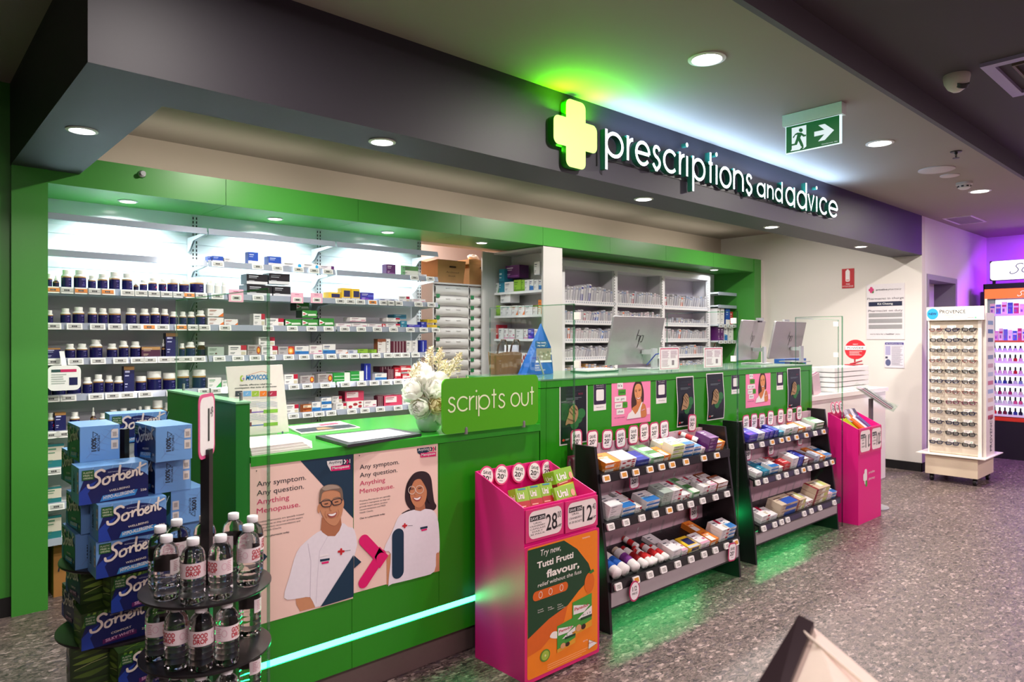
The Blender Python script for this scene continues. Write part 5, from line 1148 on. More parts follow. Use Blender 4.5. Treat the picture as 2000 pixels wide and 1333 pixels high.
# ---------------------------------------------------------------- drawer cabinet with cardboard boxes on top
t = thing('drawer_cabinet', 'white medicine drawer cabinet with curved drawer fronts and green letter tags', 'cabinet', (4.05, 5.4, .0))
DWM = C('#cfcac6', .35, noise=.02)
mb = MB(); mb.box(3.70, 5.15, .0, 3.718, 5.75, 1.945, C('#d9d0cc', .5)); mb.box(3.70, 5.73, 0, 4.52, 5.75, 1.945, DWM); mb.box(3.70, 5.14, 1.945, 4.52, 5.75, 1.96, C('#ddd5d2', .5)); mb.box(4.108, 5.15, 0, 4.118, 5.73, 1.945, DWM); mb.build('cabinet_body', t)
def drawer_mb(w, h):
    mb = MB(); n = 12; vs = []; cols = 10
    for i in range(cols+1):
        x = w*i/cols; c = abs(x-w*.48)/(w*.5); dip = .62*max(0, 1-((x-w*.52)/(w*.40))**2)
        for j, (y, z) in enumerate(((.01, .0), (-.006-.012*dip, .14), (-.016, .38), (-.018, .62), (-.010, .84), (.012, .97))):
            zz = z*h*(1-.0*dip) if j else 0.0
            if j == 0: zz = .28*h*dip*.55
            if j == 1: zz = (.14+.28*dip)*h
            vs.append((x, y, zz))
    m = 6; mb.raw(vs, [(i*m+j, (i+1)*m+j, (i+1)*m+j+1, i*m+j+1) for i in range(cols) for j in range(m-1)], DWM, True)
    mb.box(0, .012, 0, w, .02, h, C('#8f8a88', .5)); mb.box(w*.30, -.022, h*.66, w*.42, -.014, h*.72, C('#b9b4b2', .4)); mb.box(w*.62, -.022, h*.66, w*.74, -.014, h*.72, C('#b9b4b2', .4))
    return mb
D0 = drawer_mb(.382, .0965).build('drawer', t, local=True)
G0 = MB(); G0.box(0, 0, 0, .038, .003, .034, C('#17703f', .5)); G0 = G0.build('letter_tag', D0, local=True)
DT = 1.942; letters = 'AABCDEFGHI'; l2 = 'IJKLMNOPRS'
D0.children[0].name = 'letter_tag'
ch = list(D0.children)
for col in (0, 1):
    for row in range(9):
        o = D0.copy(); COL.objects.link(o); o.parent = t; o.location = Vector((3.722+col*.399, 5.15, DT-.0984*(row+1)))-WL[t.name]
        if row > 0:
            g = G0.copy(); COL.objects.link(g); g.parent = o; g.location = (.003, -.024, .074)
retire(D0)
mb = MB(); mb.box(3.72, 5.15, 0, 4.51, 5.17, 1.05, DWM); mb.build('lower_front', t)
def archive_box(x0, x1, y0, y1, z0, h, label, text=None, lid=False, open_=False):
    t = thing('archive_box', label, 'box', ((x0+x1)/2, (y0+y1)/2, z0), 'cardboard boxes on the drawer cabinet'); cx = (x0+x1)/2
    mb = MB(); k = .018
    vs = [(x0+k, y0+k, z0), (x1-k, y0+k, z0), (x1-k, y1-k, z0), (x0+k, y1-k, z0), (x0, y0, z0+h), (x1, y0, z0+h), (x1, y1, z0+h), (x0, y1, z0+h)]
    mb.raw(vs, [(3, 2, 1, 0), (0, 1, 5, 4), (1, 2, 6, 5), (2, 3, 7, 6), (3, 0, 4, 7)], CARD2)
    pr = Pr(mb, (x0, y0+.003, z0), (1, 0, 0), (0, -k/h, 1), .002); w = x1-x0
    pr.rr(w*.38, h*.68, w*.62, h*.75, h*.03, C('#3a2412', .9), 1)
    if text: pr.text(text[0], w*.28, h*.45, w*.72, h*.07, C('#5a4030', .9), 1, 0, .1); pr.text(text[1], w*.36, h*.3, w*.62, h*.07, C('#5a4030', .9), 1, 0, .1)
    mb.build('box_body', t); mb = MB()
    if lid: mb.box(x0-.006, y0-.006, z0+h-.04, x1+.006, y1+.006, z0+h+.005, CARD2)
    else: mb.face([(x0, y0, z0+h), (x0, y1, z0+h), (x0-.07, y1, z0+h+.02), (x0-.09, y0+.05, z0+h-.03)], CARD); mb.box(x0, y0, z0+h-.004, x1, y1, z0+h, C('#8a5c30', .9))
    mb.build('lid', t); return t
archive_box(3.80, 4.13, 5.21, 5.55, 1.96, .22, 'open brown archive box with handwriting, nearer the wall shelves', ('Archived', 'Stock'))
archive_box(4.17, 4.50, 5.21, 5.55, 1.96, .24, 'lidded brown archive box beside the tall white shelving', lid=True)
t = thing('crumpled_paper', 'crumpled white wrapping on the lidded archive box', 'paper', (4.3, 5.3, 2.205))
mb = MB(); rnd = random.Random(5)
vs = []; 
for j in range(6):
    for i in range(10):
        a = 2*PI*i/10; r = .07*math.sin(PI*(j+.3)/6.5)*(1+rnd.uniform(-.25, .25)); vs.append((4.30+r*math.cos(a), 5.32+r*math.sin(a)*.7, 2.206+.012*j+rnd.uniform(-.004, .004)*(j > 0)))
mb.raw(vs, [(j*10+i, j*10+(i+1) % 10, (j+1)*10+(i+1) % 10, (j+1)*10+i) for j in range(5) for i in range(10)]+[tuple(range(50, 60))], C('#e9e4e4', .7)); mb.build('wrapping', t)

# ---------------------------------------------------------------- tall white shelving seen side on
t = thing('dispensary_shelving', 'tall white side-facing shelving with medicine cartons beside the drawer cabinet', 'shelving', (4.52, 4.76, 0))
WS = C('#c2bfbc', .45, noise=.01)
mb = MB(); mb.box(4.394, 4.43, 0, 4.640, 4.452, 2.276, WS); mb.build('side_panel', t)
mb = MB(); mb.box(4.394, 5.104, 0, 4.640, 5.126, 2.276, WS); mb.box(4.25, 5.106, 0, 4.394, 5.126, 2.276, WS); mb.build('side_panel', t)
mb = MB(); mb.box(4.618, 4.452, 0, 4.640, 5.104, 2.276, WS); mb.build('back_panel', t)
mb = MB(); mb.box(4.394, 4.452, 2.255, 4.618, 5.104, 2.276, WS); mb.build('top_panel', t)
SZ = [1.888, 1.666, 1.445, 1.205, .95]
for z in SZ:
    mb = MB(); mb.box(4.396, 4.452, z-.022, 4.618, 5.104, z, C('#efeeee', .3)); mb.build('shelf', t)
# cartons facing left: (y0, y1, z bottom, height, kind) -> rotated by -90 degrees
cW = Crop(800, 460, 4.4429)
def side_carton(a, b, yt, yb, k, z, lab, X=4.42):
    u0, v0 = cW.p(a, yt); u1, v1 = cW.p(b, yb); A, B = at(u0, CYPX, X=X), at(u1, CYPX, X=X); d = depth(X, (A.y+B.y)/2)
    h = (v1-v0)/FPX*d; w = A.y-B.y
    return dup(CT[k][0], loc=(X, (A.y+B.y)/2, z), rot=(0, 0, -PI/2), scale=(w*.97, .12, h), label=lab, group='cartons in the side-facing shelving', cat='medicine box')
for zi, L in ((0, [(748, 775, 380, 465, 'wgreen', 'pale green'), (776, 822, 262, 465, 'teal', 'tall teal banded'), (823, 902, 372, 460, 'white', 'squat white'), (905, 968, 355, 455, 'lime', 'olive green'), (970, 998, 355, 452, 'lime', 'slim olive green'), (999, 1038, 350, 445, 'white', 'narrow white'), (1040, 1075, 350, 445, 'wblue', 'blue and white'), (1078, 1118, 350, 440, 'white', 'white'), (1120, 1155, 345, 435, 'wblue', 'white and blue end')]),
              (1, [(748, 785, 590, 680, 'lime', 'slim green and white'), (787, 835, 590, 675, 'white', 'white'), (838, 885, 590, 672, 'white', 'square white'), (887, 940, 588, 672, 'worange', 'orange cornered'), (943, 998, 588, 670, 'worange', 'wider orange cornered'), (1002, 1068, 585, 668, 'white', 'broad white'), (1070, 1112, 585, 668, 'brown', 'rust topped'), (1115, 1158, 538, 665, 'orange', 'tall bright orange')]),
              (2, [(730, 768, 768, 888, 'redbox', 'tall red'), (772, 815, 800, 890, 'white', 'white'), (818, 855, 805, 890, 'wpink', 'white and pink'), (860, 912, 805, 888, 'wpink', 'broad white and pink'), (925, 985, 805, 886, 'white', 'square white'), (990, 1025, 805, 886, 'wpink', 'narrow pink based'), (1028, 1078, 800, 886, 'violet', 'violet'), (1082, 1120, 800, 884, 'wpink', 'last pink based')]),
              (3, [(745, 790, 1000, 1105, 'white', 'white'), (795, 880, 1003, 1105, 'white', 'wide white'), (885, 960, 1003, 1105, 'wpink', 'white and pink'), (965, 1020, 1005, 1105, 'redpat', 'red blotched')])):
    for j, (a, b, yt, yb, k, d) in enumerate(L): side_carton(a, b, yt, yb, k, SZ[zi], '%s carton, %s from the left on the %s side-facing shelf' % (d, ORD[j+1], ORD[zi+1]))
for a, b, yt, yb, k, lab in ((830, 955, 262, 372, 'purple', 'large dark purple carton beside the teal one on the upper side-facing shelf'), (1080, 1130, 232, 345, 'white', 'upright white carton standing on others on the upper side-facing shelf'), (788, 875, 503, 588, 'white', 'white carton stacked on the second side-facing shelf')):
    u, v = cW.p(a, yb); A = at(u, v, X=4.42); side_carton(a, b, yt, yb, k, A.z, lab, X=4.46 if a == 830 else 4.42)

# ---------------------------------------------------------------- script rack: three bays, filed packets
RX = [4.985, 5.80, 6.65, 7.60]; RY0, RYB = 4.75, 4.985
RZ = [1.820, 1.622, 1.437, 1.252, 1.065]
RK = C('#e4e2e4', .4, noise=.01)
t = thing('packet_rack', 'white three bay steel rack packed with filed medicine packets', 'rack', (6.29, 4.87, 0))
for k, x in enumerate(RX):
    mb = MB(); mb.box(x-.028, RY0, 0, x+.028, RY0+.03, 2.20, RK); mb.box(x-.014, RY0+.03, 0, x+.014, RYB, 2.20, C('#c9c5cc', .5))
    z = 1.1
    while z < 2.14: mb.box(x-.026, RY0-.0015, z, x-.018, RY0+.001, z+.014, BLACK); z += .03
    mb.build('upright', t)
mb = MB(); mb.box(RX[0]-.028, RY0-.004, 2.165, RX[-1]+.028, RYB, 2.222, RK); mb.build('top_rail', t)
mb = MB(); mb.box(RX[0], RYB-.012, 0, RX[-1], RYB, 2.18, C('#bdb7c2', .6)); mb.build('back_panel', t)
for z in RZ+[.88]:
    for a, b in zip(RX, RX[1:]):
        mb = MB(); mb.box(a+.028, RY0-.002, z-.034, b-.028, RY0+.004, z+.010, RK); mb.box(a+.028, RY0+.004, z-.034, b-.028, RYB-.012, z-.02, RK)
        pr = Pr(mb, (a+.028, RY0-.002, z-.034), (1, 0, 0), (0, 0, 1), .0006); n = int((b-a)/.033)
        for q_ in range(n): pr.rect(.01+q_*.033, .02, .028+q_*.033, .036, C('#aeb4c0', .5), 1)
        mb.build('shelf', t)
def packet(seed, base='#d9d6d6', acc=None):
    rnd = random.Random(seed); mb = MB(); mb.box(-.5, 0, 0, .5, 1, 1, C(base, .45, noise=.03)); pr = Pr(mb, (-.5, 0, 0), (1, 0, 0), (0, 0, 1), .006)
    g = C(rnd.choice(['#9ba0b2', '#8d8a96', '#5c5a78', '#b59aa4', '#7a8aa8']), .5)
    pr.rect(.08, .82, .92, .94, C(acc, .5) if acc else g, 1)
    if acc: pr.rect(0, .0, 1, .55, C(acc, .5), 1)
    pr.rect(.3, .1, .55, .7, C('#c4c2c6', .5) if not acc else C('#e8e8ec', .5), 2); pr.rect(.0, 0, .08, 1, g, 2); pr.rect(.65, .3, .75, .75, g, 2)
    p2 = Pr(mb, (-.5, 0, 1), (1, 0, 0), (0, 1, 0), .006); p2.rect(.1, .05, .9, .25, g, 1); p2.rect(.2, .4, .8, .9, C('#efeeee', .5), 1)
    return mb.build('medicine_packet', None, local=True)
PK = [packet(i, random.choice(['#c6c3c6', '#b4b0b8', '#d4d2d2', '#a8a4ae'])) for i in range(7)]+[packet(20, acc='#2f6fc0'), packet(21, acc='#a8283c'), packet(22, acc='#d8622c'), packet(23, acc='#3c3a8c')]
PB = [packet(30, '#b98448'), packet(31, '#c8965a')]
BAYN = ['left', 'middle', 'right']
for ri, z in enumerate(RZ):
    for bi, (a, b) in enumerate(zip(RX, RX[1:])):
        if ri == 4 and bi == 1: continue
        n = 19 if ri < 4 else 17
        rnd = random.Random(ri*10+bi); x = a+.035; lean = rnd.uniform(-.05, .2)
        step = (b-a-.075)/n; flat = (ri == 1 and bi == 2)
        for k in range(n):
            if rnd.random() < .2: lean = rnd.uniform(-.16, .34)
            hh = (.118 if not flat else .065)+rnd.uniform(-.018, .022)+(.025 if ri == 0 else 0)
            if bi == 0 and ri == 0: hh *= .9+.35*min(1, k/6) if k < 10 else 1.1
            src = rnd.choice(PB) if (ri == 4 and bi == 0 and k % 2) else (rnd.choice(PK[7:]) if rnd.random() < .14 else rnd.choice(PK[:7]))
            xx = x+step*(k+.5); tilt = max(-.14, min(lean, .30)) if 1 < k < n-3 else 0
            brown = src in PB
            dup(src, loc=(xx-math.sin(tilt)*hh*.45, RY0+.012, z-.016), rot=(0, tilt, 0), scale=(step*.86, .16, hh),
                label='%s packet filed upright in the %s bay, %s row of the white rack' % ('brown' if brown else ('colour banded' if src in PK[7:] else 'white'), BAYN[bi], ORD[ri+1]), group='packets filed in the white rack', cat='medicine packet')
# sloping sheets behind the top-left packets
for k, (x, z0, ln, rt) in enumerate(((5.24, 2.00, .42, .30), (5.52, 2.02, .30, .32))):
    t2 = thing('filing_board', ('long grey board slanting behind the top left packets', 'short grey board slanting by the first rack upright')[k], 'board', (x, 4.93, z0-.1))
    mb = MB(); T = Matrix.Translation((x, 4.93, z0)) @ Matrix.Rotation(rt, 4, 'Y'); mb.box(0, 0, -.07, ln*.55, .02, 0, C('#a39da6', .5), T); mb.build('board', t2)
# short shelving right of the rack
for i, z in enumerate((2.02, 1.86, 1.62, 1.42)):
    t = thing('wall_shelf', 'short wall shelf right of the rack against the green end, %s from the top' % ORD[i+1], 'shelf', (7.86, 4.8, z), 'short wall shelves by the green portal end')
    mb = MB(); mb.box(7.66, 4.66, z-.018, 8.09, 4.985, z, BOARD); mb.build('board', t); mb = MB(); mb.box(7.66, 4.655, z-.034, 8.09, 4.66, z+.004, RAILM)
    rail = mb.build('front_rail', t)
    for k in range(4):
        if i > 1: put_tag(rail, 7.71+k*.1, 4.652, z, 0, 0)
for k, (x, z, h, w, c, d) in enumerate(((7.675, 1.62, .20, .06, 'white', 'white'), (7.76, 1.62, .20, .075, 'white', 'tall white'), (7.87, 1.62, .20, .10, 'bluewhite', 'blue and white'), (7.97, 1.62, .17, .07, 'redbox', 'red'), (7.69, 1.42, .17, .06, 'purple', 'purple'), (7.76, 1.42, .17, .06, 'purple', 'second purple'), (7.84, 1.42, .17, .07, 'wblue', 'blue and white'), (7.95, 1.42, .17, .1, 'white', 'white'))):
    dup(CT[c][0], loc=(x+w/2, 4.68, z), scale=(w, .1, h), label='%s first aid pack on the %s short shelf right of the rack' % (d, 'third' if z > 1.5 else 'lowest'), group='packs on the short wall shelves', cat='medicine box')
# hanging packs lower down
for k in range(8):
    x, z = 7.70+(k % 4)*.1, (1.29, 1.10)[k//4]
    dup(CT[('foil', 'white', 'redpat', 'greyg', 'white', 'foil', 'wblue', 'white')[k]][0], loc=(x, 4.86, z), scale=(.08, .03, .12), label='hanging bandage pack, %s in the %s row beside the far green portal post' % (ORD[k % 4+1], ('upper', 'lower')[k//4]), group='hanging packs by the portal', cat='pack')
mb = MB()
for z in (1.415, 1.225): mb.tube([(7.65, 4.875, z), (8.10, 4.875, z)], .004, STEEL, 6)
o = mb.build('hanging_rail'); props(o, 'thin steel rails carrying hanging packs beside the green portal end', 'rail')
for o in list(SB.values())+PK+PB+TAGME: retire(o)
# ================================================================ BLACK DISPLAY STANDS
LILAC = C('#c9a9b4', .5, noise=.02); BASEG = C('#a8a0a2', .45, noise=.03); ACR = clear('acrylic', (.93, .94, .94), .06)
PINKR = C('#c03868', .5); PAPER = C('#f4eeee', .5)
def talker_mb(w, h, txt, round_=False, edge=PINKR):
    mb = MB()
    if round_: pts = ellipse(0, 0, w/2, h/2, 30); inn = ellipse(0, 0, w/2*.84, h/2*.84, 30)
    else: pts = rrect(-w/2, -h/2, w/2, h/2, w*.28, 5); k = w*.09; inn = rrect(-w/2+k, -h/2+k, w/2-k, h/2-k, w*.22, 5)
    mb.prism(pts, 0, .0015, edge, Matrix.Rotation(PI/2, 4, 'X'))
    pr = Pr(mb, (0, -.0015, 0), (1, 0, 0), (0, 0, 1), .0006); pr.poly(inn, PAPER, 1)
    K = C('#17151a', .6)
    if txt == '1/2':
        pr.text('1/2', -w*.22, h*.02, w*.2, h*.22, K, 2, .01); pr.text('PRICE', -w*.25, -h*.16, w*.25, h*.10, K, 2, .01)
    else:
        pr.text('SAVE', -w*.27, h*.10, w*.27, h*.16, K, 2, .012); pr.text(txt, -w*.30, -h*.19, w*.15, h*.22, K, 2, .02); pr.text('%', w*.15, -h*.06, w*.31, h*.09, K, 2)
        pr.rect(-w*.14, -h*.30, w*.12, -h*.275, C('#8a8588', .6), 2)
    return mb
TK = {k: talker_mb(.088, .108, k).build('price_talker', None, local=True) for k in ('20', '30')}
TK['half'] = talker_mb(.085, .105, '1/2', True).build('price_talker', None, local=True)
TKR = talker_mb(.098, .098, '20', True, C('#e0457f', .5)).build('price_talker', None, local=True)
def esl(orange):
    mb = MB(); w, h = .050, .034
    mb.prism(rrect(-w/2, -h/2, w/2, h/2, .006, 3), 0, .010, C('#efece8', .4), Matrix.Rotation(PI/2, 4, 'X'))
    pr = Pr(mb, (0, -.010, 0), (1, 0, 0), (0, 0, 1), .0006); pr.rect(-w*.36, -h*.3, w*.36, h*.32, C('#dc9a34', .4) if orange else C('#cfcdc6', .5), 1)
    c = C('#b0701c', .5) if orange else C('#56545a', .5); pr.rect(-w*.26, h*.14, w*.14, h*.20, c, 2); pr.text('12.99', -w*.16, -h*.16, w*.22, h*.17, c, 2); pr.rect(-w*.05, -h*.26, w*.28, -h*.22, c, 2)
    return mb
ESL = [esl(k).build('price_tag', None, local=True) for k in (0, 1)]
def child_copy(src, parent, loc, rot=(0, 0, 0)):
    o = src.copy(); COL.objects.link(o); o.parent = parent; o.location = Vector(loc)-WL[parent.name]; o.rotation_euler = rot; return o
SHD = {1: dict(x0=2.64, x1=3.87, rails=[(.770, 2.272), (.532, 2.25), (.245, 2.205)]), 2: dict(x0=4.14, x1=5.385, rails=[(.765, 2.325), (.540, 2.27), (.250, 2.235)])}
SLOPE = math.radians(17)
def stand(k, label, tags, talkers, low):
    g = SHD[k]; x0, x1 = g['x0'], g['x1']; dy = .05 if k == 2 else 0
    t = thing('display_stand', label, 'display stand', ((x0+x1)/2, 2.35+dy/2, 0), 'black display stands before the high counter')
    P = [(2.485, 0), (2.197+dy, 0), (2.215+dy, .25), (2.30+dy, .905), (2.485, .905)]
    for x in (x0, x1-.018):
        mb = MB(); n = len(P); vs = [(x, p[0], p[1]) for p in P]+[(x+.018, p[0], p[1]) for p in P]
        mb.raw(vs, [tuple(range(n)), tuple(range(2*n-1, n-1, -1))]+[(a, n+a, n+(a+1) % n, (a+1) % n) for a in range(n)], BLK2); mb.build('side_panel', t)
    mb = MB(); mb.box(x0+.018, 2.455, .315, x1-.018, 2.475, .885, LILAC); mb.build('back_panel', t)
    mb = MB(); mb.box(x0+.018, 2.205+dy, .125, x1-.018, 2.22+dy, .205, BASEG); mb.box(x0+.018, 2.204+dy, .117, x1-.018, 2.222+dy, .125, BLK2); mb.build('plinth', t)
    RAILS = []
    for i, (z, y) in enumerate(g['rails']):
        L = (2.455-y)/math.cos(SLOPE); T = Matrix.Translation((0, y+.006, z)) @ Matrix.Rotation(SLOPE, 4, 'X')
        mb = MB(); mb.box(x0+.018, 0, -.012, x1-.018, L-.008, 0, BLK2, T); mb.build('shelf', t)
        mb = MB(); mb.box(x0+.012, y-.006, z-.045, x1-.012, y+.004, z+.002, BLK2); mb.box(x0+.03, y-.0075, z-.040, x1-.03, y-.006, z-.006, C('#3a3550', .3) if k == 2 else C('#1c1a1e', .3)); RAILS.append(mb.build('front_rail', t))
        mb = MB(); n = 10
        for j in range(n+1):
            xx = x0+.03+(x1-x0-.06)*j/n; mb.box(xx-.001, .0, 0, xx+.001, L-.03, .030 if i else .035, ACR, T); mb.box(xx-.007, L-.035, 0, xx+.007, L-.030, .085, ACR, T)
        mb.box(x0+.03, 0, 0, x1-.03, .002, .022, ACR, T); mb.build('dividers', t)
    for cr, L in tags:
        for i, cx_, cy_, o in L:
            z, y = g['rails'][i]; A = at(*cr.p(cx_, cy_), Y=y-.010); child_copy(ESL[o], RAILS[i], (A.x, y-.008, z-.022), (-.25, 0, 0))
    for cr, L in talkers:
        for cx_, cy_, kk, Y in L: A = at(*cr.p(cx_, cy_), Y=Y); child_copy(TK[kk], t, (A.x, Y, A.z), (0, random.uniform(-.06, .1), 0))
    return t
cS1, cS1b, cS2, cS2b = Crop(1100, 790, 5.882), Crop(1140, 920, 4.444), Crop(1430, 790, 7.84), Crop(1450, 900, 7.84)
T1 = [(cS1, [(0, a, b, 1) for a, b in ((490, 810), (690, 770), (828, 740), (990, 705), (1125, 675), (1245, 650), (1405, 615), (1610, 570), (1760, 540))]),
      (cS1b, [(1, a, b, o) for a, b, o in ((230, 450, 0), (362, 412, 0), (500, 372, 0), (618, 338, 0), (738, 303, 1), (832, 278, 0), (925, 248, 0), (1028, 225, 0), (1140, 192, 0), (1240, 163, 0))]),
      (cS1b, [(2, a, b, o) for a, b, o in ((295, 978, 0), (450, 915, 1), (570, 876, 0), (688, 832, 0), (812, 783, 0), (928, 738, 0), (1040, 692, 0), (1138, 655, 0), (1237, 618, 0), (1315, 590, 1))])]
K1 = [(cS1, [(150, 410, '20', 2.450)]+[(a, b, '20', 2.446) for a, b in ((335, 415), (505, 405), (660, 392), (805, 352), (930, 322), (1045, 312), (1160, 292))]+[(1480, 215, '30', 2.45), (815, 865, '20', 2.40)]),
      (cS1b, [(955, 350, '20', 2.42), (440, 1045, 'half', 2.185), (1288, 705, '20', 2.185)])]
T2 = [(cS2, [(0, a, b, o) for a, b, o in ((288, 600, 0), (450, 562, 0), (605, 525, 1), (748, 498, 1), (850, 478, 1), (978, 447, 1), (1128, 410, 1), (1265, 385, 0), (1393, 357, 1))]),
      (cS2, [(1, a, b, o) for a, b, o in ((385, 1150, 0), (505, 1115, 0), (700, 1070, 0), (820, 1030, 0), (980, 985, 0), (1085, 960, 1), (1178, 930, 0), (1290, 900, 0), (1430, 862, 0), (1525, 835, 1))]),
      (cS2b, [(2, a, b, 0) for a, b in ((320, 1010), (487, 948), (592, 908), (685, 875), (938, 780), (1048, 738), (1180, 693), (1400, 612))])]
K2 = [(cS2, [(a, b, '20', 2.446) for a, b in ((210, 285), (335, 262), (455, 255), (585, 215), (740, 185), (878, 165), (1025, 135))]+[(240, 745, '20', 2.42), (592, 670, '20', 2.42), (1040, 525, '20', 2.42)])]
STND1 = stand(1, 'black three tier display stand beside the pink dump bin', T1, K1, 0)
STND2 = stand(2, 'black three tier display stand between the first stand and far pink bin', T2, K2, 0)
# tubes
def tube_pack(body, cap):
    mb = MB(); B = C(body, .3); mb.lathe([(.46, 0), (.5, .03), (.5, .25), (.5, .26), (.5, .6), (.5, .61), (.5, .86), (.38, .90)], None, 16, mats=[WHITE, WHITE, WHITE, B, B, WHITE, B])
    b = mb.build('product_bottle', None, local=True); mc = MB(); mc.lathe([(.36, .90), (.4, .91), (.4, 1.0)], C(cap, .4), 16); mc.build('cap', b, local=True); return b
TB = {'bluet': tube_pack('#2a62b8', '#e4e4e8'), 'purpt': tube_pack('#7c3c8c', '#d8c8b0'), 'redt': tube_pack('#c22a2c', '#c22a2c'), 'darkred': tube_pack('#8c1c20', '#a82428')}
# products lie on the sloping shelves: (fraction along the shelf from, to, kind, how many high, rows deep)
PR1 = {0: [(0.02, .12, 'orange', 2, 1), (.125, .235, 'redpat', 2, 1), (.245, .335, 'navytray', 1, 1), (.345, .45, 'greenw', 1, 2), (.455, .505, 'orange', 1, 1), (.51, .60, 'lime2', 3, 2), (.605, .685, 'wblue', 3, 2), (.69, .755, 'wblue', 2, 2), (.765, .795, 'wpink', 1, 1), (.82, .90, 'purple', 2, 1), (.90, .975, 'orange', 2, 1)],
       1: [(.02, .105, 'white', 3, 1), (.115, .205, 'wblue', 2, 1), (.21, .255, 'wred', 1, 2), (.285, .385, 'wblue', 2, 1), (.40, .475, 'greyg', 3, 1), (.48, .555, 'wred', 3, 1), (.57, .635, 'redpat', 1, 1), (.65, .72, 'greenw', 1, 2), (.74, .80, 'wred', 2, 2), (.81, .87, 'wpink', 2, 2), (.88, .975, 'brown', 2, 2)],
       2: [(.43, .50, 'white', 2, 2), (.51, .56, 'wpink', 1, 1), (.57, .66, 'yellow', 1, 1), (.67, .75, 'wpink', 1, 1), (.76, .83, 'orange', 1, 2), (.84, .91, 'wred', 3, 1), (.915, .98, 'wblue', 3, 1)]}
PR2 = {0: [(.02, .12, 'violet', 2, 1), (.12, .20, 'foil', 2, 1), (.205, .25, 'violet', 2, 2), (.255, .30, 'violet', 2, 2), (.31, .36, 'blue', 2, 1), (.37, .43, 'teal', 1, 2), (.44, .53, 'wgreen', 2, 2), (.535, .61, 'white', 2, 2), (.62, .71, 'orange', 1, 2), (.72, .79, 'wpink', 1, 1), (.82, .96, 'greenw', 2, 1)],
       1: [(.02, .09, 'white', 1, 2), (.1, .17, 'teal', 1, 2), (.18, .27, 'wblue', 2, 2), (.28, .33, 'wred', 1, 2), (.335, .41, 'redbox', 2, 2), (.42, .50, 'white', 3, 1), (.505, .57, 'blue', 3, 1), (.58, .64, 'brown', 2, 2), (.65, .72, 'maroon', 1, 2), (.73, .80, 'foil', 2, 2), (.81, .88, 'orange', 1, 2), (.885, .97, 'wblue', 1, 2)],
       2: [(.02, .11, 'wred', 2, 1), (.115, .2, 'white', 1, 1), (.22, .42, 'wblue2', 2, 1), (.43, .53, 'liver', 2, 1), (.54, .63, 'redpat', 2, 1), (.64, .83, 'liver', 3, 1), (.84, .90, 'wpink', 2, 2), (.905, .97, 'wblue', 2, 2)]}
CT['lime2'] = (carton('#dfe4d0', [(0, 0, 1, .3, '#9ab84a'), (.55, .4, .9, .8, '#c8d8a0')]), 'cream and lime carton')
CT['navytray'] = (carton('#1c2a8c', [(.1, .3, .9, .45, '#3a4ac0')], lines=False), 'blue open display tray')
CT['wblue2'] = (carton('#cdbca4', [(.3, 0, 1, .62, '#2450b0')], linecol='#6a4a3a'), 'beige and blue large carton')
NTH = {1: 'near', 2: 'far'}
TIER = ['top', 'middle', 'bottom']
for k, PRD in ((1, PR1), (2, PR2)):
    g = SHD[k]
    for i, L in PRD.items():
        z, y = g['rails'][i]; full = (2.455-y)/math.cos(SLOPE)
        for j, (a, b, kind, hi, deep) in enumerate(L):
            xa, xb = g['x0']+.03+(g['x1']-g['x0']-.06)*a, g['x0']+.03+(g['x1']-g['x0']-.06)*b
            hh = .026 if hi > 1 else .034
            if kind in ('purple', 'wblue2', 'liver'): hh = .045 if kind != 'liver' else .042
            d = min(.105, (full-.03)/deep-.004)
            for r in range(deep):
                for lv in range(hi if r == 0 else max(1, hi-1)):
                    s = .006+r*(d+.003); n_ = lv*hh+.001
                    jit = random.uniform(-.002, .002)
                    c, s_ = math.cos(SLOPE), math.sin(SLOPE)
                    Y = y+.006+s*c-n_*s_; Z = z+s*s_+n_*c
                    where = ('front' if r == 0 else 'rear')+(' bottom' if lv == 0 and hi > 1 else (' upper' if lv == hi-1 and hi > 1 else (' middle' if hi > 1 else '')))
                    put_carton(kind, xa+.002+jit, xb-.002+jit, Y, Z, hh*.97, d, '%s, %s in the %s slot, %s tier, %s stand' % (CT[kind][1], where, ORD[j+1], TIER[i], NTH[k]), 'cartons on the black display stands', rx=SLOPE)
g = SHD[1]; z, y = g['rails'][2]
for j, (fx, kind, r, ln, row) in enumerate(((.035, 'bluet', .030, .15, 0), (.095, 'bluet', .030, .17, 0), (.165, 'purpt', .028, .17, 0), (.235, 'darkred', .022, .17, 0), (.275, 'redt', .020, .15, 0), (.312, 'redt', .020, .13, 0), (.355, 'redt', .020, .15, 0), (.395, 'redt', .020, .12, 0), (.335, 'redt', .018, .10, 1))):
    X = g['x0']+.03+1.17*fx; s = .008+row*.15
    Y = y+.006+s*math.cos(SLOPE)-r*math.sin(SLOPE); Z = z+s*math.sin(SLOPE)+r*math.cos(SLOPE)
    dup(TB[kind], loc=(X, Y, Z), rot=(-(PI/2-SLOPE), 0, random.uniform(-.3, .3)), scale=(r*2, r*2, ln), label='%s on the bottom tier of the near black stand, %s from left' % ({'bluet': 'blue and white bottle', 'purpt': 'purple bottle', 'redt': 'red and white tube', 'darkred': 'dark red tube'}[kind], ORD[j+1]), group='bottles lying on the bottom tier', cat='bottle')
o = dup(TB['redt'], loc=(3.62, 2.34, .84), rot=(-(PI/2-SLOPE), .3, .35), scale=(.03, .03, .12), label='pink and white tube on the top tier beside the purple cartons', cat='bottle')
for o in list(TB.values())+ESL: retire(o)

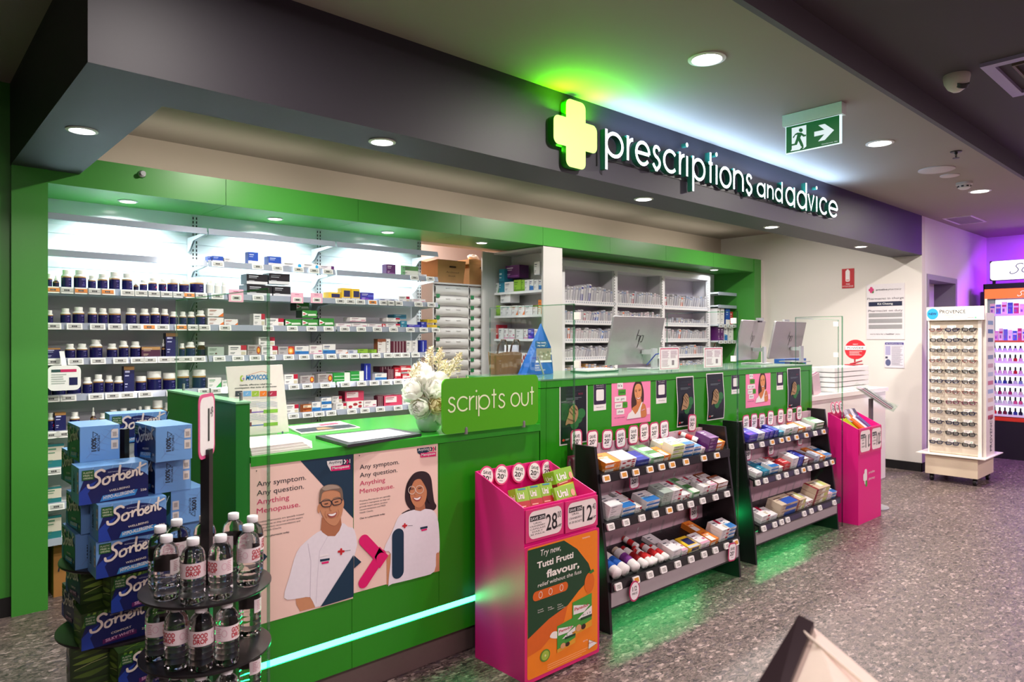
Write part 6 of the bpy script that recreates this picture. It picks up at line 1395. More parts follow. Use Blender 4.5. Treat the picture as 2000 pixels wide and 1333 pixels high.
# ================================================================ PINK DUMP BINS
def bin_body(t, x0, x1, y0, y1, zf, zb, mat, th=.006):
    mb = MB()
    def slab4(pts, off): 
        a = [Vector(p) for p in pts]; o = Vector(off); n = 4
        mb.raw([*a, *[p+o for p in a]], [(0, 1, 2, 3), (7, 6, 5, 4)]+[(i, 4+i, 4+(i+1) % 4, (i+1) % 4) for i in range(4)], mat)
    slab4([(x0, y0, 0), (x1, y0, 0), (x1, y0, zf), (x0, y0, zf)], (0, th, 0))
    slab4([(x0, y1, 0), (x0, y1, zb), (x1, y1, zb), (x1, y1, 0)], (0, -th, 0))
    slab4([(x0, y0+th, 0), (x0, y0+th, zf), (x0, y1-th, zb), (x0, y1-th, 0)], (th, 0, 0))
    slab4([(x1, y0+th, 0), (x1, y1-th, 0), (x1, y1-th, zb), (x1, y0+th, zf)], (-th, 0, 0))
    mb.box(x0+th, y0+th, 0, x1-th, y1-th, .01, mat); mb.box(x0+th, y0+th, zf-.12, x1-th, y1-th, zf-.11, mat)
    return mb
t = thing('pink_dump_bin', 'bright pink cardboard dump bin with round SAVE 20% cards and orange poster', 'dump bin', (2.22, 2.30, 0))
bin_body(t, 2.0, 2.46, 2.13, 2.455, .735, .845, PINK).build('bin_body', t)
for i, (cx_, cy_) in enumerate(((135, 275), (325, 250), (545, 225), (745, 205), (915, 185))):
    A = at(*Crop(930, 890, 6.664).p(cx_, cy_), Y=2.44); s = dup(TKR, loc=Vector((A.x, 2.44-.002*i, A.z))-WL[t.name], rot=(-.12, .25-.1*(i == 4), 0)); s.parent = t; s.name = 'price_talker'; s.scale = (.92, 1, .98)
def price_card(t, x0, x1, z0, z1, y, lines, big, sup_, was, border=C('#d83a78', .45)):
    mb = MB(); mb.box(x0, y, z0, x1, y+.003, z1, border); w, h = x1-x0, z1-z0; pr = Pr(mb, (x0, y, z0), (1, 0, 0), (0, 0, 1), .0006)
    K = C('#141216', .6); pr.rr(w*.07, h*.08, w*.95, h*.93, w*.13, C('#f2e8e2', .5), 1); pr.rect(w*.1, h*.63, w*.5, h*.79, K, 2); pr.text('SAVE 20%', w*.115, h*.66, w*.485, h*.09, WHITE, 3, .01)
    n = len(lines)
    for i, s in enumerate(lines): ww = min(.4, .055*len(s)); pr.text(s, w*(.3-ww/2), h*(.53-min(.13, .42/n)*i), w*(.3+ww/2), h*min(.07, .24/n), K, 2)
    pr.text(big, w*.52, h*.24, w*.82, h*.50, K, 2, .01); pr.text(sup_, w*.83, h*.56, w*.93, h*.2, K, 2); pr.text(was, w*.80, h*.26, w*.93, h*.09, K, 2); pr.line([(w*.79, h*.27), (w*.94, h*.34)], h*.015, K, 3)
    mb.build('price_card', t)
price_card(t, 2.003, 2.230, .588, .726, 2.122, ['URAL', 'CRANBERRY', 'CAPSULES', 'DAILY', '30 PACK'], '28', '00', '35.00')
price_card(t, 2.243, 2.459, .585, .724, 2.122, ['URAL', 'CRANBERRY', '4X 28 SACHETS'], '12', '40', '15.50')
# panel with the fruit flavour artwork
cP = Crop(900, 860, 2.817); YP = 2.095
mb = MB(); A = at(*cP.p(352, 580), Y=YP); B = at(*cP.p(752, 492), Y=YP); x0, x1 = A.x, B.x+.012; z0, z1 = .012, .583
mb.prism(rrect(x0, z0, x1, z1, .008, 3), 0, .004, C('#d8226f', .35), Matrix.Translation((0, YP+.004, 0)) @ Matrix.Rotation(PI/2, 4, 'X'))
ORG = C('#ee8418', .35, noise=.02); DGR = C('#0e4020', .35); ORD2 = C('#d9641a', .35)
pr, q = PP(mb, x0, z0, cP, YP); w, h = x1-x0, z1-z0
pr.rr(.014, .016, w-.012, h-.008, .012, ORG, 1)
pr.poly([(.016, h*.985-.006), (w*.50, h*.985-.006), (w*.68, h*.88), (w*.84, h*.74), (w*.90, h*.63), (w*.70, h*.55), (w*.55, h*.47), (w*.3, h*.42), (.016, h*.33)][::1], DGR, 2)
pr.poly([(.016, h*.33), (w*.3, h*.42), (w*.55, h*.47), (w*.5, h*.36), (w*.2, h*.22), (.016, h*.2)], ORD2, 2)
WT = C('#f4f1e6', .4)
tx(pr, q, 'Try new,', 434, 640, 548, 34, WT, 4, 0, .15)
tx(pr, q, 'Tutti Frutti', 418, 708, 618, 34, WT, 4, .03); tx(pr, q, 'flavour,', 470, 757, 650, 40, WT, 4, .03); tx(pr, q, 'relief without the fuss', 422, 812, 661, 22, WT, 4, 0, .12)
a, b = q(395, 872), q(588, 840); pr.rr(a[0], a[1]-.016, b[0], a[1]+.024, .019, ORD2, 3)
for cxx, cyy in ((437, 868), (492, 851), (552, 836)): P = ellipse(q(cxx, cyy)[0], a[1]+.004, .010, .013, 18); pr.line(P+[P[0]], .0022, WT, 4)
for i, (s, x_) in enumerate((('Smooth formula', 422), ('Easy to swallow', 478), ('Can start to reduce fever in 15 mins', 530))):
    W2 = s.split(' ', 1 if i < 2 else 2)
    for j, s_ in enumerate(W2[:3]): tx(pr, q, s_, x_, 942+j*12-i*15, x_+(34, 34, 42)[i]*min(1, len(s_)/9+.2), 7, WT, 4)
a = q(706, 785); pr.ell(a[0], a[1], .033, .046, C('#de6a16', .35), 4); pr.poly([q(700, 728), q(726, 708), q(732, 722), q(712, 736)], C('#2f7a2a', .4), 5)
for (ax, ay, bx, by, s) in ((612, 855, 718, 1080, '5-12'), (528, 985, 628, 1172, '1-5')):
    a = q(ax, by); b = q(bx, ay); X0, Z0, X1, Z1 = a[0], a[1], b[0], b[1]; W_2, H_ = X1-X0, Z1-Z0; sk = .012
    f = lambda u, v: (X0+u*W_2, Z0+v*H_+sk*u)
    pr.poly([f(0, 0), f(1, 0), f(1, 1), f(0, 1)], C('#3f9a36', .35), 5); pr.poly([f(0, 0), f(1, 0), f(1, .2), f(0, .12)], C('#e0a02a', .35), 6)
    pr.poly([f(.05, .90), f(.9, .68), f(.6, .55), f(.05, .62)], WHITE, 6); pr.text('Panadol', *f(.1, .72), f(.8, .7)[0], H_*.09, C('#b81f35', .4), 7, .02)
    pr.poly([f(.25, .42), f(1, .3), f(1, .62), f(.62, .54)], WHITE, 6); pr.text(s, *f(.5, .45), f(.95, .5)[0], H_*.05, INK, 7); pr.rect(*f(.4, .34), f(1, .37)[0], f(1, .37)[1], DGR, 7)
    pr.ell(*f(.3, .16), W_2*.14, H_*.10, C('#d8a070', .5), 8); pr.ell(*f(.55, .12), W_2*.12, H_*.08, C('#3a1c14', .5), 8)
pr.poly(smooth([q(488, 1085), q(500, 1060), q(520, 1052), q(540, 1062), q(542, 1085), q(515, 1092)], 4), WT, 5)
a = q(462, 1185); pr.ell(a[0], a[1], .030, .026, C('#5a8a2a', .4), 5); pr.ell(a[0], a[1], .023, .020, C('#a4c044', .4), 6); pr.ell(a[0], a[1], .005, .005, C('#e0e6a0', .4), 7)
pr.poly([q(700, 1150), q(702, 1098), q(748, 1115)], WHITE, 5); pr.line([q(700, 1150), q(702, 1098), q(748, 1115), q(700, 1150)], .002, C('#3f9a36', .4), 6)
tx(pr, q, 'that\'s my', 670, 1112, 696, 9, WT, 5); tx(pr, q, 'Panadol', 702, 1122, 735, 9, C('#b81f35', .4), 7); tx(pr, q, 'PANADOL', 668, 545, 710, 8, WT, 4)
for i in range(3): pr.line([(w*.28, .045-.009*i), (w*(.86-.06*i), .045-.009*i)], .0018, C('#f6c890', .4), 4)
mb.build('poster_panel', t)
# sachet cartons in the bin
def ural(w, h, d, two=False):
    mb = MB(); LG = C('#86b92a', .3); mb.box(-w/2, 0, 0, w/2, d, h, LG); pr = Pr(mb, (-w/2, 0, 0), (1, 0, 0), (0, 0, 1), .0006)
    pr.rect(0, h*.0, w, h*.28, C('#cfd23a', .3), 1); pr.rect(0, h*.28, w, h*.55 if two else h*.42, C('#a81f22', .3), 2); pr.text('Ural', w*.1, h*(.64 if two else .52), w*.6, h*(.2 if two else .3), WHITE, 3, .03)
    if two: pr.rect(w*.2, h*.93, w*.8, h*.98, C('#2a8aa0', .4), 2)
    else: pr.ell(w*.85, h*.6, w*.1, h*.16, C('#e8a08a', .4), 3)
    pr.rect(w*.1, h*.36, w*.6, h*.39, C('#f0c8b0', .4), 3); pr.rect(w*.12, h*.15, w*.5, h*.19, C('#5a7a1a', .4), 3)
    p2 = Pr(mb, (-w/2, d, 0), (0, -1, 0), (0, 0, 1), .0006); p2.rect(0, h*.2, d, h*.4, C('#7a2020', .3), 1); p2.text('Ural', d*.2, h*.6, d*.8, h*.2, WHITE, 2, .02)
    return mb.build('sachet_box', None, local=True)
U2, U1 = ural(.075, .13, .05, True), ural(.125, .10, .075)
for i, x in enumerate((2.10, 2.178, 2.256)):
    dup(U2, loc=(x, 2.22+.002*i, .662), rot=(-.32, .04, 0), label='narrow green and red sachet box, %s of three in the pink bin' % ('left', 'middle', 'right')[i], group='sachet boxes in the near pink bin', cat='medicine box')
dup(U1, loc=(2.352, 2.20, .672), rot=(-.35, -.05, -.05), label='wide green sachet box sitting low in the middle of the pink bin', group='sachet boxes in the near pink bin', cat='medicine box')
dup(U1, loc=(2.405, 2.26, .735), rot=(-.30, -.08, .05), label='wide green sachet box propped highest at the right of the pink bin', group='sachet boxes in the near pink bin', cat='medicine box')
retire(U1); retire(U2)
t = thing('pink_dump_bin', 'tall pink cardboard dump bin beyond the black display stands', 'dump bin', (5.83, 2.31, 0))
bin_body(t, 5.60, 6.055, 2.19, 2.425, .745, .855, PINK).build('bin_body', t)
price_card(t, 5.61, 5.825, .545, .74, 2.184, ['SAVE', 'HAND', 'CREAM'], '11', '19', '13.99'); price_card(t, 5.835, 6.05, .545, .74, 2.184, ['SAVE', 'LOTION', '200ML'], '10', '39', '12.99')
mb = MB(); pr = Pr(mb, (5.60, 2.1895, 0), (1, 0, 0), (0, 0, 1), .0006)
pr.rr(.115, .30, .165, .42, .018, WHITE, 1); pr.rr(.09, .33, .165, .39, .018, WHITE, 2); pr.rr(.135, .28, .17, .33, .012, C('#4a9a34', .4), 1)
pr.text('priceline', .20, .375, .32, .02, WHITE, 1); pr.text('pharmacy', .20, .325, .325, .02, WHITE, 1); mb.build('logo', t)
for i, X in enumerate((5.63, 5.70, 5.77)):
    s = dup(TKR, loc=Vector((X, 2.395-.003*i, .89))-WL[t.name], rot=(-.15, .35, 0)); s.parent = t; s.name = 'price_talker'
for o in list(TK.values())+[TKR]: retire(o)
def tube_obj(x0, x1, r, mat, capm, label, flat=False):
    mb = MB(); a, b = Vector(x0), Vector(x1); T = Matrix.Translation(a) @ (b-a).to_track_quat('Z', 'Y').to_matrix().to_4x4(); L = (b-a).length
    if flat: mb.box(-r, -r*.35, 0, r, r*.35, L, mat, T)
    else: mb.lathe([(r*.95, 0), (r, L*.05), (r, L*.82), (r*.7, L*.85)], mat, 16, T); mb.lathe([(r*.7, L*.85), (r*.72, L), ], capm, 14, T)
    o = mb.build('toiletry_tube' if not flat else 'toiletry_carton', origin=a); props(o, label, 'toiletry', 'toiletries in the far pink bin'); return o
CAPS = ['#c0c4cc', '#d86a20', '#c8ccd4', '#6a5a94', '#3c2a58']
for i in range(4): tube_obj((5.71+i*.045, 2.23, .66), (5.64+i*.045, 2.36, .80), .022, C('#b4c22c', .35), WHITE, 'lime green carton leaning in the far pink bin, %s from the left' % ORD[i+1], True)
for i, (m, d) in enumerate((('#d8621c', 'orange tube leaning in the far pink bin'), ('#c8cbd2', 'silver tube leaning in the far pink bin'), ('#4a3468', 'deep purple tube leaning in the far pink bin'), ('#5c4c86', 'violet tube at the right side of the far pink bin'))):
    tube_obj((5.90+i*.042, 2.23, .68), (5.81+i*.05, 2.37, .82), .022, C(m, .3), C(CAPS[i], .3), d)
for i in range(4): tube_obj((5.80+i*.06, 2.33, .77), (5.85+i*.055, 2.40, .86), .018, C(('#8a7f8c', '#5a4a5a', '#a09aa4', '#3a2c48')[i], .35), WHITE, 'small wrapped toiletry at the back of the far pink bin, %s from the left' % ORD[i+1], True)

# ================================================================ TISSUE TOWER
TX, TY = .624, 2.701
t = thing('round_display_stand', 'black round-shelved stand carrying stacked tissue boxes', 'display stand', (TX, TY, 0), 'black round-shelved stands')
DSK = C('#1b181b', .3)
mb = MB(); mb.box(TX-.014, TY-.014, 0, TX+.014, TY+.014, 1.135, BLK2, Matrix.Translation((TX, TY, 0)) @ Matrix.Rotation(.8, 4, 'Z') @ Matrix.Translation((-TX, -TY, 0))); mb.build('post', t)
for z, r in ((.702, .19), (.464, .20), (.226, .20), (.012, .23)):
    mb = MB(); mb.lathe([(r-.003, z-.010), (r, z-.007), (r, z-.001), (r-.003, z+.0)], DSK, 48, Matrix.Translation((TX, TY, 0))); mb.build('round_shelf', t)
def tissue_mb(green):
    L, D, H = .196, .115, .1145; mb = MB()
    BG = C('#6ea2da', .35, noise=.08, scale=14) if not green else C('#2c4a1c', .35, noise=.3, scale=18)
    mb.box(0, 0, 0, L, D, H, BG); NB = C('#0f1a58', .35); NB2 = C('#2140a0', .35); LEAF = C('#6f92c4', .4) if not green else C('#7fa03a', .4); LEAF2 = C('#a9c8e8', .4) if not green else C('#4f7a2a', .4)
    pr = Pr(mb, (0, 0, 0), (1, 0, 0), (0, 0, 1), .0004)
    # leaf veins behind the label
    for k in range(7):
        pr.line([(L*(.1+.14*k), H*.55), (L*(.2+.14*k), H*.99)], .0012 if not green else .004, LEAF if k % 2 else LEAF2, 1)
    if green:
        for k in range(12): pr.poly([(L*(.08*k), H*.6), (L*(.08*k+.05), H*.63), (L*(.08*k+.13), H*.97), (L*(.08*k+.09), H*.99)], C(('#5a8a2c', '#86a83e', '#3a6420')[k % 3], .4), 1)
    dome = [(0, 0), (L, 0), (L, H*.60)]+[(L*(1-k/16), H*(.42+.50*math.sin(PI*(.16+.72*k/16))**1.1)) for k in range(1, 16)]+[(0, H*.34)]
    pr.poly(dome, NB, 2)
    pr.poly([(0, 0), (L*.18, 0), (L*.12, H*.3), (L*.25, H*.62), (L*.1, H*.5), (0, H*.34)], NB2, 3)
    pr.rect(L*.04, H*.66, L*.21, H*.93, C('#1c5a24', .4), 4)
    for i, s in enumerate(('PLASTIC', 'FREE in', 'OPENING')): pr.text(s, L*.06, H*(.84-.075*i), L*.19, H*.045, C('#dfe8c8', .4), 5)
    CR = C('#ece2d4', .4)
    # brush-script wordmark
    def gs(q, w=.0062): pr.line([(L*.14+x*L*.0076*1.0, H*.36+y*H*.0095+x*H*.0022) for x, y in q], w, CR, 6, True)
    so = smooth_open
    gs(so([(28, 46), (22, 52), (13, 48), (12, 38), (18, 30), (19, 18), (10, 8), (0, 10), (-2, 18)]), .0072)
    gs(so([(32, 26), (26, 22), (26, 10), (33, 8), (38, 16), (36, 26), (30, 26)]), .0062); gs(so([(36, 24), (42, 26), (44, 24)]), .004)
    gs(so([(45, 28), (45, 10), (46, 20), (51, 28), (54, 26)]), .006)
    gs(so([(58, 50), (56, 30), (57, 10)]), .0066); gs(so([(57, 12), (63, 8), (67, 16), (64, 25), (58, 22)]), .0058)
    gs(so([(70, 16), (76, 20), (76, 26), (71, 24), (70, 12), (75, 8), (80, 12)]), .0056)
    gs(so([(82, 26), (82, 9), (84, 22), (88, 26), (90, 20), (90, 9)]), .0056)
    gs(so([(97, 44), (95, 20), (97, 8), (101, 10)]), .006); gs([(91, 30), (108, 36)], .0048)
    pr.text('AUSTRALIAN      SINCE 1952', L*.40, H*.80, L*.75, H*.035, C('#c8d0e8', .4), 6)
    pr.text('COMFORT' if green else 'WELLBEING', L*.42, H*.27, L*.72, H*.055, CR, 6, .01, 0, .1)
    if green: pr.poly([(L*.30, H*.05), (L*.80, H*.12), (L*.80, H*.24), (L*.30, H*.17)], C('#5c1c5c', .4), 5); pr.text('SILKY WHITE', L*.34, H*.09, L*.76, H*.08, C('#e8b8d8', .4), 6, .01, 0, .13)
    else: pr.poly([(L*.29, H*.03), (L*.80, H*.09), (L*.84, H*.25), (L*.33, H*.19)], C('#3a8ac8', .4), 5); pr.text('HYPO-ALLERGENIC', L*.34, H*.08, L*.79, H*.09, CR, 6, .02, 0, .11)
    pr.text('250', L*.88, H*.18, L*.97, H*.06, CR, 6, .01)
    # ends
    for o, ex_ in (((L, 0, 0), (0, 1, 0)), ((0, D, 0), (0, -1, 0))):
        pe = Pr(mb, o, ex_, (0, 0, 1), .0004)
        if green:
            for k in range(5): pe.poly(smooth([(D*.05, H*(.1+.18*k)), (D*.5, H*(.05+.2*k)), (D*.95, H*(.25+.18*k)), (D*.5, H*(.2+.19*k))], 3), C(('#5a7a2c', '#3a5a1e', '#7a9a3a')[k % 3], .4), 1)
            pe.line([(D*.1, H*.3), (D*.5, H*.42), (D*.9, H*.5)], .002, C('#b8c87a', .4), 2)
        else:
            pe.line([(D*.15, H*.1), (D*.9, H*.98)], .0014, LEAF, 1)
            for k in range(5): pe.line([(D*(.25+.13*k), H*(.22+.15*k)), (D*(.5+.12*k), H*(.16+.13*k))], .0008, LEAF, 1); pe.line([(D*(.25+.13*k), H*(.22+.15*k)), (D*(.22+.1*k), H*(.42+.12*k))], .0008, LEAF, 1)
            f = lambda x, y, l: pe.f(D*.30-y+.0, H*.28+x, l)
            p3 = Pr(mb, f=f); p3.text('100%', 0, -.012, .045, .014, INK, 2, .03); p3.text('RECYCLABLE', 0, -.022, .052, .007, INK, 2, .01)
            P = ellipse(D*.36, H*.76, .009, .011, 3); pe.line(P+[P[0]], .003, INK, 2)
            for z in (.62, .30): pe.rect(D*.78, H*z, D*.96, H*(z+.26), C('#d8d4cc', .5), 1); pe.rect(D*.82, H*(z+.05), D*.92, H*(z+.18), C('#a9a39c', .5), 2)
    pb = Pr(mb, (L, D, 0), (-1, 0, 0), (0, 0, 1), .0004); pb.poly([(x, z) for x, z in dome], NB, 1)
    pt = Pr(mb, (0, 0, H), (1, 0, 0), (0, 1, 0), .0004); P = ellipse(L/2, D/2, L*.36, D*.28, 30); pt.line(P+[P[0]], .001, LEAF, 1); pt.line([(L*.1, D*.1), (L*.8, D*.9)], .0014, LEAF, 1)
    return mb
TS = [tissue_mb(g_).build('tissue_box', None, local=True) for g_ in (0, 1)]
def tbox(u, z, D, deg, anchor, green, label, flip=False):
    a = (u-1000)/FPX; P = Vector((FX*D+FY*a*D, FY*D-FX*a*D, z)); th = math.radians(deg); xd = Vector((math.cos(th), math.sin(th), 0)); yd = Vector((-xd.y, xd.x, 0))
    o = P-(xd*.196 if anchor else Vector((0, 0, 0)))
    c = dup(TS[green], loc=o, rot=(0, 0, th), label=label, group='tissue boxes on the round stand', cat='tissue box')
    if flip:
        c.rotation_euler = (PI, 0, th); c.location = o+Vector((0, 0, .1145))+yd*.115
    return c
z1, z2, z3, z4 = .7025, .8175, .9325, 1.0475
tbox(156, z4, 2.25, -90, 1, 0, 'blue tissue box on the top layer at left with its leaf printed end forward')
tbox(304, z4, 2.25, -86, 1, 0, 'blue tissue box on the top layer at right with its recyclable end forward')
tbox(214, z4, 2.62, -4, 0, 0, 'blue tissue box at the back of the top layer behind the black post')
tbox(154, z3, 2.149, 0, 0, 0, 'blue tissue box facing forward, uppermost of the three full front labels')
tbox(303, z3, 2.31, -86, 1, 0, 'blue tissue box end-on, directly beneath the top right box')
tbox(146, z3, 2.42, -88, 1, 0, 'blue tissue box peeking out left behind the uppermost front label')
tbox(192, z2, 2.153, 0, 0, 0, 'blue tissue box facing forward, middle of the three full front labels')
tbox(158, z2, 2.24, -88, 1, 0, 'blue tissue box at left with a foreshortened dark label, second layer up')
tbox(334, z2, 2.35, -88, 1, 0, 'blue tissue box turned upside down with its end showing at right', True)
tbox(187.5, z1, 2.156, 0, 0, 0, 'blue tissue box facing forward, lowest blue one behind the water bottles')
tbox(147, z1, 2.24, -89, 1, 0, 'blue tissue box at left of the lowest blue layer by the black disc')
tbox(338, z1, 2.38, -88, 1, 0, 'blue tissue box hidden largely behind water bottles, lowest blue layer right')
g1, g2, g3 = .5795, .4645, .349
tbox(217, g1, 2.20, 0, 0, 1, 'green leafy tissue box facing forward just under the blue ones')
tbox(157, g1, 2.27, -88, 1, 1, 'green leafy tissue box at left with its dark end forward')
tbox(159, g2, 2.19, 0, 0, 1, 'green leafy tissue box facing forward with full silky white label')
tbox(148, g2, 2.34, -88, 1, 1, 'green leafy tissue box half hidden at left behind the silky white label')
for i, (u_, D_, dg) in enumerate(((231, 2.19, 0), (137, 2.24, -97))):
    for lv, z_ in ((0, .2265), (1, .3415)):
        tbox(u_, z_, D_, dg, i, 1, 'green leafy tissue box %s, %s beneath the lower disc' % (('facing forward', 'end-on at left')[i], ('lowest', 'directly')[lv]))
for o in TS: retire(o)

# ================================================================ WATER STAND
WX, WY = .718, 2.143
t = thing('round_display_stand', 'black round-shelved stand carrying water bottles in front of the counter', 'display stand', (WX, WY, 0), 'black round-shelved stands')
mb = MB(); mb.box(WX-.013, WY-.013, 0, WX+.013, WY+.013, 1.12, BLK2, Matrix.Translation((WX, WY, 0)) @ Matrix.Rotation(.83, 4, 'Z') @ Matrix.Translation((-WX, -WY, 0))); mb.build('post', t)
for z, r in ((.719, .182), (.532, .182), (.345, .182), (.158, .182), (.012, .2)):
    mb = MB(); mb.lathe([(r-.003, z-.009), (r, z-.006), (r, z-.001), (r-.003, z)], DSK, 48, Matrix.Translation((WX, WY, 0))); mb.build('round_shelf', t)
TC = Matrix.Translation((WX, WY, 1.19)) @ Matrix.Rotation(math.radians(-128), 4, 'Z')
mb = MB(); hp = [(-.058, -.095), (.05, -.105), (.062, -.03), (.058, .10), (.0, .085), (-.062, .06)]
pts = rrect(-.066, -.095, .066, .095, .028, 5)
mb.prism(pts, -.001, .001, C('#e0568c', .5), TC @ Matrix.Rotation(PI/2, 4, 'X')); 
f = lambda x, y, l: TC @ Vector((x, -.001-.0006*l, y)); pr = Pr(mb, f=f); pr.rr(-.057, -.085, .057, .085, .024, PAPER, 1)
K_ = C('#17151a', .6); pr.rect(-.045, .012, -.004, .034, K_, 2); pr.text('SPECIAL', -.043, .018, -.006, .011, PAPER, 3); pr.text('1', .004, -.045, .018, .095, K_, 2, .02); pr.text('49', .024, .022, .048, .032, K_, 2)
for i_, s in enumerate(('GOOD DROP', 'WATER', '600ML')): pr.text(s, -.045, -.004-.014*i_, -.008, .007, K_, 2)
f2 = lambda x, y, l: TC @ Vector((-x, .001+.0006*l, y)); pr2 = Pr(mb, f=f2); pr2.rr(-.057, -.085, .057, .085, .024, PAPER, 1); pr2.text('1', .004, -.045, .018, .095, K_, 2, .02); pr2.text('49', .024, .022, .048, .032, K_, 2)
mb.build('price_card', t)
def water_bottle():
    r = .0325
    prof = [(.020, .0), (.026, .001), (.0305, .004), (r, .010), (r, .018), (r-.0012, .021), (r, .024), (r, .034), (r-.0014, .037), (r, .040), (r, .050), (r-.0014, .053), (r, .056), (r, .066), (r-.001, .068), (r, .070), (r, .118), (r-.001, .121), (r, .124), (r-.002, .134), (.027, .144), (.020, .152), (.0145, .158), (.0135, .163)]
    mb = MB(); mb.lathe(prof, transm('water_and_pet', (1, 1, 1), 1.33, 0.0), 32); root = mb.build('water_bottle', None, local=True)
    mb = MB(); mb.lathe([(.0155, .159), (.0165, .161), (.0165, .176), (.0150, .178)], C('#eef0f0', .4), 24); mb.build('cap', root, local=True)
    mb = MB(); rr = r+.0006; n = 28; PL = C('#efe4e4', .45)
    a0, a1 = -2.1, 2.1
    vs = [(math.sin(a0+(a1-a0)*i/n)*rr, -math.cos(a0+(a1-a0)*i/n)*rr, z) for i in range(n+1) for z in (.074, .115)]
    mb.raw(vs, [(2*i, 2*i+2, 2*i+3, 2*i+1) for i in range(n)], PL, True)
    f = lambda x, y, l: Vector((math.sin(x/rr)*(rr+.0003*l), -math.cos(x/rr)*(rr+.0003*l), .074+y))
    pr = Pr(mb, f=f); RD = C('#b3122c', .45); pr.text('GOOD', -.019, .0225, .019, .0125, RD, 2, .035); pr.text('DROP', -.019, .0075, .019, .0125, RD, 2, .035); pr.text('pure water', -.008, .003, .008, .002, RD, 2)
    for s in (-1, 1):
        P = ellipse(s*.038, .022, .007, .009, 16); pr.line(P+[P[0]], .0012, C('#d8a8b8', .5), 2); pr.bars(min(s*.046, s*.060), .006, max(s*.046, s*.060), .036, 6, C('#c89aa4', .5), 2)
    mb.build('label', root, local=True); return root
WB = water_bottle()
def wb(u, v, z, rz, label):
    A = at(u, v, Z=z); dup(WB, loc=(A.x, A.y, z+.0005), rot=(0, 0, rz), label=label, group='water bottles on the round stand', cat='bottle')
vd = math.radians(73.5-90)     # turn towards the lens
for u, v, tw, lab in ((325, 1170, 2.4, 'water bottle on the upper disc, front row left with its label back showing'), (377, 1177, 0, 'water bottle on the upper disc, front row second from left'), (431, 1169, -.9, 'water bottle on the upper disc, just right of the black post'),
    (485, 1143, .8, 'water bottle on the upper disc at the right edge'), (313, 1146, 2.0, 'water bottle on the upper disc at the far left edge'), (345, 1129, 1.6, 'water bottle on the upper disc behind the front left pair'), (400, 1119, 2.2, 'water bottle on the upper disc behind the black post'), (456, 1113, -2.2, 'water bottle on the upper disc, back right by the green panel'), (493, 1120, 1.4, 'water bottle on the upper disc, hidden behind the right edge bottle')):
    wb(u, v, .719, vd+tw, lab)
T2P = [(308, 1288, 1.0, 'far left'), (345, 1305, -.7, 'front left'), (393, 1307, -.1, 'front centre'), (443, 1296, .9, 'front right'), (488, 1240, 2.4, 'far right')]
for u, v, tw, w_ in T2P: wb(u, v, .532, vd+tw, 'water bottle on the middle disc, %s' % w_)
for u, v, tw, w_ in T2P:
    A = at(u, v, Z=.532); dup(WB, loc=(A.x, A.y, .3455), rot=(0, 0, vd+tw*.7+.3), label='water bottle on the lowest visible disc, %s' % w_, group='water bottles on the round stand', cat='bottle')
retire(WB)
for k_ in CT: retire(CT[k_][0])

# ================================================================ RIGHT WALL
def wall_board(name, y_l, y_r, z0, z1, base, label, cat, art):
    mb = MB(); w = y_l-y_r; mb.box(8.362, y_r, z0, 8.370, y_l, z1, base); pr = Pr(mb, (8.362, y_l, z0), (0, -1, 0), (0, 0, 1), .001); art(pr, w, z1-z0); o = mb.build(name); props(o, label, cat)
def a1(pr, w, h):
    pr.rr(w*.3, h*.33, w*.66, h*.92, w*.12, PAPER, 1); pr.rect(w*.4, h*.9, w*.56, h*.96, PAPER, 1); pr.rect(w*.36, h*.4, w*.6, h*.43, C('#c8202c', .5), 2); pr.text('FIRE', w*.35, h*.17, w*.65, h*.07, PAPER, 1); pr.text('EXTINGUISHER', w*.05, h*.06, w*.95, h*.07, PAPER, 1)
wall_board('fire_extinguisher_sign', 3.455, 3.318, 2.035, 2.262, C('#c01826', .5), 'red fire extinguisher sign on the white wall', 'sign', a1)
def a2(pr, w, h):
    G = C('#4a4550', .5); pr.rr(w*.06, h*.875, w*.20, h*.925, .01, C('#c8306e', .5), 2); pr.rr(w*.095, h*.845, w*.165, h*.955, .01, C('#c8306e', .5), 2); pr.rr(w*.13, h*.84, w*.2, h*.90, .01, C('#2f7a3a', .5), 1)
    pr.text('priceline', w*.26, h*.885, w*.56, h*.028, G, 2, .02); pr.text('pharmacy', w*.58, h*.885, w*.92, h*.028, G, 2)
    pr.text('Pharmacist in charge', w*.02, h*.72, w*.98, h*.038, G, 2); pr.rect(w*.06, h*.60, w*.94, h*.68, C('#10163c', .4), 1); pr.text('Kit Cheung', w*.30, h*.625, w*.7, h*.035, WHITE, 2, .01)
    pr.text('Pharmacist on duty', w*.05, h*.50, w*.95, h*.038, G, 2)
    for k in range(3): pr.rect(w*.06, h*(.40-.105*k), w*.94, h*(.475-.105*k), C('#a5a3a6', .35, .3), 1)
    pr.text('we\'re here for a', w*.1, h*.085, w*.5, h*.024, G, 2); pr.text('healthier', w*.52, h*.085, w*.74, h*.024, G, 2, .02); pr.text('you', w*.77, h*.085, w*.88, h*.024, G, 2)
wall_board('pharmacist_name_board', 3.180, 2.780, 1.437, 2.062, C('#ddd6da', .5), 'pale pharmacist in charge name board on the white wall', 'sign', a2)
def a3(pr, w, h):
    PU = C('#3c3088', .5); pr.rect(w*.02, h*.9, w*.98, h*.99, PU, 1); pr.text('My healthcare rights', w*.08, h*.925, w*.92, h*.035, WHITE, 2, .01); pr.rect(w*.04, h*.5, w*.3, h*.85, C('#a9a4c8', .5), 1)
    pr.rect(w*.04, h*.36, w*.16, h*.44, C('#3a3850', .5), 1); pr.ell(w*.18, h*.2, w*.14, h*.13, C('#5a5f86', .5), 1); pr.bars(w*.36, h*.08, w*.95, h*.84, 20, C('#a49fae', .5), 1)
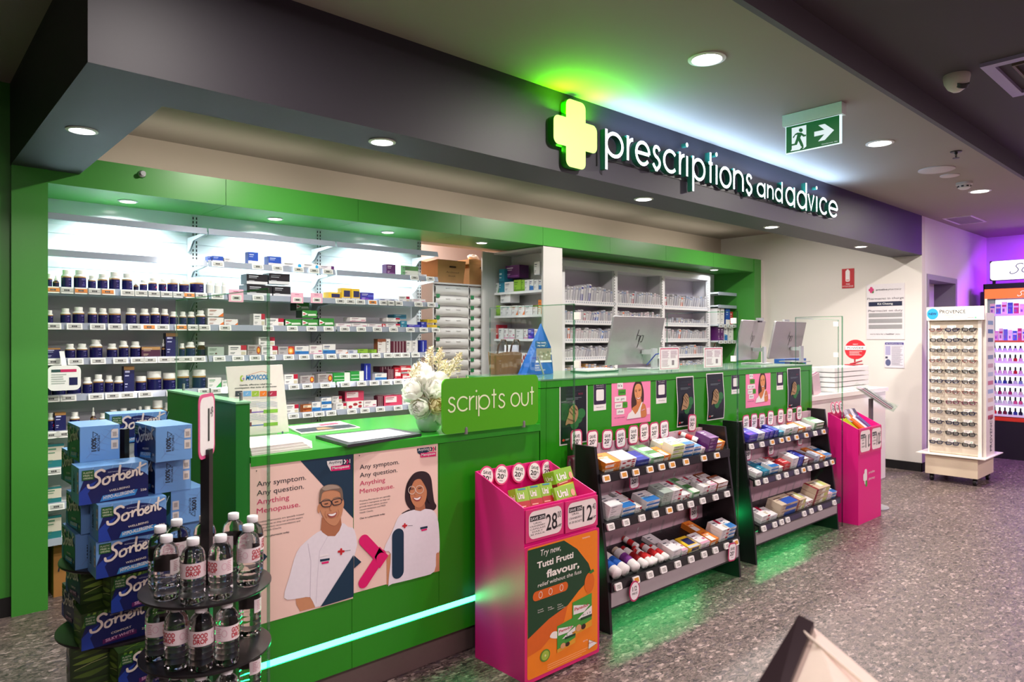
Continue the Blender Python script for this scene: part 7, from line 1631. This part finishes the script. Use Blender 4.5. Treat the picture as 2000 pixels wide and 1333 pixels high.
wall_board('rights_notice', 2.985, 2.785, 1.12, 1.405, C('#ddd8e2', .5), 'small printed healthcare rights notice below the pharmacist board', 'notice', a3)
# items on the white counter
t = thing('leaflet_rack', 'clear green tinted leaflet rack at the end of the green counter', 'leaflet rack', (5.95, 2.80, .94))
mb = MB(); GT = clear('green_acrylic', (.25, .78, .35), .08)
for k in range(4): mb.box(5.86, 2.78+.02*k, .945+.07*k, 6.10, 2.784+.02*k, 1.02+.07*k, GT)
mb.box(5.86, 2.86, .94, 6.10, 2.864, 1.24, GT); mb.box(5.86, 2.78, .94, 6.10, 2.864, .945, GT); mb.build('rack_body', t)
for k in range(4):
    mb = MB()
    for j in range(2): mb.box(5.875+.11*j, 2.786+.02*k, .95+.07*k, 5.965+.11*j, 2.792+.02*k, 1.035+.07*k, C(('#dfe8dc', '#4fae5a')[(k+j) % 2], .5))
    mb.build('leaflet_row', t)
def simple(name, label, cat, fn, group=None):
    mb = MB(); fn(mb); o = mb.build(name); props(o, label, cat, group); return o
simple('blue_folder', 'blue folder lying on top behind the green leaflet rack', 'folder', lambda mb: mb.box(6.0, 2.98, .94, 6.42, 3.08, 1.262, C('#24509c', .4)))
for k in range(3): simple('brochure', 'pink and white brochure leaning right of the green leaflet rack, %s' % ('nearest', 'middle', 'farthest')[k], 'brochure', lambda mb: mb.box(-.07, 0, 0, .07, .006, .19, C(('#d8b8c4', '#b8809a', '#e4dce0')[k], .5), Matrix.Translation((6.26+.05*k, 2.80+.04*k, .942)) @ Matrix.Rotation(-.22, 4, 'Y')), 'brochures on the white counter')
t = thing('paper_tray_stack', 'stack of white paper trays on the white counter below the red disc', 'trays', (7.1, 2.93, .94))
for k in range(5):
    mb = MB(); mb.box(6.62, 2.80, .942+.047*k, 7.42, 3.06, .982+.047*k, C('#ece8e6', .4)); mb.build('tray', t)
t = thing('powder_display_disc', 'round red disc sign reading powder on a red stand', 'sign', (7.30, 2.95, 1.17))
mb = MB(); DR = Matrix.Translation((7.34, 2.90, 1.335)) @ Matrix.Rotation(-.95, 4, 'Z'); mb.lathe([(.100, 0), (.100, .006)], C('#b81c28', .45), 40, DR @ Matrix.Rotation(PI/2, 4, 'X')); pr = Pr(mb, f=lambda x, y, l: DR @ Vector((x*.82, -.0065-.001*l, y*.82)))
pr.poly([(-.12, -.005), (.12, -.005), (.115, .045), (-.115, .045)], PAPER, 1); pr.text('POWDER', -.095, .006, .095, .028, INK, 2, .01); pr.text('MAKE IT', -.03, .058, .03, .014, PAPER, 1); pr.bars(-.07, -.08, .08, -.02, 4, C('#e8a8a8', .5), 1); mb.build('disc', t)
mb = MB(); mb.tube([(7.34, 2.905, 1.178), (7.34, 2.905, 1.25)], .008, C('#9c1a26', .5), 8); mb.tube([(7.22, 2.90, 1.19), (7.34, 2.90, 1.20), (7.50, 2.90, 1.215)], .008, C('#9c1a26', .5), 8); mb.box(7.2, 2.87, 1.177, 7.46, 2.95, 1.187, C('#9c1a26', .5)); mb.build('stand', t)
# brochure holder on a pole
BX_, BY_ = 6.30, 2.36
t = thing('brochure_stand', 'floor standing brochure holder with a tilted acrylic tray beyond the far pink bin', 'brochure stand', (BX_, BY_, 0))
mb = MB(); mb.lathe([(.14, 0), (.14, .008), (.13, .012), (.0001, .013)], C('#9c9ea2', .35, .4), 36, Matrix.Translation((BX_, BY_, 0)), cap=False); mb.build('base', t)
mb = MB(); mb.box(BX_-.02, BY_-.012, .01, BX_+.02, BY_+.012, .93, C('#6a6068', .3, .4)); mb.build('pole', t)
A1, A2 = at(1672, 757, Y=2.46), at(1738, 802, Y=2.24)
mb = MB(); d = (A2-A1); L = d.length; T = Matrix.Translation(A1) @ d.to_track_quat('X', 'Z').to_matrix().to_4x4()
mb.box(0, -.11, -.004, L, .11, 0, ACR, T); mb.box(0, -.11, 0, L, -.108, .05, ACR, T); mb.box(0, .108, 0, L, .11, .05, ACR, T); mb.box(L-.003, -.11, 0, L, .11, .07, ACR, T); mb.build('acrylic_tray', t)
mb = MB()
for k in range(5): mb.box(.02+.004*k, -.10, .002+.007*k, L-.02, .10, .008+.007*k, C(('#d8d2da', '#b25c7c', '#e8e2e6', '#8a8090', '#e4e0e4')[k], .5), T)
for k in range(3): mb.box(L*.5+.05*k, -.09, .038, L*.5+.05*k+.035, .09, .0395, C(('#4a4a6a', '#a8486c', '#2a2a44')[k], .5), T)
mb.build('brochures', t)

# ================================================================ GLASSES STAND
GC = C('#e2d2b8', .45, noise=.01); GW = C('#ece6dc', .4, noise=.01)
t = thing('reading_glasses_stand', 'cream reading glasses stand on castors with rows of spectacles', 'display stand', (8.18, 2.20, 0))
mb = MB(); mb.box(7.905, 1.975, .075, 8.46, 2.435, .262, GC); mb.build('base_box', t)
mb = MB(); mb.box(7.86, 1.90, .275, 8.50, 2.51, .283, GW); mb.build('base_shelf', t)
mb = MB(); mb.box(7.97, 1.975, .283, 8.10, 2.415, 1.765, GC); mb.box(7.955, 1.955, .283, 7.985, 1.985, 1.74, GW); mb.box(7.955, 2.41, .283, 7.985, 2.425, 1.74, GW); mb.box(7.962, 1.985, .29, 7.9705, 2.41, 1.62, C('#d8cbb8', .25)); mb.build('column', t)
mb = MB(); mb.box(8.0, 1.928, .283, 8.30, 1.955, 1.70, GW); pr = Pr(mb, (8.0, 1.928, .283), (1, 0, 0), (0, 0, 1), .001)
for i_, c_ in enumerate(('#7a9cc8', '#2c5ca8', '#3a3c78', '#d8c8cc', '#7888a8', '#c8a0a8', '#b8c4d8', '#c85a7c', '#9cb4d8', '#e0c4a8', '#c88a8a', '#b03048')): pr.rect(.06, 1.30-.085*i_, .24, 1.34-.085*i_, C(c_, .5), 1)
f = lambda x, y, l: Vector((8.0+.20-y, 1.928-.001*l, .33+x)); Pr(mb, f=f).text('PROVENCE', 0, 0, .34, .07, INK, 2)
mb.build('side_panel', t)
mb = MB(); mb.box(7.915, 1.925, 1.630, 7.95, 2.425, 1.765, GW); pr = Pr(mb, (7.915, 2.425, 1.63), (0, -1, 0), (0, 0, 1), .001)
pr.ell(.055, .066, .052, .056, C('#1f9ad6', .4), 1); pr.text('NEW', .020, .056, .092, .022, C('#0d2a50', .5), 2, .03); pr.text('P', .118, .068, .14, .040, INK, 2); pr.text('ROVENCE', .144, .068, .345, .034, INK, 2); pr.text('PREMIUM VISION', .16, .046, .31, .010, C('#8a8488', .5), 2); pr.text('reading glasses', .18, .028, .27, .009, C('#9a9498', .5), 2)
pr.ell(.43, .022, .009, .009, C('#7ac8a4', .5), 1); pr.rect(.36, .02, .415, .026, C('#a8a4a6', .5), 1); mb.build('header_board', t)
for x, y in ((7.96, 2.39), (7.96, 2.01), (8.40, 2.01), (8.40, 2.39)):
    mb = MB(); mb.box(x-.012, y-.018, .045, x+.012, y+.018, .076, BLACK); mb.lathe([(.008, -.014), (.030, -.014), (.031, -.01), (.031, .01), (.030, .014), (.008, .014)], BLACK, 20, Matrix.Translation((x, y, .0315)) @ Matrix.Rotation(PI/2, 4, 'X')); mb.lathe([(.014, .0145), (.0001, .016)], STEEL, 12, Matrix.Translation((x, y, .0315)) @ Matrix.Rotation(PI/2, 4, 'X'), cap=False); mb.build('castor', t)
def specs(col, thick, shape):
    M = C(col, .25); mb = MB()     # faces -x; width along y
    for s in (-1, 1):
        P = []
        for i in range(19):
            a = 2*PI*i/18; ca, sa = math.cos(a), math.sin(a); e = (1, .75, .6)[shape]
            P.append((0, s*.031+.024*math.copysign(abs(ca)**e, ca), .016*math.copysign(abs(sa)**e, sa)))
        mb.tube(P, thick, M, 6); mb.tube([(0, s*.054, .008), (.01, s*.064, .008), (.05, s*.064, .004)], thick, M, 6)
        mb.face([(.001, s*.031+.022*math.cos(2*PI*i/12), .014*math.sin(2*PI*i/12)) for i in range(12)], clear('lens', (.5, .52, .6), .12))
    mb.tube([(0, -.008, .004), (-.003, 0, .007), (0, .008, .004)], thick, M, 6)
    r = mb.build('reading_glasses', None, local=True)
    mb = MB(); mb.box(-.004, -.038, .016, -.002, .038, .042, C('#efe9e2', .5)); mb.box(-.004, -.006, .0, -.002, .006, .016, C('#efe9e2', .5)); pr = Pr(mb, (-.004, .038, .016), (0, -1, 0), (0, 0, 1), .001); pr.rect(.01, .017, .05, .020, C('#a49ea0', .5), 1); pr.rect(.01, .010, .04, .013, C('#b8b2b4', .5), 1); pr.ell(.062, .012, .006, .006, C('#8accac', .5), 1); mb.build('hang_tag', r, local=True)
    return r
SP = {'k': specs('#0d0d14', .0048, 2), 'n': specs('#121538', .0050, 1), 't': specs('#7a4440', .0042, 0), 'b': specs('#2a222e', .0044, 1), 'p': specs('#6c2440', .0046, 1), 'g': specs('#5a5860', .0034, 0)}
SPN = {'k': 'black framed', 'n': 'navy framed', 't': 'tortoiseshell', 'b': 'dark brown framed', 'p': 'plum framed', 'g': 'thin grey framed'}
GR = ['tnk', 'knk', 'kbb', 'tbt', 'kkk', 'nnb', 'gtt', 'kpp', 'gkn', 'nnk', 'gkk', 'nnk']
for r_, row in enumerate(GR):
    for c_, ch_ in enumerate(row):
        dup(SP[ch_], loc=(7.935, 2.345-.143*c_+random.uniform(-.004, .004), 1.535-.1035*r_), rot=(random.uniform(-.06, .06), 0, 0), label='%s reading glasses, %s column of the %s row on the cream stand' % (SPN[ch_], ('left', 'middle', 'right')[c_], ORD[r_+1]), group='reading glasses on the cream stand', cat='glasses')
for o in SP.values(): retire(o)

# ================================================================ NAIL POLISH CABINET
t = thing('cosmetics_cabinet', 'lit nail polish cabinet with an orange header at the right edge', 'cabinet', (10.25, 1.85, 0))
CB = C('#120d1c', .4); CX = 10.0
mb = MB(); mb.box(CX, 1.0, 0, 10.5, 2.44, .50, CB); mb.box(CX, 2.425, .5, 10.5, 2.44, 2.10, CB); mb.box(CX, 1.0, 2.045, 10.5, 2.44, 2.11, CB); mb.box(10.47, 1.0, .5, 10.5, 2.425, 2.045, C('#dfe2f4', .5)); mb.build('carcass', t)
mb = MB(); mb.box(CX-.006, 1.0, 1.93, CX+.02, 2.425, 2.045, emis('orange_header', (1.0, .14, .03), 1.1)); pr = Pr(mb, (CX-.006, 2.425, 1.93), (0, -1, 0), (0, 0, 1), .001)
pr.word('Sall', .335, .025, .46, .036, emis('white_print', (1, .95, .9), 1.0), 2, .12, .2, .35); mb.build('header', t)
mb = MB(); mb.box(CX-.006, 1.0, .455, CX+.01, 2.425, .50, C('#d8381c', .4)); mb.build('lower_trim', t)
mb = MB(); mb.box(10.46, 1.02, .52, 10.468, 2.42, 1.93, emis('cabinet_backlight', (.86, .88, 1.0), 1.3)); mb.build('light_panel', t)
mb = MB(); mb.box(CX-.001, 2.40, .5, CX+.004, 2.425, 1.93, emis('edge_warm', (1, .75, .5), 1.0)); mb.build('edge_light', t)
CZS = [1.74, 1.42, 1.30, 1.17, 1.02, .90, .77, .66, .53]
for z in CZS:
    mb = MB(); mb.box(CX+.01, 1.02, z-.016, 10.42, 2.42, z, C('#e8e8f4', .3)); mb.box(CX+.002, 1.02, z-.022, CX+.01, 2.42, z+.004, C('#f0edf6', .4) if z != 1.42 else C('#d86a3c', .4)); mb.build('shelf', t)
sg = thing('brand_lightbox', 'white glowing lightbox sign with script lettering on the nail polish cabinet', 'sign', (10.2, 2.0, 2.12))
mb = MB(); mb.box(10.16, 1.0, 2.16, 10.24, 2.41, 2.40, BLACK); mb.build('casing', sg)
mb = MB(); pts = rrect(-1.408, 2.162, -1.002+.0, 2.398, .02, 5)
W3 = emis('lightbox_white', (1, 1, 1), 1.25); pr = Pr(mb, (10.16, 2.405, 2.164), (0, -1, 0), (0, 0, 1), .001); pr.rr(0, 0, 1.39, .232, .035, W3, 1)
SI = C('#2c3248', .5); pr.word('Sall', .205, .075, .43, .075, SI, 3, .14, .1, .35); pr.line(smooth_open([(.43, .08), (.45, .13), (.46, .08), (.49, .14), (.46, .02), (.42, .04)]), .005, SI, 3); mb.build('face', sg)
mb = MB(); mb.box(10.19, 2.36, 2.108, 10.22, 2.39, 2.17, BLACK); mb.box(10.19, 1.2, 2.108, 10.22, 1.23, 2.17, BLACK); mb.build('bracket', sg)
def polish(col, kind):
    mb = MB()
    if kind == 0: mb.lathe([(.42, 0), (.5, .05), (.5, .42), (.2, .50)], C(col, .15), 12)
    else: mb.box(-.5, -.5, 0, .5, .5, .55, C(col, .3))
    r = mb.build('nail_polish' if kind == 0 else 'cosmetic_pack', None, local=True); mc = MB(); mc.lathe([(.26, .50), (.22, 1.0)], C('#1a1824' if kind == 0 else '#d8d8e8', .3), 10); mc.build('cap', r, local=True); return r
NP = {c: polish(c, 0) for c in ('#b8202c', '#d81c3c', '#7a2040', '#e05a9c', '#d8b8c8', '#2c3c9c', '#1c1c3c', '#c8c8dc', '#a82c6c', '#8494c8', '#e8e4ee')}
NPN = {'#b8202c': 'red', '#d81c3c': 'bright red', '#7a2040': 'wine', '#e05a9c': 'hot pink', '#d8b8c8': 'pale pink', '#2c3c9c': 'blue', '#1c1c3c': 'near black', '#c8c8dc': 'silver grey', '#a82c6c': 'magenta', '#8494c8': 'lavender', '#e8e4ee': 'white'}
ROWC = {8: ['#b8202c', '#d81c3c', '#7a2040', '#7a2040', '#1c1c3c', '#2c3c9c', '#1c1c3c', '#2c3c9c'], 7: ['#8494c8', '#c8c8dc', '#c8c8dc', '#e8e4ee', '#c8c8dc', '#e05a9c', '#e05a9c', '#a82c6c'], 6: ['#e05a9c', '#d8b8c8', '#a82c6c', '#d8b8c8', '#a82c6c', '#e8e4ee', '#d8b8c8', '#e8e4ee'], 5: ['#2c3c9c', '#2c3c9c', '#8494c8', '#2c3c9c', '#1c1c3c', '#c8c8dc', '#8494c8', '#c8c8dc'], 4: ['#d8b8c8']*5+['#b8202c', '#d8b8c8', '#7a2040'], 3: ['#d8b8c8', '#e8e4ee', '#d8b8c8', '#e8e4ee', '#d8b8c8', '#b8202c', '#d8b8c8', '#b8202c'], 2: ['#c8c8dc']*8}
for r_, cs in ROWC.items():
    for j, c_ in enumerate(cs):
        dup(NP[c_], loc=(CX+.05, 2.385-j*.052, CZS[r_]+.001), scale=(.042, .042, .085 if r_ != 2 else .06), label='%s nail polish, %s from the left, %s shelf of the lit cabinet' % (NPN[c_], ORD[j+1], ORD[r_+1]), group='nail polishes in the lit cabinet', cat='nail polish')
cols = ['#e8dcc8', '#dfe4f4', '#4464b8', '#6c7cc0', '#e4a8c4', '#c03c6c', '#f0ecf4']
for r_, n_ in ((0, 7), (1, 9)):
    for j in range(n_):
        w_ = .42/n_; y_ = 2.39-w_*(j+.5)
        mb = MB(); h_ = (.13, .12, .15, .14)[j % 4]; mb.box(CX+.06, y_-w_*.42, CZS[r_]+.0, CX+.09, y_+w_*.42, CZS[r_]+h_, C(cols[(j*3+r_) % 7], .4)); pr = Pr(mb, (CX+.06, y_+w_*.42, CZS[r_]), (0, -1, 0), (0, 0, 1), .001); pr.rect(.004, h_*.6, w_*.8, h_*.75, C(cols[(j*5+2) % 7], .4), 1); pr.rect(.01, h_*.2, w_*.5, h_*.45, C('#8a6a9a', .4), 1)
        o = mb.build('cosmetic_pack'); props(o, 'hanging cosmetic pack, %s from the left on the %s shelf of the lit cabinet' % (ORD[j+1], ORD[r_+1]), 'cosmetic pack', 'cosmetic packs in the lit cabinet')
for o in NP.values(): retire(o)
simple('dark_panel', 'tall dark panel standing between the doorway wall and nail polish cabinet', 'panel', lambda mb: mb.box(10.55, 2.50, 0, 10.60, 2.60, 2.05, C('#3a1c4a', .5)))

# ================================================================ NEAR SHELF EDGE (bottom right, out of focus)
t = thing('display_unit', 'blurred cream display top with a dark metal edge close to the camera', 'display unit', (1.1, .45, .85))
def cp(u, v, D): a = (u-1000)/FPX; return Vector((FX*D+FY*a*D, FY*D-FX*a*D, HCAM-(v-CYPX)/FPX*D))
Z0 = 1.0
p0, p1, p2, p3 = cp(1588, 1225, .95), cp(1730, 1345, .88), cp(1690, 1500, .70), cp(1480, 1500, .74)
dn = Vector((0, 0, -.02))
mb = MB(); mb.raw([p0, p1, p2, p3, p0+dn, p1+dn, p2+dn, p3+dn], [(0, 1, 2, 3), (7, 6, 5, 4), (0, 4, 5, 1), (1, 5, 6, 2), (2, 6, 7, 3), (3, 7, 4, 0)], C('#e6d5c2', .5)); mb.build('top_board', t)
e0, e1, e2, e3 = cp(1560, 1207, .95), cp(1590, 1222, .945), cp(1480, 1500, .738), cp(1395, 1480, .74)
up = Vector((0, 0, .004)); mb = MB(); mb.raw([e0+up, e1+up, e2+up, e3+up, e0+dn, e1+dn, e2+dn, e3+dn], [(0, 1, 2, 3), (7, 6, 5, 4), (0, 4, 5, 1), (1, 5, 6, 2), (2, 6, 7, 3), (3, 7, 4, 0)], C('#33272a', .3, .4)); mb.build('metal_edge', t)
s0, s1 = cp(1565, 1243, .93), cp(1700, 1360, .84); mb = MB(); mb.tube([s0+up*2, s1+up*2], .0022, C('#f2e6d2', .4), 8); mb.build('price_channel', t)
c0 = (p0+p1+p2+p3)/4; Q4 = [c0+(p-c0)*.8 for p in (p0, p1, p2, p3)]
mb = MB(); mb.prism([(p.x, p.y) for p in Q4], 0, min(p.z for p in Q4)-.06, C('#d8c6b2', .5)); mb.build('cabinet_body', t)
